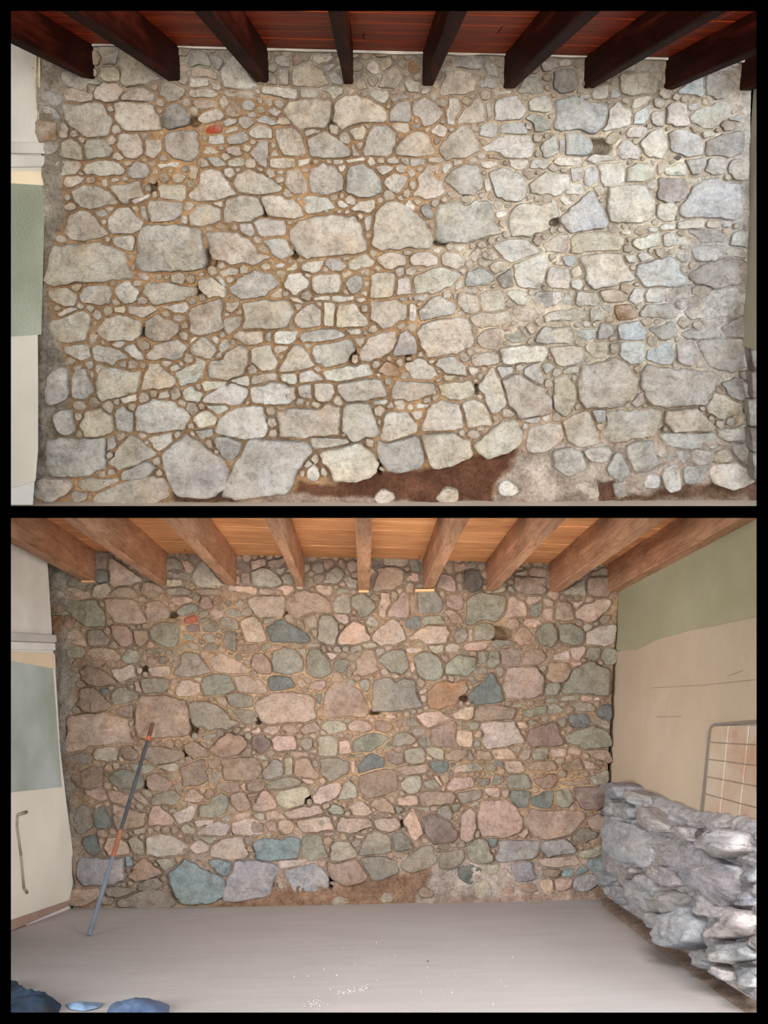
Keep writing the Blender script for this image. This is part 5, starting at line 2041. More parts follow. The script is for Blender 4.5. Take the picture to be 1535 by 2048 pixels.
P 421,1574 415,1576 410,1574 411,1568 418,1567
T 797,1239 805,1239 809,1242 810,1248 805,1252 797,1249
T 278,1298 286,1296 290,1302 283,1308 276,1304
N 1126,1126 1118,1122 1114,1115 1126,1112 1134,1119
C 1124,1405 1129,1406 1130,1412 1123,1414 1117,1409
T 566,1621 559,1626 553,1619 561,1616
P 827,1691 829,1685 835,1686 839,1690 836,1695 831,1695
B 285,1667 291,1674 287,1679 280,1678 278,1671
T 998,1357 1007,1355 1004,1366 995,1365
C 818,1273 810,1268 809,1261 816,1259 824,1265
N 814,1624 808,1619 811,1613 818,1617
N 706,1678 702,1682 696,1680 697,1674 701,1670 708,1671
B 215,1236 224,1236 228,1247 221,1252 214,1245
P 987,1707 980,1705 980,1699 987,1696 990,1700 992,1704
C 552,1183 561,1181 563,1187 559,1193 551,1191
C 1024,1169 1017,1169 1015,1163 1018,1159 1026,1163
P 1100,1437 1105,1430 1116,1433 1109,1441
B 925,1182 917,1183 912,1174 917,1166 923,1172
G 1124,1461 1131,1463 1127,1471 1121,1471 1117,1464
T 248,1331 240,1336 238,1326 245,1323
G 626,1153 620,1152 616,1148 619,1142 625,1144 627,1148
P 757,1346 762,1352 754,1357 751,1349
G 279,1331 279,1323 286,1323 291,1327 286,1334
N 268,1250 272,1258 263,1258 261,1251
P 697,1559 689,1562 681,1559 687,1552 693,1552
P 209,1689 200,1689 196,1683 198,1676 207,1677 212,1683
C 307,1658 310,1652 318,1650 320,1657 320,1662 314,1662
P 270,1616 262,1616 258,1608 268,1607
G 966,1141 973,1147 975,1154 968,1155 961,1150
B 909,1533 902,1535 898,1528 904,1523 912,1526
B 165,1120 160,1116 161,1108 170,1111 170,1118
G 883,1193 878,1190 878,1183 882,1181 887,1185 889,1193
T 922,1625 917,1620 922,1612 931,1611 931,1619
B 871,1700 873,1695 880,1697 880,1704 876,1707 869,1706
C 189,1520 194,1525 189,1531 183,1526
G 833,1428 825,1429 821,1424 824,1416 832,1420
B 355,1244 355,1237 363,1238 362,1245
T 732,1657 736,1665 729,1668 721,1669 723,1661
N 966,1354 964,1361 956,1365 951,1359 952,1354 959,1352
P 976,1591 977,1597 971,1599 964,1596 967,1591 970,1589
P 1184,1408 1187,1403 1195,1401 1199,1407 1196,1413 1188,1414
N 927,1222 929,1233 921,1232 919,1224
B 689,1439 694,1437 701,1438 703,1445 693,1448 684,1444
P 595,1454 592,1449 599,1447 606,1450 601,1454
T 602,1374 599,1383 592,1382 593,1375
T 653,1297 656,1292 661,1295 663,1302 658,1302
P 294,1610 302,1614 301,1620 295,1620 293,1616
N 908,1311 904,1316 898,1314 899,1308 905,1305
N 715,1185 709,1189 702,1184 706,1178 712,1180
G 974,1548 978,1544 982,1549 983,1554 977,1553
B 398,1681 389,1682 384,1675 390,1671 396,1674
P 1185,1138 1186,1133 1191,1130 1193,1135 1194,1140 1189,1141
N 549,1294 547,1288 554,1287 561,1289 560,1296 554,1297
P 945,1303 952,1306 948,1314 939,1313 937,1305
G 688,1519 683,1515 687,1512 692,1511 699,1514 695,1519
B 437,1582 434,1588 428,1584 428,1578 435,1575
P 847,1420 846,1413 852,1412 859,1414 854,1421
T 1084,1544 1088,1549 1082,1552 1074,1551 1078,1545
T 857,1374 849,1369 856,1363 863,1369
N 220,1382 215,1375 222,1372 229,1374 226,1380
B 451,1268 444,1268 441,1263 441,1257 447,1257 454,1261
T 667,1192 669,1199 664,1202 659,1199 660,1193
N 1109,1573 1111,1566 1117,1569 1120,1573 1116,1578 1109,1578
P 1087,1711 1084,1715 1079,1713 1079,1707 1085,1706
B 313,1315 308,1309 316,1306 318,1311
G 1175,1433 1175,1428 1181,1426 1187,1431 1182,1437
N 505,1604 500,1601 504,1597 509,1597 511,1601 509,1604
P 802,1433 796,1436 792,1431 794,1427 799,1426 801,1428
N 351,1559 355,1555 361,1559 361,1565 355,1567 350,1563
N 750,1635 746,1637 742,1634 745,1629 752,1629
P 408,1397 403,1400 396,1399 393,1393 399,1389 407,1391
C 398,1265 400,1272 393,1275 389,1267
C 893,1120 891,1127 884,1121 887,1116
N 992,1110 998,1111 997,1116 992,1117 987,1115 987,1111
P 554,1118 548,1114 554,1109 563,1109 561,1115
P 914,1125 909,1120 912,1114 919,1117 922,1122 920,1127
C 212,1704 214,1711 207,1714 203,1707 206,1702
P 546,1309 537,1313 528,1311 531,1302 539,1302
P 272,1470 265,1475 263,1466 270,1462
G 948,1619 947,1616 951,1611 956,1614 954,1619
C 1178,1540 1189,1542 1186,1548 1176,1549
C 362,1530 358,1527 356,1520 362,1519 370,1521 369,1529
P 438,1532 446,1531 445,1538 440,1540 433,1537
N 604,1384 605,1377 610,1374 615,1377 615,1383 610,1384
N 1117,1197 1122,1190 1131,1194 1125,1202
N 273,1299 268,1298 266,1293 271,1291 276,1294
N 725,1144 714,1140 717,1130 730,1134
N 1159,1548 1154,1550 1150,1546 1156,1542
G 607,1348 608,1354 603,1358 597,1356 598,1349 602,1346
T 506,1117 506,1113 511,1112 517,1114 516,1119 509,1122
P 318,1493 316,1483 321,1479 325,1486
P 678,1676 671,1680 666,1678 667,1671 675,1668
N 983,1293 981,1301 972,1301 976,1293
P 969,1180 964,1179 963,1173 969,1169 973,1172 974,1178
G 1068,1294 1069,1286 1078,1291 1073,1297
B 745,1161 745,1168 739,1172 734,1166 738,1158
B 1154,1204 1147,1201 1150,1194 1155,1189 1160,1194 1159,1200
N 1223,1211 1225,1218 1217,1222 1216,1212
G 285,1133 293,1131 299,1135 296,1140 290,1142 284,1139
P 797,1630 803,1630 806,1635 802,1639 796,1637
T 1007,1116 1010,1110 1015,1110 1017,1115 1013,1119
P 283,1252 293,1244 300,1254 291,1258
N 158,1535 152,1535 150,1532 153,1527 161,1530
C 163,1263 158,1257 166,1253 173,1258 173,1265
N 1123,1434 1119,1431 1121,1425 1127,1425 1133,1428 1129,1433
N 856,1302 849,1302 849,1297 852,1291 857,1296
T 569,1109 575,1107 580,1111 577,1117 571,1115
C 292,1311 293,1315 289,1319 284,1316 284,1311 288,1308
B 212,1524 212,1530 207,1535 200,1530 198,1524 205,1521
T 539,1584 546,1579 550,1583 549,1588 544,1590
T 369,1482 369,1477 375,1475 379,1482 373,1485
N 912,1351 920,1351 921,1360 914,1364 909,1358
N 1189,1524 1182,1521 1184,1517 1190,1518
N 1003,1574 1001,1569 1007,1568 1014,1568 1018,1575 1010,1578
N 626,1184 618,1183 621,1176 626,1174 629,1179
C 801,1550 805,1554 805,1558 801,1562 795,1559 795,1553
N 403,1109 411,1109 413,1117 407,1120 400,1116
P 714,1599 717,1592 725,1592 724,1600
P 507,1396 514,1392 520,1395 515,1400
G 1221,1162 1216,1161 1213,1154 1222,1153 1226,1159
T 514,1680 507,1680 502,1675 507,1672 512,1673
N 262,1440 269,1442 266,1450 260,1454 257,1446
N 1149,1162 1147,1156 1159,1153 1161,1162
T 692,1165 691,1173 683,1174 678,1168 684,1161
P 742,1603 739,1608 732,1609 729,1604 736,1602
P 770,1429 766,1437 758,1438 758,1427
C 604,1495 606,1503 598,1501 594,1493
G 808,1655 813,1656 812,1660 809,1663 805,1661 802,1656
G 865,1543 871,1547 863,1550 855,1549 859,1543
B 548,1771 546,1765 553,1765 553,1772
P 702,1226 705,1220 714,1223 709,1232
C 935,1402 942,1404 940,1410 933,1414 928,1407
C 651,1469 645,1472 640,1467 639,1461 645,1461 651,1462
G 246,1771 243,1764 251,1764 252,1770
N 220,1616 224,1623 222,1628 216,1626 215,1620
C 1192,1253 1184,1249 1189,1242 1197,1244 1198,1249
C 478,1454 480,1447 487,1446 490,1454 484,1458
N 885,1242 885,1233 894,1231 898,1239 894,1244
C 579,1147 572,1143 576,1137 581,1138 586,1142
C 262,1113 268,1109 274,1115 266,1119
G 957,1675 951,1676 948,1669 952,1661 959,1660 959,1670
P 1133,1485 1137,1493 1129,1495 1127,1490
B 387,1644 389,1649 386,1653 381,1652 380,1648 381,1643
P 775,1711 778,1706 784,1705 785,1711 784,1717 777,1717
P 256,1735 264,1742 256,1745 252,1741
G 447,1182 443,1180 444,1174 453,1175 454,1182
P 825,1493 828,1486 835,1485 836,1492 832,1494
G 829,1346 836,1352 832,1361 824,1355
P 891,1580 886,1586 879,1581 882,1573 891,1572
B 511,1451 512,1454 508,1457 503,1456 505,1451 507,1446
B 352,1612 358,1614 358,1620 351,1619
G 1053,1675 1055,1671 1060,1671 1061,1676 1056,1679
T 440,1148 444,1154 438,1155 431,1152 435,1147
N 513,1505 510,1510 502,1507 503,1501 510,1500
G 1078,1245 1078,1235 1088,1234 1090,1244
T 1110,1617 1104,1622 1103,1615 1105,1609 1112,1611
C 779,1464 785,1465 787,1470 783,1476 778,1472 774,1468
C 793,1184 794,1177 801,1176 804,1181 799,1189
T 944,1381 936,1378 934,1371 942,1367 945,1373
N 384,1722 376,1718 381,1711 387,1717
P 672,1599 676,1601 675,1608 667,1606 666,1600
N 1033,1139 1036,1133 1043,1136 1042,1142
C 523,1524 528,1521 535,1522 536,1530 530,1535 525,1530
B 917,1646 919,1653 911,1657 908,1652 911,1648
N 419,1603 413,1608 406,1605 409,1599 416,1595
C 1140,1672 1143,1677 1137,1683 1132,1680 1133,1673
N 135,1116 130,1121 122,1116 124,1108 134,1108
N 1037,1671 1035,1676 1031,1679 1026,1677 1025,1671 1030,1668
B 960,1529 962,1523 968,1523 967,1530
P 745,1657 742,1665 735,1662 737,1655
N 952,1568 958,1571 960,1576 954,1577 950,1574
B 1036,1401 1038,1406 1030,1407 1026,1404 1029,1398
B 1021,1188 1017,1191 1011,1190 1009,1186 1014,1183
B 274,1253 277,1250 282,1251 283,1255 280,1258 276,1257
T 1149,1134 1154,1128 1161,1130 1161,1136 1155,1137
G 719,1311 712,1311 711,1307 715,1304 721,1305
B 1110,1243 1117,1243 1116,1249 1109,1250
T 960,1499 961,1494 965,1492 969,1494 967,1499
C 521,1454 518,1449 524,1448 530,1449 527,1454
G 868,1170 861,1165 863,1159 869,1158 873,1166
T 908,1490 912,1487 915,1490 916,1494 913,1499 910,1495
C 1103,1514 1100,1519 1093,1518 1095,1511 1100,1510
N 659,1768 659,1763 670,1764 679,1767 668,1769
N 767,1247 761,1246 758,1241 762,1239 768,1240 770,1244
P 750,1617 751,1622 746,1625 742,1620 745,1615
G 865,1118 870,1115 874,1121 870,1124 866,1123
P 787,1586 795,1587 797,1595 789,1594
P 233,1583 229,1579 227,1575 229,1570 234,1574 235,1578
C 542,1474 538,1478 531,1476 533,1471 538,1471
P 1120,1384 1126,1385 1125,1390 1121,1392 1118,1389
C 1086,1294 1093,1297 1089,1305 1084,1300
B 518,1563 517,1558 521,1555 526,1554 526,1559 524,1563
G 281,1212 287,1209 292,1214 288,1218 283,1218
P 437,1110 445,1109 446,1117 438,1117
N 520,1110 525,1108 529,1112 527,1117 522,1117 518,1114
C 234,1494 232,1490 237,1486 244,1490 240,1494
C 717,1524 709,1524 713,1518 719,1519
N 717,1464 721,1467 720,1470 716,1472 710,1472 712,1467
P 806,1491 811,1492 814,1496 809,1500 806,1496
P 176,1313 177,1318 171,1317 166,1312 172,1311
B 633,1423 632,1416 641,1413 643,1420
T 680,1248 685,1250 687,1256 679,1261 675,1253
T 695,1151 688,1146 690,1141 695,1137 699,1144
P 636,1227 640,1231 639,1238 633,1235 629,1229
P 912,1605 908,1602 912,1597 917,1599 917,1603
P 728,1238 727,1244 723,1247 720,1243 722,1240
C 424,1536 426,1542 421,1545 415,1543 415,1537
T 627,1495 624,1488 629,1484 637,1487 634,1493
N 177,1181 177,1177 180,1174 186,1177 183,1182
N 706,1606 698,1606 696,1601 705,1598
P 1054,1299 1047,1300 1049,1293 1055,1293
P 885,1099 890,1101 891,1105 887,1108 884,1103
P 883,1353 889,1351 893,1353 892,1358 886,1362
N 923,1254 923,1257 917,1259 913,1255 915,1252 920,1249
P 747,1232 743,1228 747,1224 754,1225 758,1230 753,1233
N 1041,1245 1035,1243 1035,1237 1039,1236 1044,1237 1045,1243
N 1052,1523 1057,1527 1054,1531 1048,1530 1045,1526
P 134,1133 135,1126 142,1127 144,1132 140,1137
T 783,1438 791,1439 791,1447 784,1448 781,1444
N 377,1402 379,1395 384,1396 388,1400 383,1405
B 214,1553 210,1550 211,1544 218,1546 219,1552
N 1044,1407 1040,1405 1043,1401 1046,1397 1050,1401 1048,1404
N 1206,1398 1206,1404 1201,1404 1200,1400
G 651,1700 656,1693 660,1699 657,1706
T 565,1470 558,1467 561,1461 570,1462 571,1468
G 653,1623 657,1623 659,1627 657,1631 652,1630 651,1626
C 1049,1494 1045,1490 1050,1487 1055,1488 1059,1491 1054,1496
P 818,1311 823,1312 823,1317 817,1317 815,1313
P 425,1520 420,1514 424,1510 430,1514
T 465,1667 465,1670 462,1673 458,1670 457,1665 462,1664
T 1153,1690 1148,1693 1144,1690 1145,1686 1149,1684 1153,1686
B 694,1356 688,1361 683,1354 691,1348
N 578,1296 574,1289 581,1287 587,1293
P 849,1573 851,1578 846,1583 842,1578 844,1574
P 1210,1134 1210,1128 1217,1127 1219,1133 1215,1138
P 1057,1259 1061,1256 1065,1258 1068,1264 1063,1267 1058,1264
P 894,1503 888,1504 887,1499 890,1494 895,1496 898,1500
T 532,1351 532,1357 532,1362 526,1361 522,1358 525,1352
C 911,1110 910,1102 917,1102 917,1108
C 152,1350 155,1346 160,1349 161,1354 156,1357
P 755,1329 763,1328 765,1334 757,1336
N 1101,1117 1106,1114 1111,1116 1111,1121 1106,1121
P 1076,1441 1070,1440 1070,1435 1075,1431 1078,1436
N 418,1741 420,1738 427,1737 427,1742 422,1744
B 465,1311 457,1313 455,1304 465,1305
P 776,1631 776,1627 781,1627 783,1632 779,1634
N 972,1108 971,1112 968,1115 964,1111 966,1107 969,1105
N 545,1668 548,1667 552,1668 551,1672 548,1675 543,1673
G 603,1712 611,1712 608,1718 602,1718
P 1113,1302 1115,1297 1120,1296 1122,1302 1117,1305
C 668,1174 670,1170 675,1173 678,1176 673,1178 669,1177
B 850,1164 845,1168 842,1164 841,1158 847,1159
N 428,1302 430,1310 423,1309 421,1304
N 316,1726 316,1732 311,1732 306,1729 308,1725 312,1723
C 995,1159 996,1164 990,1163 989,1157
T 803,1624 809,1624 814,1630 807,1634 801,1630
C 840,1427 834,1425 836,1420 839,1418 843,1419 844,1423
N 560,1758 556,1762 550,1759 551,1754 556,1753
P 563,1512 566,1516 564,1522 558,1522 555,1515
P 1161,1317 1166,1317 1171,1318 1170,1325 1164,1325 1161,1323
C 1042,1416 1045,1420 1040,1425 1034,1419
'''
# ------------------------------------------------------------------ stone walls
def parse(txt):
    out = []
    for l in txt.strip().split('\n'):
        t = l.split(); out.append((t[0], np.array([[float(a) for a in q.split(',')] for q in t[1:]])))
    return out
def rounded(P, n, amt=0.08):
    Q = []
    m = len(P)
    for i in range(m):
        a, b = P[i], P[(i+1) % m]
        Q.append(a*(1-amt)+b*amt); Q.append(a*amt+b*(1-amt))
    Q = np.array(Q); Q = np.vstack([Q, Q[:1]])
    d = np.r_[0, np.cumsum(np.linalg.norm(np.diff(Q, axis=0), axis=1))]
    t = np.linspace(0, d[-1], n, endpoint=False)
    return np.c_[np.interp(t, d, Q[:, 0]), np.interp(t, d, Q[:, 1])]
RINGS = [(1.0, -0.9), (0.995, 0.22), (0.985, 0.58), (0.965, 0.82), (0.93, 0.94), (0.84, 1.0), (0.68, 1.0), (0.54, 1.0), (0.4, 1.0), (0.26, 1.0), (0.13, 1.0)]
def snug(stones, grow, gap):
    """sample every outline and let each stone swell until it nearly meets its neighbours"""
    from mathutils.kdtree import KDTree
    out = []
    for code, P in stones:
        c = P.mean(0); per = np.linalg.norm(P-np.roll(P, 1, 0), axis=1).sum()
        n = int(min(max(per/3.6, 14), 96)); out.append((code, rounded(P, n), len(P)))
    tot = sum(len(q) for _, q, _ in out); kd = KDTree(tot); own = []; k = 0
    for i, (_, q, _) in enumerate(out):
        for p in q: kd.insert((p[0], p[1], 0), k); own.append(i); k += 1
    kd.balance(); res = []
    for i, (code, q, m) in enumerate(out):
        c = q.mean(0); d = np.empty(len(q))
        for a, p in enumerate(q):
            best = 99
            for co, idx, dist in kd.find_n((p[0], p[1], 0), 24):
                if own[idx] != i: best = dist; break
            d[a] = best
        d = np.minimum(d, 40)
        mv = np.clip((d-gap*(0.55+0.9*((i*37) % 11)/10))/2, -1.5, grow)
        mv = np.minimum(mv, 0.25*np.roll(mv, 1)+0.25*np.roll(mv, -1)+0.5*mv+0.4)
        t = np.roll(q, -1, 0)-np.roll(q, 1, 0); nn = np.c_[t[:, 1], -t[:, 0]]; nn /= np.linalg.norm(nn, axis=1)[:, None]+1e-9
        if ((q-c)*nn).sum() < 0: nn = -nn
        q = q+nn*mv[:, None]
        res.append((code, q))
    return res
def build_stones(stones, place, nrm, pal, depth, seed, grow=1.035, px_m=0.003, rough=1.0, n_main=10**9, mort=None):
    """each stone: a rounded, chipped block standing out of the mortar; returns verts, faces, colours"""
    V = []; Fc = []; Cc = []; base = 0
    rng = np.random.RandomState(seed)
    for k, (code, P) in enumerate(stones):
        c = P.mean(0); per = np.linalg.norm(P-np.roll(P, 1, 0), axis=1).sum()
        x, y = P[:, 0], P[:, 1]; ar = abs((x*np.roll(y, -1)-y*np.roll(x, -1)).sum())/2
        n = int(min(max(per/4.2, 12), 84)); small = ar < 420
        n = len(P) if len(P) > 11 else n; Q = P.copy() if len(P) > 11 else rounded(c+(P-c)*grow, n)
        filler = mort is not None and k >= n_main
        ang = np.c_[Q*0.045, np.full(n, k*3.7)]
        Q = Q+(Q-c)*(fbm(ang, 1.6 if ar > 420 else 3.4, 3, seed)[:, None]*(0.04 if ar > 420 else 0.13))
        c = Q.mean(0)
        size = math.sqrt(ar)*px_m
        Hh = depth*min(0.45+size*3.4, 1.25)*rng.uniform(0.6, 1.5)
        rings = RINGS if not small else RINGS[:2]+[RINGS[3], RINGS[5], RINGS[8]]
        pts = []; hs = []; ss = []
        for s, h in rings: pts.append(c+(Q-c)*s); hs.append(np.full(n, h)); ss.append(np.full(n, s))
        pts.append(c[None]); hs.append([1.0]); ss.append([0.0])
        pts = np.vstack(pts); hs = np.concatenate(hs); ss = np.concatenate(ss)
        L = place(pts)
        rel = (pts-c)/max(math.sqrt(ar), 1)
        tl = rng.uniform(-0.17, 0.17, 2); tl[1] += 0.05
        p3 = np.c_[pts*px_m, np.full(len(pts), k*1.31)]
        e = np.clip(hs, 0, 1)
        w = Hh*hs+e*Hh*(rel@tl)*1.2
        # chipped facets: the lowest of a few tilted planes
        fac = np.full(len(pts), 9.0)
        for q in range(5):
            g = rng.uniform(-0.55, 0.55, 2); fac = np.minimum(fac, rng.uniform(0.12, 0.4)+rel@g)
        w = w+np.where(hs > 0.3, np.minimum(fac, 0.22)-0.22, 0)*Hh*1.1*rough
        ns = fbm(p3, 9, 3, seed+5)*0.20*Hh+crag(p3, 14, 4, seed+9)*0.0085*rough+fbm(p3, 50, 2, seed+2)*0.0028
        w = w+ns*np.clip(e+0.15, 0, 1)*(0.5 if small else 1.0)
        V.append(L+nrm*w[:, None])
        nr = len(rings)
        for r in range(nr-1):
            a = base+r*n; b = a+n
            for i in range(n):
                j = (i+1) % n; Fc.append((a+i, a+j, b+j, b+i))
        a = base+(nr-1)*n; t = base+nr*n
        for i in range(n): Fc.append((a+i, a+(i+1) % n, t))
        b0 = np.array(srgb(pal[code])); b0 = b0*rng.uniform(0.86, 1.12)*(1+rng.uniform(-0.03, 0.03, 3))
        if filler: b0 = b0*0.4+np.array(srgb(mort))*0.6
        cc = np.repeat(b0[None], len(pts), 0)
        st = np.clip(fbm(p3, 6, 3, seed+20)*0.9, -1, 1)[:, None]
        s2 = np.clip(fbm(p3, 13, 3, seed+33)+0.1, 0, 1)[:, None]*rng.uniform(0.1, 0.6)
        cc = cc*(1-s2)+cc*np.array([[0.74, 0.66, 0.56]])*s2
        cc = cc*(1+0.12*st)*(1+st*np.array([[0.05, 0.0, -0.06]]))
        Cc.append(cc); base += len(pts)
    return np.vstack(V), Fc, np.vstack(Cc)
def finish_wall(name, room, parts, mats, label=None, smooth=True, clp=None):
    V = []; Fc = []; C_ = []; mi = []; off = 0
    for k, (v, f, c) in enumerate(parts):
        V.append(v); C_.append(c); Fc += [tuple(i+off for i in q) for q in f]; mi += [k]*len(f); off += len(v)
    V = np.vstack(V); C_ = np.vstack(C_)
    me = bpy.data.meshes.new(name); me.from_pydata(V.tolist(), [], Fc)
    a = me.color_attributes.new('Col', 'FLOAT_COLOR', 'POINT')
    a.data.foreach_set('color', np.c_[np.clip(C_, 0, 1), np.ones(len(C_))].ravel())
    me.polygons.foreach_set('material_index', mi); me.polygons.foreach_set('use_smooth', [True]*len(Fc))
    if clp:
        bm = bmesh.new(); bm.from_mesh(me); clip(bm, room, clp, False); bm.to_mesh(me); bm.free()
    o = link(name, me, mats, room); tag(o, label, kind='structure')
    me.update()
    return o
def grid(nx, ny, f):
    s, t = np.meshgrid(np.linspace(0, 1, nx), np.linspace(0, 1, ny)); P = f(s.ravel(), t.ravel())
    Fc = [(j*nx+i, (j+1)*nx+i, (j+1)*nx+i+1, j*nx+i+1) for j in range(ny-1) for i in range(nx-1)]
    return P, Fc
def poly_w(P, pts, soft):
    """1 inside a region, fading over 'soft' pixels"""
    P = np.asarray(P, float); d = np.full(len(pts), 1e9)
    for i in range(len(P)):
        a, b = P[i], P[(i+1) % len(P)]; ab = b-a; t = np.clip(((pts-a)@ab)/(ab@ab), 0, 1)
        d = np.minimum(d, np.linalg.norm(pts-a-t[:, None]*ab, axis=1))
    d = np.where(inside(P, pts), d, -d)
    return np.clip(0.5+d/soft, 0, 1)
def mortar(room, xl, xr, y0, y1, nx, ny, base_rgb, zones, holes, px_m, seed, amp=0.010):
    ys = lambda tab, y: np.interp(y, [p[1] for p in tab], [p[0] for p in tab])
    P, Fc = grid(nx, ny, lambda s, t: np.c_[ys(xl, y0+(y1-y0)*t)+(ys(xr, y0+(y1-y0)*t)-ys(xl, y0+(y1-y0)*t))*s, y0+(y1-y0)*t])
    edge = (np.arange(len(P)) % nx == 0)
    p3 = np.c_[P*px_m, np.zeros(len(P))]
    P[edge, 0] += fbm(p3[edge], 9, 3, seed)*5
    L = room.hit(P)
    c = np.repeat(np.array(srgb(base_rgb))[None], len(P), 0)
    w = fbm(p3, 7, 4, seed+3)*amp+crag(p3, 30, 3, seed+4)*0.003+vn(p3, 90, seed+6)*0.002
    tone = fbm(p3, 3.0, 3, seed+8)[:, None]
    c = c*(1+0.26*tone+tone*np.array([[0.06, 0, -0.10]]))
    for (poly, rgb, soft, lift, am) in zones:
        q = poly_w(poly, P+fbm(p3, 8, 3, seed+11)[:, None]*8, soft)
        cz = np.array(srgb(rgb))[None]*(1+0.22*fbm(p3, 11, 3, seed+13)[:, None])
        c = c*(1-q[:, None])+cz*q[:, None]
        w = w+q*(lift+am*(crag(p3, 7, 4, seed+17)))
    for (x, y, a, b) in holes:
        r = ((P[:, 0]-x)/a)**2+((P[:, 1]-y)/b)**2
        w = w-0.16*np.clip(1.25-r, 0, 1)**0.6
    w = np.where(P[:, 0] < ys(xl, P[:, 1])+6, w+0.0, w)
    V = L+np.array([0, -1.0, 0])*w[:, None]
    # side skirts give the wall its thickness
    n0 = len(V)
    for side, sgn in ((0, -1), (nx-1, 1)):
        idx = np.arange(ny)*nx+side; b = len(V); V = np.vstack([V, V[idx]+np.array([0, 0.22, 0])]); c = np.vstack([c, c[idx]])
        for j in range(ny-1):
            q = (idx[j], b+j, b+j+1, idx[j+1]); Fc.append(tuple(int(v) for v in (q if sgn < 0 else q[::-1])))
    return V, Fc, c

UW = parse(UP_STONES); LW = parse(LO_STONES)
N_MAIN = 481
PAL_U = dict(w=(192, 179, 162), p=(208, 201, 190), g=(174, 167, 158), u=(190, 190, 188), d=(134, 128, 122), D=(70, 66, 64), o=(160, 128, 98), r=(160, 130, 108), R=(178, 80, 52))
PAL_L = dict(P=(208, 180, 161), p=(214, 194, 180), T=(178, 152, 132), G=(166, 159, 142), N=(168, 156, 140), B=(132, 136, 132), A=(154, 170, 170), C=(192, 180, 160), V=(150, 128, 118), L=(184, 178, 178), K=(104, 94, 86), b=(172, 134, 104), R=(196, 92, 66))
m_stone_u = stone_mat('limewashed_stone', 0.55, (208, 203, 196), 0.2, None, 0.5)
m_stone_l = stone_mat('cleaned_stone', 0.18, (208, 196, 184), 0.2, None, 0.45)
m_mort_u = mortar_mat('earth_mortar'); m_mort_l = mortar_mat('brushed_mortar')

# upper room, stone wall
uxl = [(84, 70), (80, 120), (80, 285), (84, 300), (82, 500), (76, 570), (73, 640), (74, 760), (74, 900), (66, 1006)]
uxr = [(1500, 70), (1497, 400), (1502, 700), (1520, 720), (1525, 1006)]
soil_u = [(556, 1010), (590, 985), (600, 962), (650, 968), (700, 955), (760, 945), (860, 930), (940, 915), (1020, 892), (1040, 905), (1000, 945), (978, 980), (990, 1010)]
zu = [([(60, 60), (100, 60), (135, 130), (128, 210), (132, 330), (128, 440), (104, 480), (100, 560), (108, 640), (128, 720), (140, 790), (96, 960), (60, 1010)], (142, 135, 124), 16, 0.012, 0.013),
      ([(1000, 180), (1600, 80), (1600, 900), (1000, 800), (880, 520)], (188, 176, 158), 240, 0, 0),
      ([(150, 60), (1600, 60), (1600, 200), (150, 175)], (160, 150, 138), 60, 0.006, 0.004),
      ([(1380, 480), (1430, 380), (1500, 150), (1530, 180), (1530, 720), (1440, 740), (1300, 610)], (176, 172, 168), 90, 0.006, 0.008),
      ([(975, 1010), (1000, 945), (1040, 900), (1110, 880), (1300, 880), (1500, 870), (1500, 960), (1380, 985), (1230, 990), (1190, 1010)], (168, 154, 142), 22, 0.010, 0.012),
      (soil_u, (92, 62, 46), 10, -0.01, 0.012),
      ([(352, 1010), (356, 985), (470, 968), (478, 1010)], (88, 66, 52), 8, -0.01, 0.006),
      ([(1188, 1000), (1186, 955), (1226, 955), (1226, 1000)], (98, 70, 56), 7, -0.03, 0.004),
      ([(1230, 992), (1390, 975), (1440, 960), (1530, 930), (1530, 1010), (1230, 1010)], (112, 88, 72), 12, -0.004, 0.006),
      ([(470, 1010), (560, 985), (760, 1000), (900, 1004), (1500, 1000), (1500, 1010)], (150, 132, 118), 6, 0.004, 0.004),
      ([(370, 190), (500, 195), (520, 235), (390, 245), (340, 220)], (168, 140, 108), 14, 0.022, 0.008)]
hu = [(1190, 294, 30, 17), (420, 520, 12, 22), (389, 243, 12, 9), (881, 486, 14, 6), (394, 583, 8, 8), (287, 665, 11, 9), (1110, 444, 11, 8), (953, 779, 5, 9), (590, 509, 8, 8), (307, 375, 8, 12), (662, 251, 4, 10), (758, 935, 6, 14), (1497, 699, 9, 10), (704, 709, 8, 14), (530, 425, 6, 8), (930, 385, 4, 12), (816, 720, 4, 12)]
mt = mortar(UP, uxl, uxr, 66, 1006, 420, 280, (152, 124, 94), zu, hu, 0.0028, 11, 0.015)
sv = build_stones(snug(UW, 6.5, 4.4), lambda P: UP.hit(P), np.array([0, -1.0, 0]), PAL_U, 0.036, 5, 1.05, 0.0028, n_main=N_MAIN, mort=(168, 146, 120))
finish_wall('wall_back', UP, [mt, sv], [m_mort_u, m_stone_u], 'rubble stone wall with recessed ochre joints under the dark red beams', clp='R')

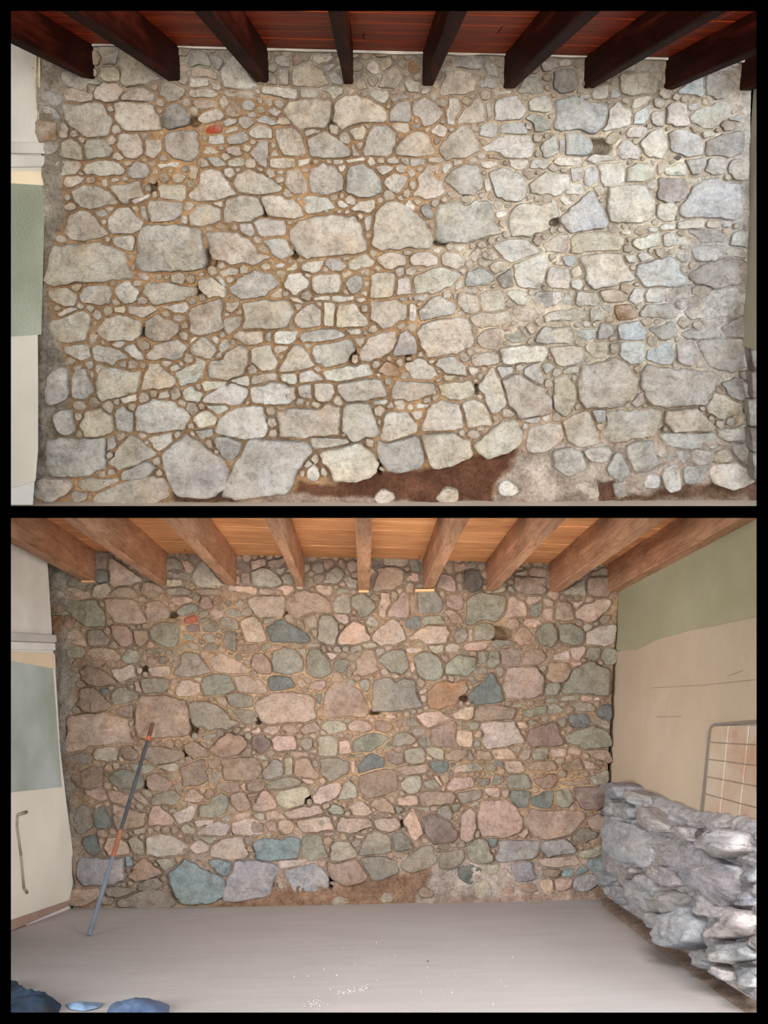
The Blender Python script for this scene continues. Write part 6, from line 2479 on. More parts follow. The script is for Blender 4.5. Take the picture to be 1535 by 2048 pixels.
# lower room, the same wall cleaned and pointed
lxl = [(90, 1080), (97, 1150), (104, 1268), (108, 1330), (118, 1500), (127, 1575), (135, 1640), (146, 1720), (150, 1825)]
lxr = [(1242, 1080), (1238, 1180), (1228, 1300), (1220, 1450), (1213, 1570), (1220, 1825)]
soil_l = [(380, 1815), (533, 1790), (551, 1778), (666, 1768), (740, 1752), (855, 1731), (866, 1738), (850, 1765), (825, 1786), (826, 1806), (760, 1825), (380, 1825)]
zl = [([(80, 1080), (112, 1080), (142, 1150), (134, 1240), (150, 1340), (150, 1420), (134, 1470), (132, 1530), (150, 1620), (165, 1690), (158, 1760), (150, 1825), (80, 1825)], (158, 150, 138), 14, 0.012, 0.012),
      ([(150, 1080), (1240, 1080), (1240, 1190), (150, 1185)], (140, 124, 110), 40, 0, 0.003),
      ([(100, 1700), (700, 1650), (1220, 1680), (1220, 1825), (100, 1825)], (172, 150, 134), 120, 0, 0),
      ([(822, 1830), (835, 1765), (870, 1735), (920, 1725), (1080, 1725), (1110, 1745), (1090, 1795), (1200, 1800), (1200, 1830)], (190, 176, 166), 18, 0.008, 0.008),
      (soil_l, (152, 122, 100), 9, 0.012, 0.004),
      ([(830, 1798), (1215, 1784), (1215, 1830), (830, 1830)], (178, 156, 142), 6, 0.014, 0.004)]
hl = [(997, 1267, 24, 13), (385, 1455, 10, 17), (346, 1229, 9, 7), (749, 1425, 11, 5), (369, 1508, 6, 6), (291, 1570, 9, 7), (928, 1396, 9, 6), (803, 1648, 4, 7), (516, 1442, 6, 6), (288, 1339, 6, 9), (572, 1230, 3, 8), (661, 1766, 5, 11), (614, 1597, 6, 11)]
mt = mortar(LO, lxl, lxr, 1082, 1822, 340, 230, (178, 150, 122), zl, hl, 0.0036, 31, 0.013)
nm = sum(1 for i, s in enumerate(LW) if i < N_MAIN and s[1][:, 0].max() < 1232 and s[1][:, 0].mean() < 1218)
keep = [s for s in LW if s[1][:, 0].max() < 1232 and s[1][:, 0].mean() < 1218]
sv = build_stones(snug(keep, 5.0, 3.6), lambda P: LO.hit(P), np.array([0, -1.0, 0]), PAL_L, 0.030, 7, 1.05, 0.0036, n_main=nm, mort=(180, 154, 128))
finish_wall('wall_back', LO, [mt, sv], [m_mort_l, m_stone_l], 'cleaned and repointed rubble stone wall of pink and green stones')

# ------------------------------------------------------------------ ceilings and beams
m_ceil_u = wood_mat('varnished_red_boards', (104, 30, 11), (156, 50, 18), (196, 90, 36), 'x', 0.5, 0.06, 0.0)
m_ceil_l = wood_mat('honey_pine_boards', (186, 120, 74), (212, 148, 96), (226, 168, 116), 'x', 0.6, 0.3)
m_beam_u = wood_mat('dark_red_beam_wood', (34, 12, 8), (54, 18, 12), (92, 36, 22), 'y', 0.6, 0.02, 0.0)
m_beam_l = wood_mat('brown_beam_wood', (146, 102, 76), (178, 130, 98), (198, 152, 118), 'y', 0.6, 0.3)
m_caulk = plain_mat('white_joint_filler', (196, 190, 180), (160, 150, 140), 8, 0.9)
def ceiling(room, pL, pR, depth, board, mat, label):
    a = room.hit([pL])[0]; b = room.hit([pR])[0]; sl = (b[2]-a[2])/(b[0]-a[0])
    xa = room.hit([(room.panel[0]-60, pL[1])])[0][0]-0.3; xb = room.hit([(room.panel[2]+60, pR[1])])[0][0]+0.3
    bm = bmesh.new(); y = 0.12; k = 0
    rng = random.Random(3)
    while y > -depth:
        y2 = y-board
        xs = sorted([xa, xb]+[rng.uniform(xa+0.5, xb-0.5) for _ in range(2)])
        for i in range(3):
            r = bmesh.ops.create_cube(bm, size=1)
            vs = r['verts']; x0, x1 = xs[i]+0.0015, xs[i+1]-0.0015; dz = rng.uniform(-0.0015, 0.0015)
            for v in vs:
                x = x0 if v.co.x < 0 else x1; yy = y2+0.002 if v.co.y < 0 else y-0.002
                z = a[2]+sl*(x-a[0])+dz+(0.0 if v.co.z < 0 else 0.03)
                v.co = (x, yy, z)
            bmesh.ops.bevel(bm, geom=list(set(e for v in vs for e in v.link_edges)), offset=0.004, segments=1, affect='EDGES')
        y = y2
    o = bm_obj('ceiling', bm, mat, room, clp='LRT')
    tag(o, label, kind='structure')
    return lambda x: a[2]+sl*(x-a[0])
zc_u = ceiling(UP, (200, 91), (1450, 121), 3.2, 0.27, m_ceil_u, 'dark red varnished board ceiling above the upper wall')
zc_l = ceiling(LO, (200, 1103), (1200, 1130), 4.2, 0.36, m_ceil_l, 'honey coloured board ceiling above the lower wall')
ORD = ['first', 'second', 'third', 'fourth', 'fifth', 'sixth', 'seventh', 'eighth', 'ninth']
def beam(room, xl, xr, yb, zc, depth, mat, label, group, seed):
    a = room.hit([(xl, yb)])[0]; b = room.hit([(xr, yb)])[0]
    bm = bmesh.new(); x0, x1 = a[0], b[0]; z0 = a[2]; z1 = zc((x0+x1)/2)+0.012
    n = 40; ys = np.linspace(0.1, -depth, n); rng = np.random.RandomState(seed)
    sec = []
    be = 0.006
    for y in ys:
        q = vn(np.array([[0.3, y, seed*1.7], [5.3, y, seed*1.7]]), 1.3, seed)*0.003
        pr = [(x0+q[0], z1), (x0+q[0], z0+be), (x0+q[0]+be, z0+q[1]), (x1+q[1]-be, z0+q[1]), (x1+q[1], z0+be), (x1+q[1], z1)]
        sec.append([bm.verts.new((x, y, z)) for x, z in pr])
    for i in range(n-1):
        for j in range(6): bm.faces.new((sec[i][j], sec[i+1][j], sec[i+1][(j+1) % 6], sec[i][(j+1) % 6]))
    bm.faces.new(sec[0]); bm.faces.new(sec[-1][::-1])
    o = bm_obj('ceiling_beam', bm, mat, room, clp='LRT', org=((x0+x1)/2, 0.0, z0))
    tag(o, label, 'beam', group); return o
ub = [(168, 191, 157), (335, 361, 163), (511, 538, 165), (687, 707, 168), (844, 866, 172), (1006, 1030, 177), (1166, 1188, 176.5), (1326, 1347, 179.5), (1476, 1500, 182)]
for i, (a, b, y) in enumerate(ub):
    beam(UP, a, b, y, zc_u, 3.4, m_beam_u, 'dark red varnished ceiling beam in the upper room, %s from the left' % ORD[i], 'dark beams across the upper ceiling', i+1)
lb = [(167, 192, 1164), (315, 334, 1171), (452, 474, 1170), (593, 609, 1174), (716, 738, 1184), (845, 867, 1179), (972, 991, 1183), (1097, 1120, 1185), (1214, 1238, 1184)]
for i, (a, b, y) in enumerate(lb):
    beam(LO, a, b, y, zc_l, 4.4, m_beam_l, 'light brown ceiling beam in the lower room, %s from the left' % ORD[i], 'brown beams across the lower ceiling', i+21)
# filler line where the boards meet the wall, and the shims under two beams
def caulk(room, pL, pR, zc, name, label, mat, t=0.010):
    a = room.hit([pL])[0]; b = room.hit([pR])[0]; bm = bmesh.new(); n = 90; vs = []
    for i in range(n+1):
        x = a[0]+(b[0]-a[0])*i/n; z = zc(x)-0.002; k = vn(np.array([[x*9, 0.3, 0.1]]), 1, 4)[0]*0.006
        vs.append([bm.verts.new((x, 0.02, z)), bm.verts.new((x, -0.075, z)), bm.verts.new((x, -0.07, z-t-k)), bm.verts.new((x, 0.02, z-t-k))])
    for i in range(n):
        for j in range(4): bm.faces.new((vs[i][j], vs[i][(j+1) % 4], vs[i+1][(j+1) % 4], vs[i+1][j]))
    tag(bm_obj(name, bm, mat, room, clp='LR'), label, kind='structure')
caulk(UP, (190, 95), (1500, 120), zc_u, 'trim_1', 'thin white filler line between boards and stones, upper room', m_caulk, 0.009)
m_shim = wood_mat('pale_shim_wood', (196, 150, 104), (214, 172, 124), (226, 190, 146), 'x', 0.7, 0.2)
for (room, P, lab) in ((LO, [(600+120-3, 1183), (737, 1182), (737, 1187), (717, 1187)], 'small pale wood wedge under the fifth beam, lower room'), (LO, [(829, 1181), (867, 1180), (867, 1185), (829, 1186)], 'small pale wood wedge under the sixth beam, lower room'),
                       (LO, [(167, 1163.5), (192, 1163.5), (192, 1167), (167, 1167)], 'small pale wood wedge under the first beam, lower room')):
    bm = bmesh.new(); prism(bm, room.hit(P), (0, -1, 0), -0.02, 0.085, 0.002)
    tag(bm_obj('wooden_wedge', bm, m_shim, room), lab, 'wedge', 'wood wedges under the lower beams')

# ------------------------------------------------------------------ left side: plaster wall, lintel, door with frosted glass
m_white = plain_mat('white_plaster', (216, 210, 200), (202, 196, 188), 4, 0.9, 0.2, 0.25, 30)
m_grey = plain_mat('grey_ledge_paint', (170, 164, 158), (186, 180, 172), 5, 0.7)
m_door = plain_mat('cream_door_paint', (214, 206, 190), (222, 214, 200), 3, 0.5, 0.4, 0.05)
m_cream = plain_mat('cream_frame_paint', (206, 186, 154), (214, 196, 168), 3, 0.5, 0.4, 0.05)
m_mould = plain_mat('door_moulding', (150, 140, 122), (142, 132, 114), 5, 0.8, 0.2)
m_brown = plain_mat('brown_skirting', (150, 122, 108), (164, 136, 122), 5, 0.7)
def glass_mat(name, c1, c2):
    t = NT(name); c = t.mix(c1, c2, t.ramp(t.noise(2.2, 2, 0.5), [(0.35, 0.0), (0.65, 1.0)]))
    t.bump(t.noise(90, 3, 0.6), 0.8, 0.006); t.b.inputs['Transmission Weight'].default_value = 0.15
    return t.done(c, 0.28, 0.5)
m_glass = glass_mat('frosted_glass', (132, 136, 118), (160, 162, 146))
m_glass2 = glass_mat('frosted_glass_pale', (162, 172, 158), (192, 200, 196))
m_wh_u = plain_mat('off_white_plaster', (190, 186, 178), (176, 172, 164), 4, 0.9, 0.2, 0.25, 30); m_dr_u = plain_mat('old_cream_door_paint', (180, 172, 158), (190, 182, 168), 3, 0.6, 0.3, 0.05)
def left_side(room, vp, xedge, vtop, wall, ledge, cove, door, pane, rail, skirt, mould, tags, mg, m_white, m_door):
    d = room.dirs([vp])[0]; d = d/np.linalg.norm(d); d[2] = 0; d /= np.linalg.norm(d)
    n = np.array([d[1], -d[0], 0]); pt = room.hit([(xedge, (vtop+wall[3])/2)])[0]+np.array([0.0, 0.05, 0])
    H_ = lambda P: room.hit(P, pt, n)
    def part(name, P, t0, t1, mat, parent=None, bev=0.003, clp='LTB', smooth=False):
        bm = bmesh.new(); prism(bm, H_(P), n, t0, t1, bev); return bm_obj(name, bm, mat, room, parent, clp=clp)
    ed = wall[4]; q = wall_poly(*wall[:4]); cut = lambda Q: trimmed(Q, ed)
    ledge, cove, door, rail, skirt = [cut(Q) for Q in (ledge, cove, door, rail, skirt)]
    w = tag(part('wall_left', cut(q), -0.12, 0.0, m_white), tags[0], kind='structure')
    tag(part('trim_2', ledge, -0.05, 0.030, m_grey, bev=0.006), tags[1], kind='structure')
    tag(part('trim_3', cove, -0.05, 0.018, m_white, bev=0.010), tags[2], kind='structure')
    dr = tag(part('door_1', door, -0.06, -0.012+0.02, m_door), tags[3], kind='structure')
    part('rail', rail, 0.0, 0.012, m_cream, dr)
    part('glass_pane', pane, 0.0, 0.010, mg, dr, 0.001)
    if mould:
        bm = bmesh.new(); Q = H_(mould)+n*0.009
        for i in range(len(Q)-1): tube(bm, Q[i], Q[i+1], 0.012, 0.012, 10)
        bm_obj('moulding', bm, m_mould, room, dr, smooth=True, clp='LTB')
    tag(part('baseboard_left', skirt, -0.02, 0.006, m_brown), tags[4], kind='structure')
    return H_, n
def trimmed(Q, ed):
    x = lambda y: float(np.interp(y, [e[1] for e in ed], [e[0] for e in ed]))
    Q = [np.array(p, float) for p in Q]; a, b, c, d = Q
    n = 10; top = a+(b-a); out = [a]
    ya, yc = b[1], c[1]
    for i in range(n+1):
        y = ya+(yc-ya)*i/n; out.append(np.array([min(x(y), max(b[0], c[0])), y]))
    out.append(d); return out
def wall_poly(x0, x1, y0, y1): return [(x0, y0), (x1, y0), (x1, y1), (x0, y1)]
HU, nU = left_side(UP, (2200, 470), 112, 80, (-40, 112, 40, 1010, uxl),
    [(-40, 281), (110, 286), (110, 308), (-40, 306)], [(-40, 308), (110, 311), (110, 334), (-40, 336)],
    [(-40, 338), (110, 338), (110, 962), (-40, 995)], [(-40, 362), (88, 371), (80, 669), (-40, 677)],
    [(-40, 341), (110, 343), (110, 371), (-40, 363)], [(-40, 993), (104, 951), (104, 958), (-40, 1000)], None,
    ('white plaster wall left of the upper stone wall', 'grey ledge above the door in the upper room', 'white rounded cornice above the door in the upper room', 'cream door with tall frosted pane at the left edge of the upper room', 'thin brown strip at the foot of the upper door'), m_glass, m_wh_u, m_dr_u)
HL, nL = left_side(LO, (1126, 1460), 156, 1100, (-30, 156, 1060, 1850, lxl),
    [(-30, 1262), (150, 1270), (150, 1285), (-30, 1280)], [(-30, 1281), (150, 1286), (150, 1301), (-30, 1298)],
    [(-30, 1300), (156, 1306), (156, 1796), (-30, 1857)], [(-30, 1316), (103, 1332), (121, 1574), (-30, 1590)],
    [(-30, 1300), (156, 1308), (156, 1338), (-30, 1313)], [(-30, 1856), (156, 1793), (156, 1806), (-30, 1884)],
    [(50, 1624), (31, 1630), (30, 1650), (38, 1710), (44, 1776), (51, 1785)],
    ('white plaster wall left of the lower stone wall', 'grey ledge above the door in the lower room', 'white cornice above the door in the lower room', 'cream door with frosted pane and moulded lower panel in the lower room', 'thin brown strip at the foot of the lower door'), m_glass2, m_white, m_door)
# metal corner bead beside the wall, upper and lower
m_bead = plain_mat('weathered_lath', (176, 160, 128), (120, 110, 96), 20, 0.6, 0.4, 0.4, 60)
for room, Q, lab in ((UP, [(72, 96), (71, 150), (73, 210), (74, 285)], 'weathered lath strip down the edge of the upper stone wall'), (LO, [(80, 1118), (86, 1180), (92, 1240), (96, 1268)], 'weathered lath strip down the edge of the lower stone wall')):
    bm = bmesh.new(); L = room.hit(Q, (0, -0.02, 0))
    for i in range(3):
        tube(bm, L[i], L[i+1], 0.0065, 0.0065, 6); tube(bm, L[i]+np.array([0.016, 0.01, 0]), L[i+1]+np.array([0.016, 0.01, 0]), 0.005, 0.007, 6)
    o = bm_obj('lath_strip', bm, m_bead, room); tag(o, lab, 'lath', 'lath strips beside the stone wall')
    for t in (0.25, 0.62, 0.95):
        k = min(int(t*3), 2); p = L[k]+(L[k+1]-L[k])*(t*3-k); bm = bmesh.new()
        tube(bm, p, p+np.array([-0.028, -0.02, 0]), 0.0025, 0.0035, 6); bm_obj('nail', bm, m_bead, room, o)

# ------------------------------------------------------------------ floors
def screed_mat(name, c1, c2):
    t = NT(name); v = t.mapping((1.0, 0.25, 1.0)); c = t.mix(c1, c2, t.ramp(t.noise(1.3, 4, 0.55, v), [(0.3, 0.0), (0.7, 1.0)]))
    v2 = t.mapping((0.8, 6, 1)); c = t.mix(c, t.ramp(t.noise(2.5, 5, 0.6, v2), [(0.35, (240, 238, 235)), (0.6, (255, 255, 255))]), 0.5, 'MULTIPLY')
    c = t.mix(c, t.ramp(t.noise(160, 2, 0.5), [(0.3, (205, 198, 190)), (0.45, (255, 255, 255))]), 0.35, 'MULTIPLY')
    t.bump(t.noise(50, 4, 0.6), 0.12, 0.003); t.bump(t.noise(2.2, 3, 0.5, v2), 0.1, 0.01)
    return t.done(c, 0.75, 0.3)
m_fl_l = screed_mat('smooth_screed', (182, 174, 170), (174, 170, 168)); m_fl_u = screed_mat('dusty_screed', (186, 168, 152), (164, 146, 132))
def floor(room, pL, pR, depth, mat, label, clp):
    a = room.hit([pL])[0]; b = room.hit([pR])[0]; sl = (b[2]-a[2])/(b[0]-a[0])
    x0, x1 = a[0]-1.6, b[0]+1.4; nx, ny = 60, 80
    bm = bmesh.new(); g = []
    for j in range(ny+1):
        y = 0.15-(depth+0.15)*j/ny
        row = []
        for i in range(nx+1):
            x = x0+(x1-x0)*i/nx; row.append((x, y, a[2]+sl*(x-a[0])))
        g.append(row)
    A = np.array(g).reshape(-1, 3); A[:, 2] += fbm(A, 1.2, 3, 5)*0.0035
    vs = [bm.verts.new(p) for p in A]; lo = [bm.verts.new(p-np.array([0, 0, 0.05])) for p in A]
    N = nx+1
    for j in range(ny):
        for i in range(nx):
            bm.faces.new((vs[j*N+i], vs[(j+1)*N+i], vs[(j+1)*N+i+1], vs[j*N+i+1]))
    bm.faces.new([lo[0], lo[nx], lo[ny*N+nx], lo[ny*N]])
    for v in lo:
        pass
    o = bm_obj('floor', bm, mat, room, clp=clp, smooth=True, cap=False); tag(o, label, kind='structure')
    n = np.cross([1, 0, sl], [0, 1, 0]); n /= np.linalg.norm(n)
    return a, n
fU = floor(UP, (90, 1004), (1480, 1001), 0.6, m_fl_u, 'strip of dusty concrete floor under the upper wall', 'LRB')
fL = floor(LO, (150, 1818), (1213, 1798), 5.2, m_fl_l, 'smooth grey-beige screed floor of the lower room', 'LRB')
FH = lambda P: LO.hit(P, fL[0], fL[1])

# ------------------------------------------------------------------ right side of the upper room: a sliver of wall
m_olive = plain_mat('greenish_plaster', (150, 146, 126), (164, 156, 136), 4, 0.9)
a = UP.hit([(1494, 500)])[0]
nR = np.array([-1.0, 0, 0])
HR = lambda P: UP.hit(P, a, nR)
bm = bmesh.new(); prism(bm, [np.array([a[0]+0.0, 0.1, UP.hit([(1500, 175)])[0][2]]), np.array([a[0], -0.5, UP.hit([(1500, 175)])[0][2]]), np.array([a[0], -0.5, UP.hit([(1500, 690)])[0][2]]), np.array([a[0], 0.1, UP.hit([(1500, 690)])[0][2]])], (1, 0, 0), 0.0, 0.1)
tag(bm_obj('wall_right', bm, m_olive, UP, clp='R'), 'narrow greenish plaster wall at the right edge of the upper room', kind='structure')
# rubble at the foot of the right wall, upper room
rub = [('d', np.array(q, float)) for q in ([(1494, 690), (1512, 700), (1520, 735), (1500, 742)], [(1497, 745), (1520, 738), (1522, 790), (1500, 795)], [(1490, 800), (1520, 795), (1520, 850), (1496, 852)], [(1494, 855), (1522, 855), (1520, 905), (1498, 900)], [(1500, 905), (1524, 910), (1520, 960), (1500, 955)])]
sv = build_stones(rub, lambda P: UP.hit(P, (0, -0.10, 0)), np.array([0, -1.0, 0]), dict(d=(150, 140, 130)), 0.06, 77, 1.04, 0.0028)
finish_wall('wall_right', UP, [sv], [m_stone_u], 'dark rubble stones at the right edge of the upper wall foot', clp='R')

# ------------------------------------------------------------------ right wall of the lower room
pT = LO.hit([(1238, 1178)])[0]; pB = LO.hit([(1212, 1796)])[0]
v1 = pB-pT; nW = np.cross(v1, [0, -1.0, 0]); nW /= np.linalg.norm(nW)
if nW[0] > 0: nW = -nW
WH = lambda P: LO.hit(P, pT, nW)
def plaster_mat(name, c1, c2, c3):
    t = NT(name); c = t.mix(c1, c2, t.ramp(t.noise(1.6, 5, 0.6, t.mapping((1, 0.6, 1))), [(0.35, 0.0), (0.65, 1.0)]))
    c = t.mix(c, c3, t.ramp(t.noise(3.2, 6, 0.7, t.mapping((1, 0.5, 1))), [(0.5, 0.0), (0.75, 0.5)]))
    t.bump(t.noise(7, 5, 0.6), 0.25, 0.012); t.bump(t.noise(60, 4, 0.6), 0.2, 0.004)
    return t.done(c, 0.9, 0.2)
m_pg = plaster_mat('olive_green_plaster', (146, 140, 110), (158, 152, 124), (168, 158, 134))
m_pb = plaster_mat('bare_beige_plaster', (172, 152, 128), (182, 162, 140), (168, 154, 138))
dn = np.array([0, 1.0, 0]); up_ = -v1/np.linalg.norm(v1)
def wall_strip(name, y0, y1, mat, label, wob=None, t1=0.0):
    """a length of the right wall between two heights (pixel rows at the corner)"""
    z0 = pT+v1*((y0-1178)/(1796-1178)); z1 = pT+v1*((y1-1178)/(1796-1178)); n = 60
    bm = bmesh.new(); top = []; bot = []
    for i in range(n+1):
        d = 0.1-5.2*i/n; w = (vn(np.array([[d*1.5, 0, 0]]), 1, 9)[0]*0.02) if wob else 0
        top.append(z0+np.array([0, d, 0])+up_*(w if wob == 't' else 0)); bot.append(z1+np.array([0, d, 0])+up_*(w if wob == 'b' else 0))
    prism(bm, top+bot[::-1], -nW, -t1, 0.12)
    return tag(bm_obj(name, bm, mat, LO, clp='RTB'), label, kind='structure')
wall_strip('wall_right', 1160, 1312, m_pg, 'olive green plaster of the lower right wall above its bare band', 'b', 0.004)
wall_strip('wall_right', 1308, 1812, m_pb, 'bare beige plaster band of the lower right wall')
wall_strip('trim_4', 1176, 1181, m_caulk, 'pale filler line under the last beam on the lower right wall', None, 0.012)
# hairline scratches and pencil marks stay in the plaster
m_scr = plain_mat('scratch_grey', (140, 122, 104), (150, 132, 112), 9, 0.9)
bm = bmesh.new()
for Q in ([(1284, 1390), (1282, 1440), (1280, 1490)], [(1340, 1400), (1335, 1440), (1331, 1470)], [(1311, 1434), (1363, 1433)], [(1300, 1376), (1400, 1371), (1512, 1359)], [(1455, 1352), (1485, 1341)], [(1448, 1108), (1447, 1150), (1445, 1175)]):
    L = WH(Q)+nW*0.0005
    for i in range(len(L)-1): tube(bm, L[i], L[i+1], 0.0018, 0.0018, 5)
tag(bm_obj('wall_right', bm, m_scr, LO, clp='RT'), 'fine scratches in the beige plaster', kind='structure')

# tiled square
m_grout = plain_mat('tile_grout', (150, 134, 116), (162, 146, 128), 10, 0.9)
m_fr = plain_mat('grey_tile_border', (124, 112, 102), (132, 120, 108), 8, 0.95, 0.1)
t = NT('terracotta_cream_tile'); c = t.mix((186, 168, 148), (176, 136, 110), t.ramp(t.noise(5, 3, 0.6, t.mapping((1, 0.5, 1))), [(0.4, 0.0), (0.66, 0.9)])); m_tile = t.done(c, 0.5, 0.3)
def tl(u, v):
    """column u, row v -> pixel"""
    x = [np.interp(v, [0, 5], r) for r in ((1425.8, 1410.5), (1461.4, 1443.5), (1503, 1481.5), (1549, 1524))]
    y = [np.interp(v, [0, 1, 2, 3, 4, 5], r) for r in ((1451.5, 1484.8, 1519, 1553.5, 1588, 1623), (1450.8, 1487, 1523, 1560, 1597, 1634), (1450.5, 1489.5, 1529, 1568, 1608, 1648), (1450, 1492, 1534, 1576, 1619, 1662))]
    return float(np.interp(u, [0, 1, 2, 3], x)), float(np.interp(u, [0, 1, 2, 3], y))
o0 = WH([tl(0, 5)])[0]
tp = tag(empty('tile_panel', LO, o0), 'square patch of cream terracotta wall tiles with grey border, on the lower right wall', 'tiles')
bm = bmesh.new(); prism(bm, WH([tl(0, 0), tl(3, 0), tl(3, 5), tl(0, 5)]), nW, -0.01, 0.006); bm_obj('grout', bm, m_grout, LO, tp, clp='R')
bm = bmesh.new()
for i in range(3):
    for j in range(5):
        e = 0.035; prism(bm, WH([tl(i+e, j+e), tl(i+1-e, j+e), tl(i+1-e, j+1-e), tl(i+e, j+1-e)]), nW, 0.0, 0.012, 0.002)
bm_obj('tiles', bm, m_tile, LO, tp, clp='R')
bm = bmesh.new()
prism(bm, WH([(1403, 1627), (1410.5, 1560), (1416.5, 1500), (1419.5, 1462), (1424, 1451.5), (1432, 1447), (1470, 1443.5), (1500, 1441), (1540, 1438), (1540, 1445), (1500, 1447.5), (1470, 1449.5), (1434, 1451.5), (1427, 1456), (1425, 1464), (1421.5, 1500), (1417.5, 1560), (1411, 1627)]), nW, -0.01, 0.013, 0.003)
bm_obj('border', bm, m_fr, LO, tp, clp='R')

# rough rock footing along the lower right wall
def foot_top(x): return np.interp(x, [1205, 1215, 1225, 1240, 1262, 1300, 1333, 1380, 1440, 1512, 1600], [1600, 1572, 1566, 1563, 1575, 1588, 1602, 1615, 1627, 1640, 1656])
def foot_bot(x): return 1786+(x-1220)*0.70
def foot(P): return LO.hit(P, pT+nW*0.03, nW)
P, Fc = grid(300, 190, lambda s, t: np.c_[1204+420*s, foot_top(1204+420*s)*(1-t)+(foot_bot(1204+420*s)+6)*t])
s_, t_ = np.meshgrid(np.linspace(0, 1, 300), np.linspace(0, 1, 190)); s_ = s_.ravel(); t_ = t_.ravel()
P[:, 1] += (1-t_)*fbm(np.c_[P[:, 0]*0.06, np.zeros(len(P)), np.zeros(len(P))], 1, 3, 3)*4
L = foot(P); q3 = L*np.array([1, 0.27, 1.0])
lump = crag(q3, 5.5, 4, 51)*0.030+fbm(q3, 2.6, 2, 52)*0.02+crag(q3, 22, 3, 57)*0.014
bould = []
bw = np.zeros(len(P))
for k, b in enumerate(bould): bw = np.maximum(bw, poly_w(b, P+fbm(q3, 5, 2, 60)[:, None]*5, 26)*(0.22 if k < 2 else 0.13))
w = lump*(1-0.55*np.clip(bw*8, 0, 1))+bw+0.03
w = w*np.clip(t_*14+0.15, 0, 1)*np.clip((1-t_)*14+0.35, 0, 1)*np.clip(s_*12+0.1, 0, 1)
V = L+nW*w[:, None]
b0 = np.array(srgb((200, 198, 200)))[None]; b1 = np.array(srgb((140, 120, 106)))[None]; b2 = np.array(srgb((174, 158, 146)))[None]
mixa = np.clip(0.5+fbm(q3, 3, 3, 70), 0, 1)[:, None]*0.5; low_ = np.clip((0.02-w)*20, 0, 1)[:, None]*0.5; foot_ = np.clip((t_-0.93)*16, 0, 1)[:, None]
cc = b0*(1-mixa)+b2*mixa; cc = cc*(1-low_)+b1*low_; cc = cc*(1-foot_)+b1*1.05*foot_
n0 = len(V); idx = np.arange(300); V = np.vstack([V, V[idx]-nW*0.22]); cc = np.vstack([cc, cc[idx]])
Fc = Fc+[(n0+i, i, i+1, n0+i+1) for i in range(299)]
RK = """h 480,1020 540,975 700,1010 830,1100 960,1170 990,1260 960,1370 850,1400 690,1340 600,1200 500,1130
h 110,940 170,850 300,880 400,950 430,1060 400,1150 250,1130 150,1080
g 210,760 290,745 310,820 290,870 220,850
p 320,820 400,770 470,840 550,930 480,930 370,880
p 700,920 850,920 1010,950 1010,1040 900,1100 780,1030 680,960
p 240,1150 330,1150 300,1230 250,1220
h 300,1230 390,1200 470,1300 380,1430 290,1380 250,1280
p 470,1140 560,1150 610,1220 570,1290 500,1250
g 90,1190 130,1180 170,1230 150,1260 100,1250
g 170,1270 240,1280 260,1370 190,1360
p 400,1350 540,1280 640,1330 600,1430 480,1440 420,1400
h 380,1470 440,1430 520,1460 490,1530 410,1510
h 540,1440 660,1400 740,1480 760,1600 640,1650 540,1620
p 700,1340 780,1330 850,1400 820,1470 740,1450
h 770,1450 860,1420 880,1500 850,1620 790,1640 750,1540
p 880,1430 960,1400 1060,1440 1060,1560 900,1600
h 690,1680 780,1680 840,1740 800,1790 730,1760
g 890,1640 1000,1600 1060,1700 920,1740
h 780,1740 850,1730 940,1800 900,1850 810,1800
g 990,1170 1060,1160 1060,1240 1000,1240
h 960,1290 1060,1270 1060,1380 970,1390
g 940,1800 1040,1760 1060,1880 950,1860
g 110,660 210,640 250,670 240,720 160,740
p 250,680 370,720 400,770 300,760
g 130,760 190,740 200,830 140,850
p 560,900 660,920 700,1000 620,980"""
rocks = [(c_, np.array([1180.0, 1360.0])+P_*0.3263) for c_, P_ in parse(RK)]
sv = build_stones(snug(rocks, 4, 5.0), lambda P: LO.hit(P, pT+nW*0.085, nW), nW, dict(h=(196, 195, 200), g=(176, 176, 178), p=(194, 188, 186)), 0.085, 91, 1.05, 0.0036, rough=1.5)
m_rock = stone_mat('rough_footing_rock', 0.3, (196, 194, 198), 0.3, (1, 0.27, 1), 0.4)
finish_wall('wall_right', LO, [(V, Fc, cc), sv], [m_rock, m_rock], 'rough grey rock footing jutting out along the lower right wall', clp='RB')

# ------------------------------------------------------------------ leaning pole
def floor_pt(p): return FH([p])[0]
base = floor_pt((178, 1872)); tip = LO.hit([(305, 1449)], (0, -0.085, 0))[0]
base = base+fL[1]*0.002*(1 if fL[1][2] > 0 else -1)
pole = tag(empty('long_pole', LO, base), 'long dark tool pole with orange-brown grips leaning on the stones left of centre, lower room', 'pole')
m_steel = plain_mat('dark_blue_grey_pole', (60, 62, 65), (80, 84, 88), 5, 0.35, 0.5, 0); m_steel2 = plain_mat('steel_blue_pole', (110, 120, 128), (94, 104, 114), 5, 0.35, 0.5, 0)
m_rust = plain_mat('brown_grip', (150, 96, 72), (126, 78, 58), 9, 0.6); m_or = plain_mat('orange_band', (206, 98, 62), (190, 86, 56), 9, 0.5); m_tip = plain_mat('worn_brown_tip', (112, 78, 60), (90, 62, 50), 9, 0.7)
def at_py(py):
    lo_, hi = 0.0, 1.0
    for _ in range(30):
        m = (lo_+hi)/2; y = LO.px([base+(tip-base)*m])[0][1]
        if y > py: lo_ = m
        else: hi = m
    return base+(tip-base)*lo_
cuts = [('end_section', None, 1715, m_steel2, 0.0145), ('grip', 1715, 1661, m_rust, 0.0155), ('shaft', 1661, 1482, m_steel, 0.0135), ('band', 1482, 1474, m_or, 0.0150), ('tip', 1474, None, m_tip, 0.0145)]
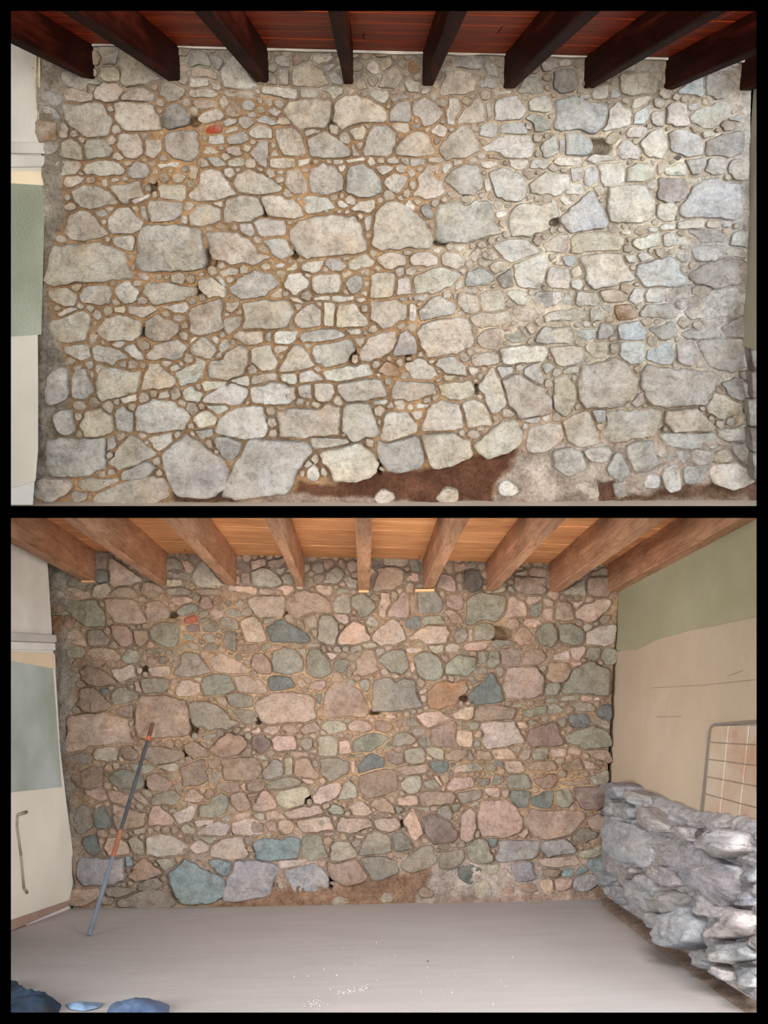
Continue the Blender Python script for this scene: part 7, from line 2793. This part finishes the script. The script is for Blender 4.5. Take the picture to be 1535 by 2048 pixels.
for nm, ya, yb, mm, r in cuts:
    p = base if ya is None else at_py(ya); q = tip if yb is None else at_py(yb)
    bm = bmesh.new(); tube(bm, p, q, r, r*0.97, 20); bm_obj(nm, bm, mm, LO, pole, smooth=False)
bm = bmesh.new(); bmesh.ops.create_icosphere(bm, subdivisions=2, radius=0.0142, matrix=Matrix.Translation(Vector(tip))); bm_obj('end_cap', bm, m_tip, LO, pole, smooth=True)

# ------------------------------------------------------------------ things on the lower floor
nF = fL[1] if fL[1][2] > 0 else -fL[1]
m_crumb = plain_mat('pale_mortar_crumb', (186, 176, 168), (160, 150, 142), 30, 0.9); m_dk = plain_mat('dark_grit', (86, 76, 70), (70, 62, 58), 30, 0.9)
def crumb(bm, c, r, seed):
    rr = bmesh.ops.create_icosphere(bm, subdivisions=2, radius=r, matrix=Matrix.Translation(Vector(c)))
    A = np.array([v.co for v in rr['verts']]); d = A-np.asarray(c); k = 1+0.28*vn(d/r+seed*3.3, 1.3, seed)
    for v, dd, kk in zip(rr['verts'], d, k): v.co = Vector(np.asarray(c)+dd*kk*np.array([1, 1, 0.75]))
CR = [(615, 340, 5), (735, 420, 3), (282, 512, 4), (360, 550, 5), (178, 555, 4), (943, 497, 3), (762, 197, 2.5), (1175, 230, 3), (1485, 435, 4), (1410, 588, 3.5), (1100, 660, 4.5), (1285, 655, 2.5), (900, 655, 3), (1360, 735, 4), (914, 705, 2.5), (985, 775, 3), (805, 773, 3.5), (480, 475, 2.5), (645, 487, 2), (320, 640, 4), (620, 580, 3), (195, 735, 4), (155, 745, 3.5), (1120, 540, 2.2), (1135, 560, 2), (935, 558, 2.5), (1237, 560, 2.2), (1425, 255, 2), (406, 373, 2), (210, 390, 2), (165, 415, 2), (480, 420, 2), (1315, 487, 2), (90, 560, 3.5), (298, 592, 2.5), (448, 592, 2.5), (1157, 692, 2.2), (1010, 585, 1.8), (1025, 195, 1.8), (1440, 620, 2), (1030, 640, 2.4), (740, 465, 1.8)]
for i, (x, y, r) in enumerate(CR):
    px = (560+x*0.31270, 1780+y*0.31270); r *= 0.0011
    c = FH([px])[0]+nF*r*0.7; bm = bmesh.new(); crumb(bm, c, r, i)
    tag(bm_obj('pebble', bm, m_crumb, LO, smooth=True), 'tiny pale mortar crumb lying on the lower screed floor', 'pebble', 'mortar crumbs scattered on the lower floor')
bm = bmesh.new(); c = FH([(560+943*0.3127, 1780+458*0.3127)])[0]; crumb(bm, c+nF*0.003, 0.005, 99)
tag(bm_obj('pebble', bm, m_dk, LO, smooth=True), 'single dark round bit of grit mid floor, lower room', 'pebble')
rng = random.Random(8); bm = bmesh.new()
for k in range(150):
    t = rng.random(); x = 365+200*t+rng.gauss(0, 8); y = 662-32*t+rng.gauss(0, 7)
    if k > 95: x = rng.gauss(240, 30); y = rng.gauss(735, 22)
    y = min(y, 775); r = rng.uniform(0.0015, 0.0036); crumb(bm, FH([(560+x*0.3127, 1780+y*0.3127)])[0]+nF*r*0.7, r, k)
tag(bm_obj('mortar_crumbs', bm, m_crumb, LO, smooth=True), 'swept line of fine mortar crumbs near the bottom of the lower floor', 'debris', kind='stuff')

# crumpled sheets at the bottom left corner
def sheet(name, P, hgt, mat, label, cat, seed):
    P = np.array(P, float); c = P.mean(0); Q = rounded(P, 72); bm = bmesh.new(); rows = []
    for s in np.linspace(1, 0.06, 22):
        q = c+(Q-c)*s; L = FH(q); p3 = L*np.array([1, 0.5, 1.0]); h = hgt*(1-s**3)*(0.45+0.55*crag(p3, 6.5, 3, seed))+0.004+np.clip(crag(p3, 8, 2, seed+4), 0, 2)*0.012*(1-s**2)
        rows.append([bm.verts.new(Vector(l+nF*max(hh, 0.003))) for l, hh in zip(L, h)])
    n = 72
    for i in range(21):
        for j in range(n): bm.faces.new((rows[i][j], rows[i][(j+1) % n], rows[i+1][(j+1) % n], rows[i+1][j]))
    bm.faces.new(rows[-1])
    o = bm_obj(name, bm, mat, LO, smooth=True, clp='LB', cap=False); tag(o, label, cat); return o
m_blue = plain_mat('blue_plastic', (92, 112, 140), (70, 88, 118), 5, 0.5, 0.4, 0.3, 20); m_lb = plain_mat('light_blue_plastic', (128, 152, 176), (110, 134, 160), 5, 0.5, 0.4, 0.3, 20); m_navy = plain_mat('dark_cloth', (52, 56, 62), (40, 62, 84), 4, 0.9, 0.2, 0.3, 40)
sheet('plastic_sheet', [(214, 2024), (222, 2010), (260, 2004), (310, 2004), (340, 2012), (335, 2045), (214, 2045)], 0.03, m_blue, 'deep blue crumpled plastic sheet at the bottom edge of the lower floor', 'sheet', 3)
sheet('plastic_sheet', [(130, 2010), (160, 2004), (208, 2008), (196, 2018), (168, 2024), (140, 2020)], 0.02, m_lb, 'pale blue plastic sheet beside the deep blue one, lower floor', 'sheet', 5)
sheet('work_cloth', [(-10, 1965), (26, 1962), (42, 1990), (60, 2010), (125, 2008), (110, 2045), (-10, 2050)], 0.04, m_navy, 'dark blue work cloth in the bottom left corner of the lower floor', 'cloth', 7)

m_dirt = mortar_mat('swept_dirt')
P = np.array([(1200, 1790), (1228, 1788), (1370, 1890), (1540, 2010), (1540, 2060), (1450, 1998), (1340, 1916), (1262, 1858), (1204, 1812)], float)
Q = rounded(P, 160); c = P.mean(0); bm = bmesh.new(); rows = []
L0 = FH(Q); mid = FH([(1212, 1794), (1545, 2030)])
for s in np.linspace(0, 1, 9):
    t_ = np.clip(((L0-mid[0])@(mid[1]-mid[0]))/((mid[1]-mid[0])@(mid[1]-mid[0])), 0, 1)[:, None]; ax = mid[0]+(mid[1]-mid[0])*t_
    L = L0*(1-s)+ax*s; h = 0.002+0.022*s**0.7+s*np.clip(fbm(L, 6, 3, 5), -1, 1)*0.006
    rows.append([bm.verts.new(Vector(l+nF*hh)) for l, hh in zip(L, h)])
for i in range(8):
    for j in range(160): bm.faces.new((rows[i][j], rows[i][(j+1) % 160], rows[i+1][(j+1) % 160], rows[i+1][j]))
o = bm_obj('floor_dirt', bm, m_dirt, LO, smooth=True, clp='RB', cap=False)
a_ = o.data.color_attributes.new('Col', 'FLOAT_COLOR', 'POINT'); a_.data.foreach_set('color', np.tile(np.r_[srgb((188, 166, 152)), 1.0], len(o.data.vertices)))
tag(o, 'brown dirt swept along the foot of the rough rock footing', 'dirt', kind='stuff')
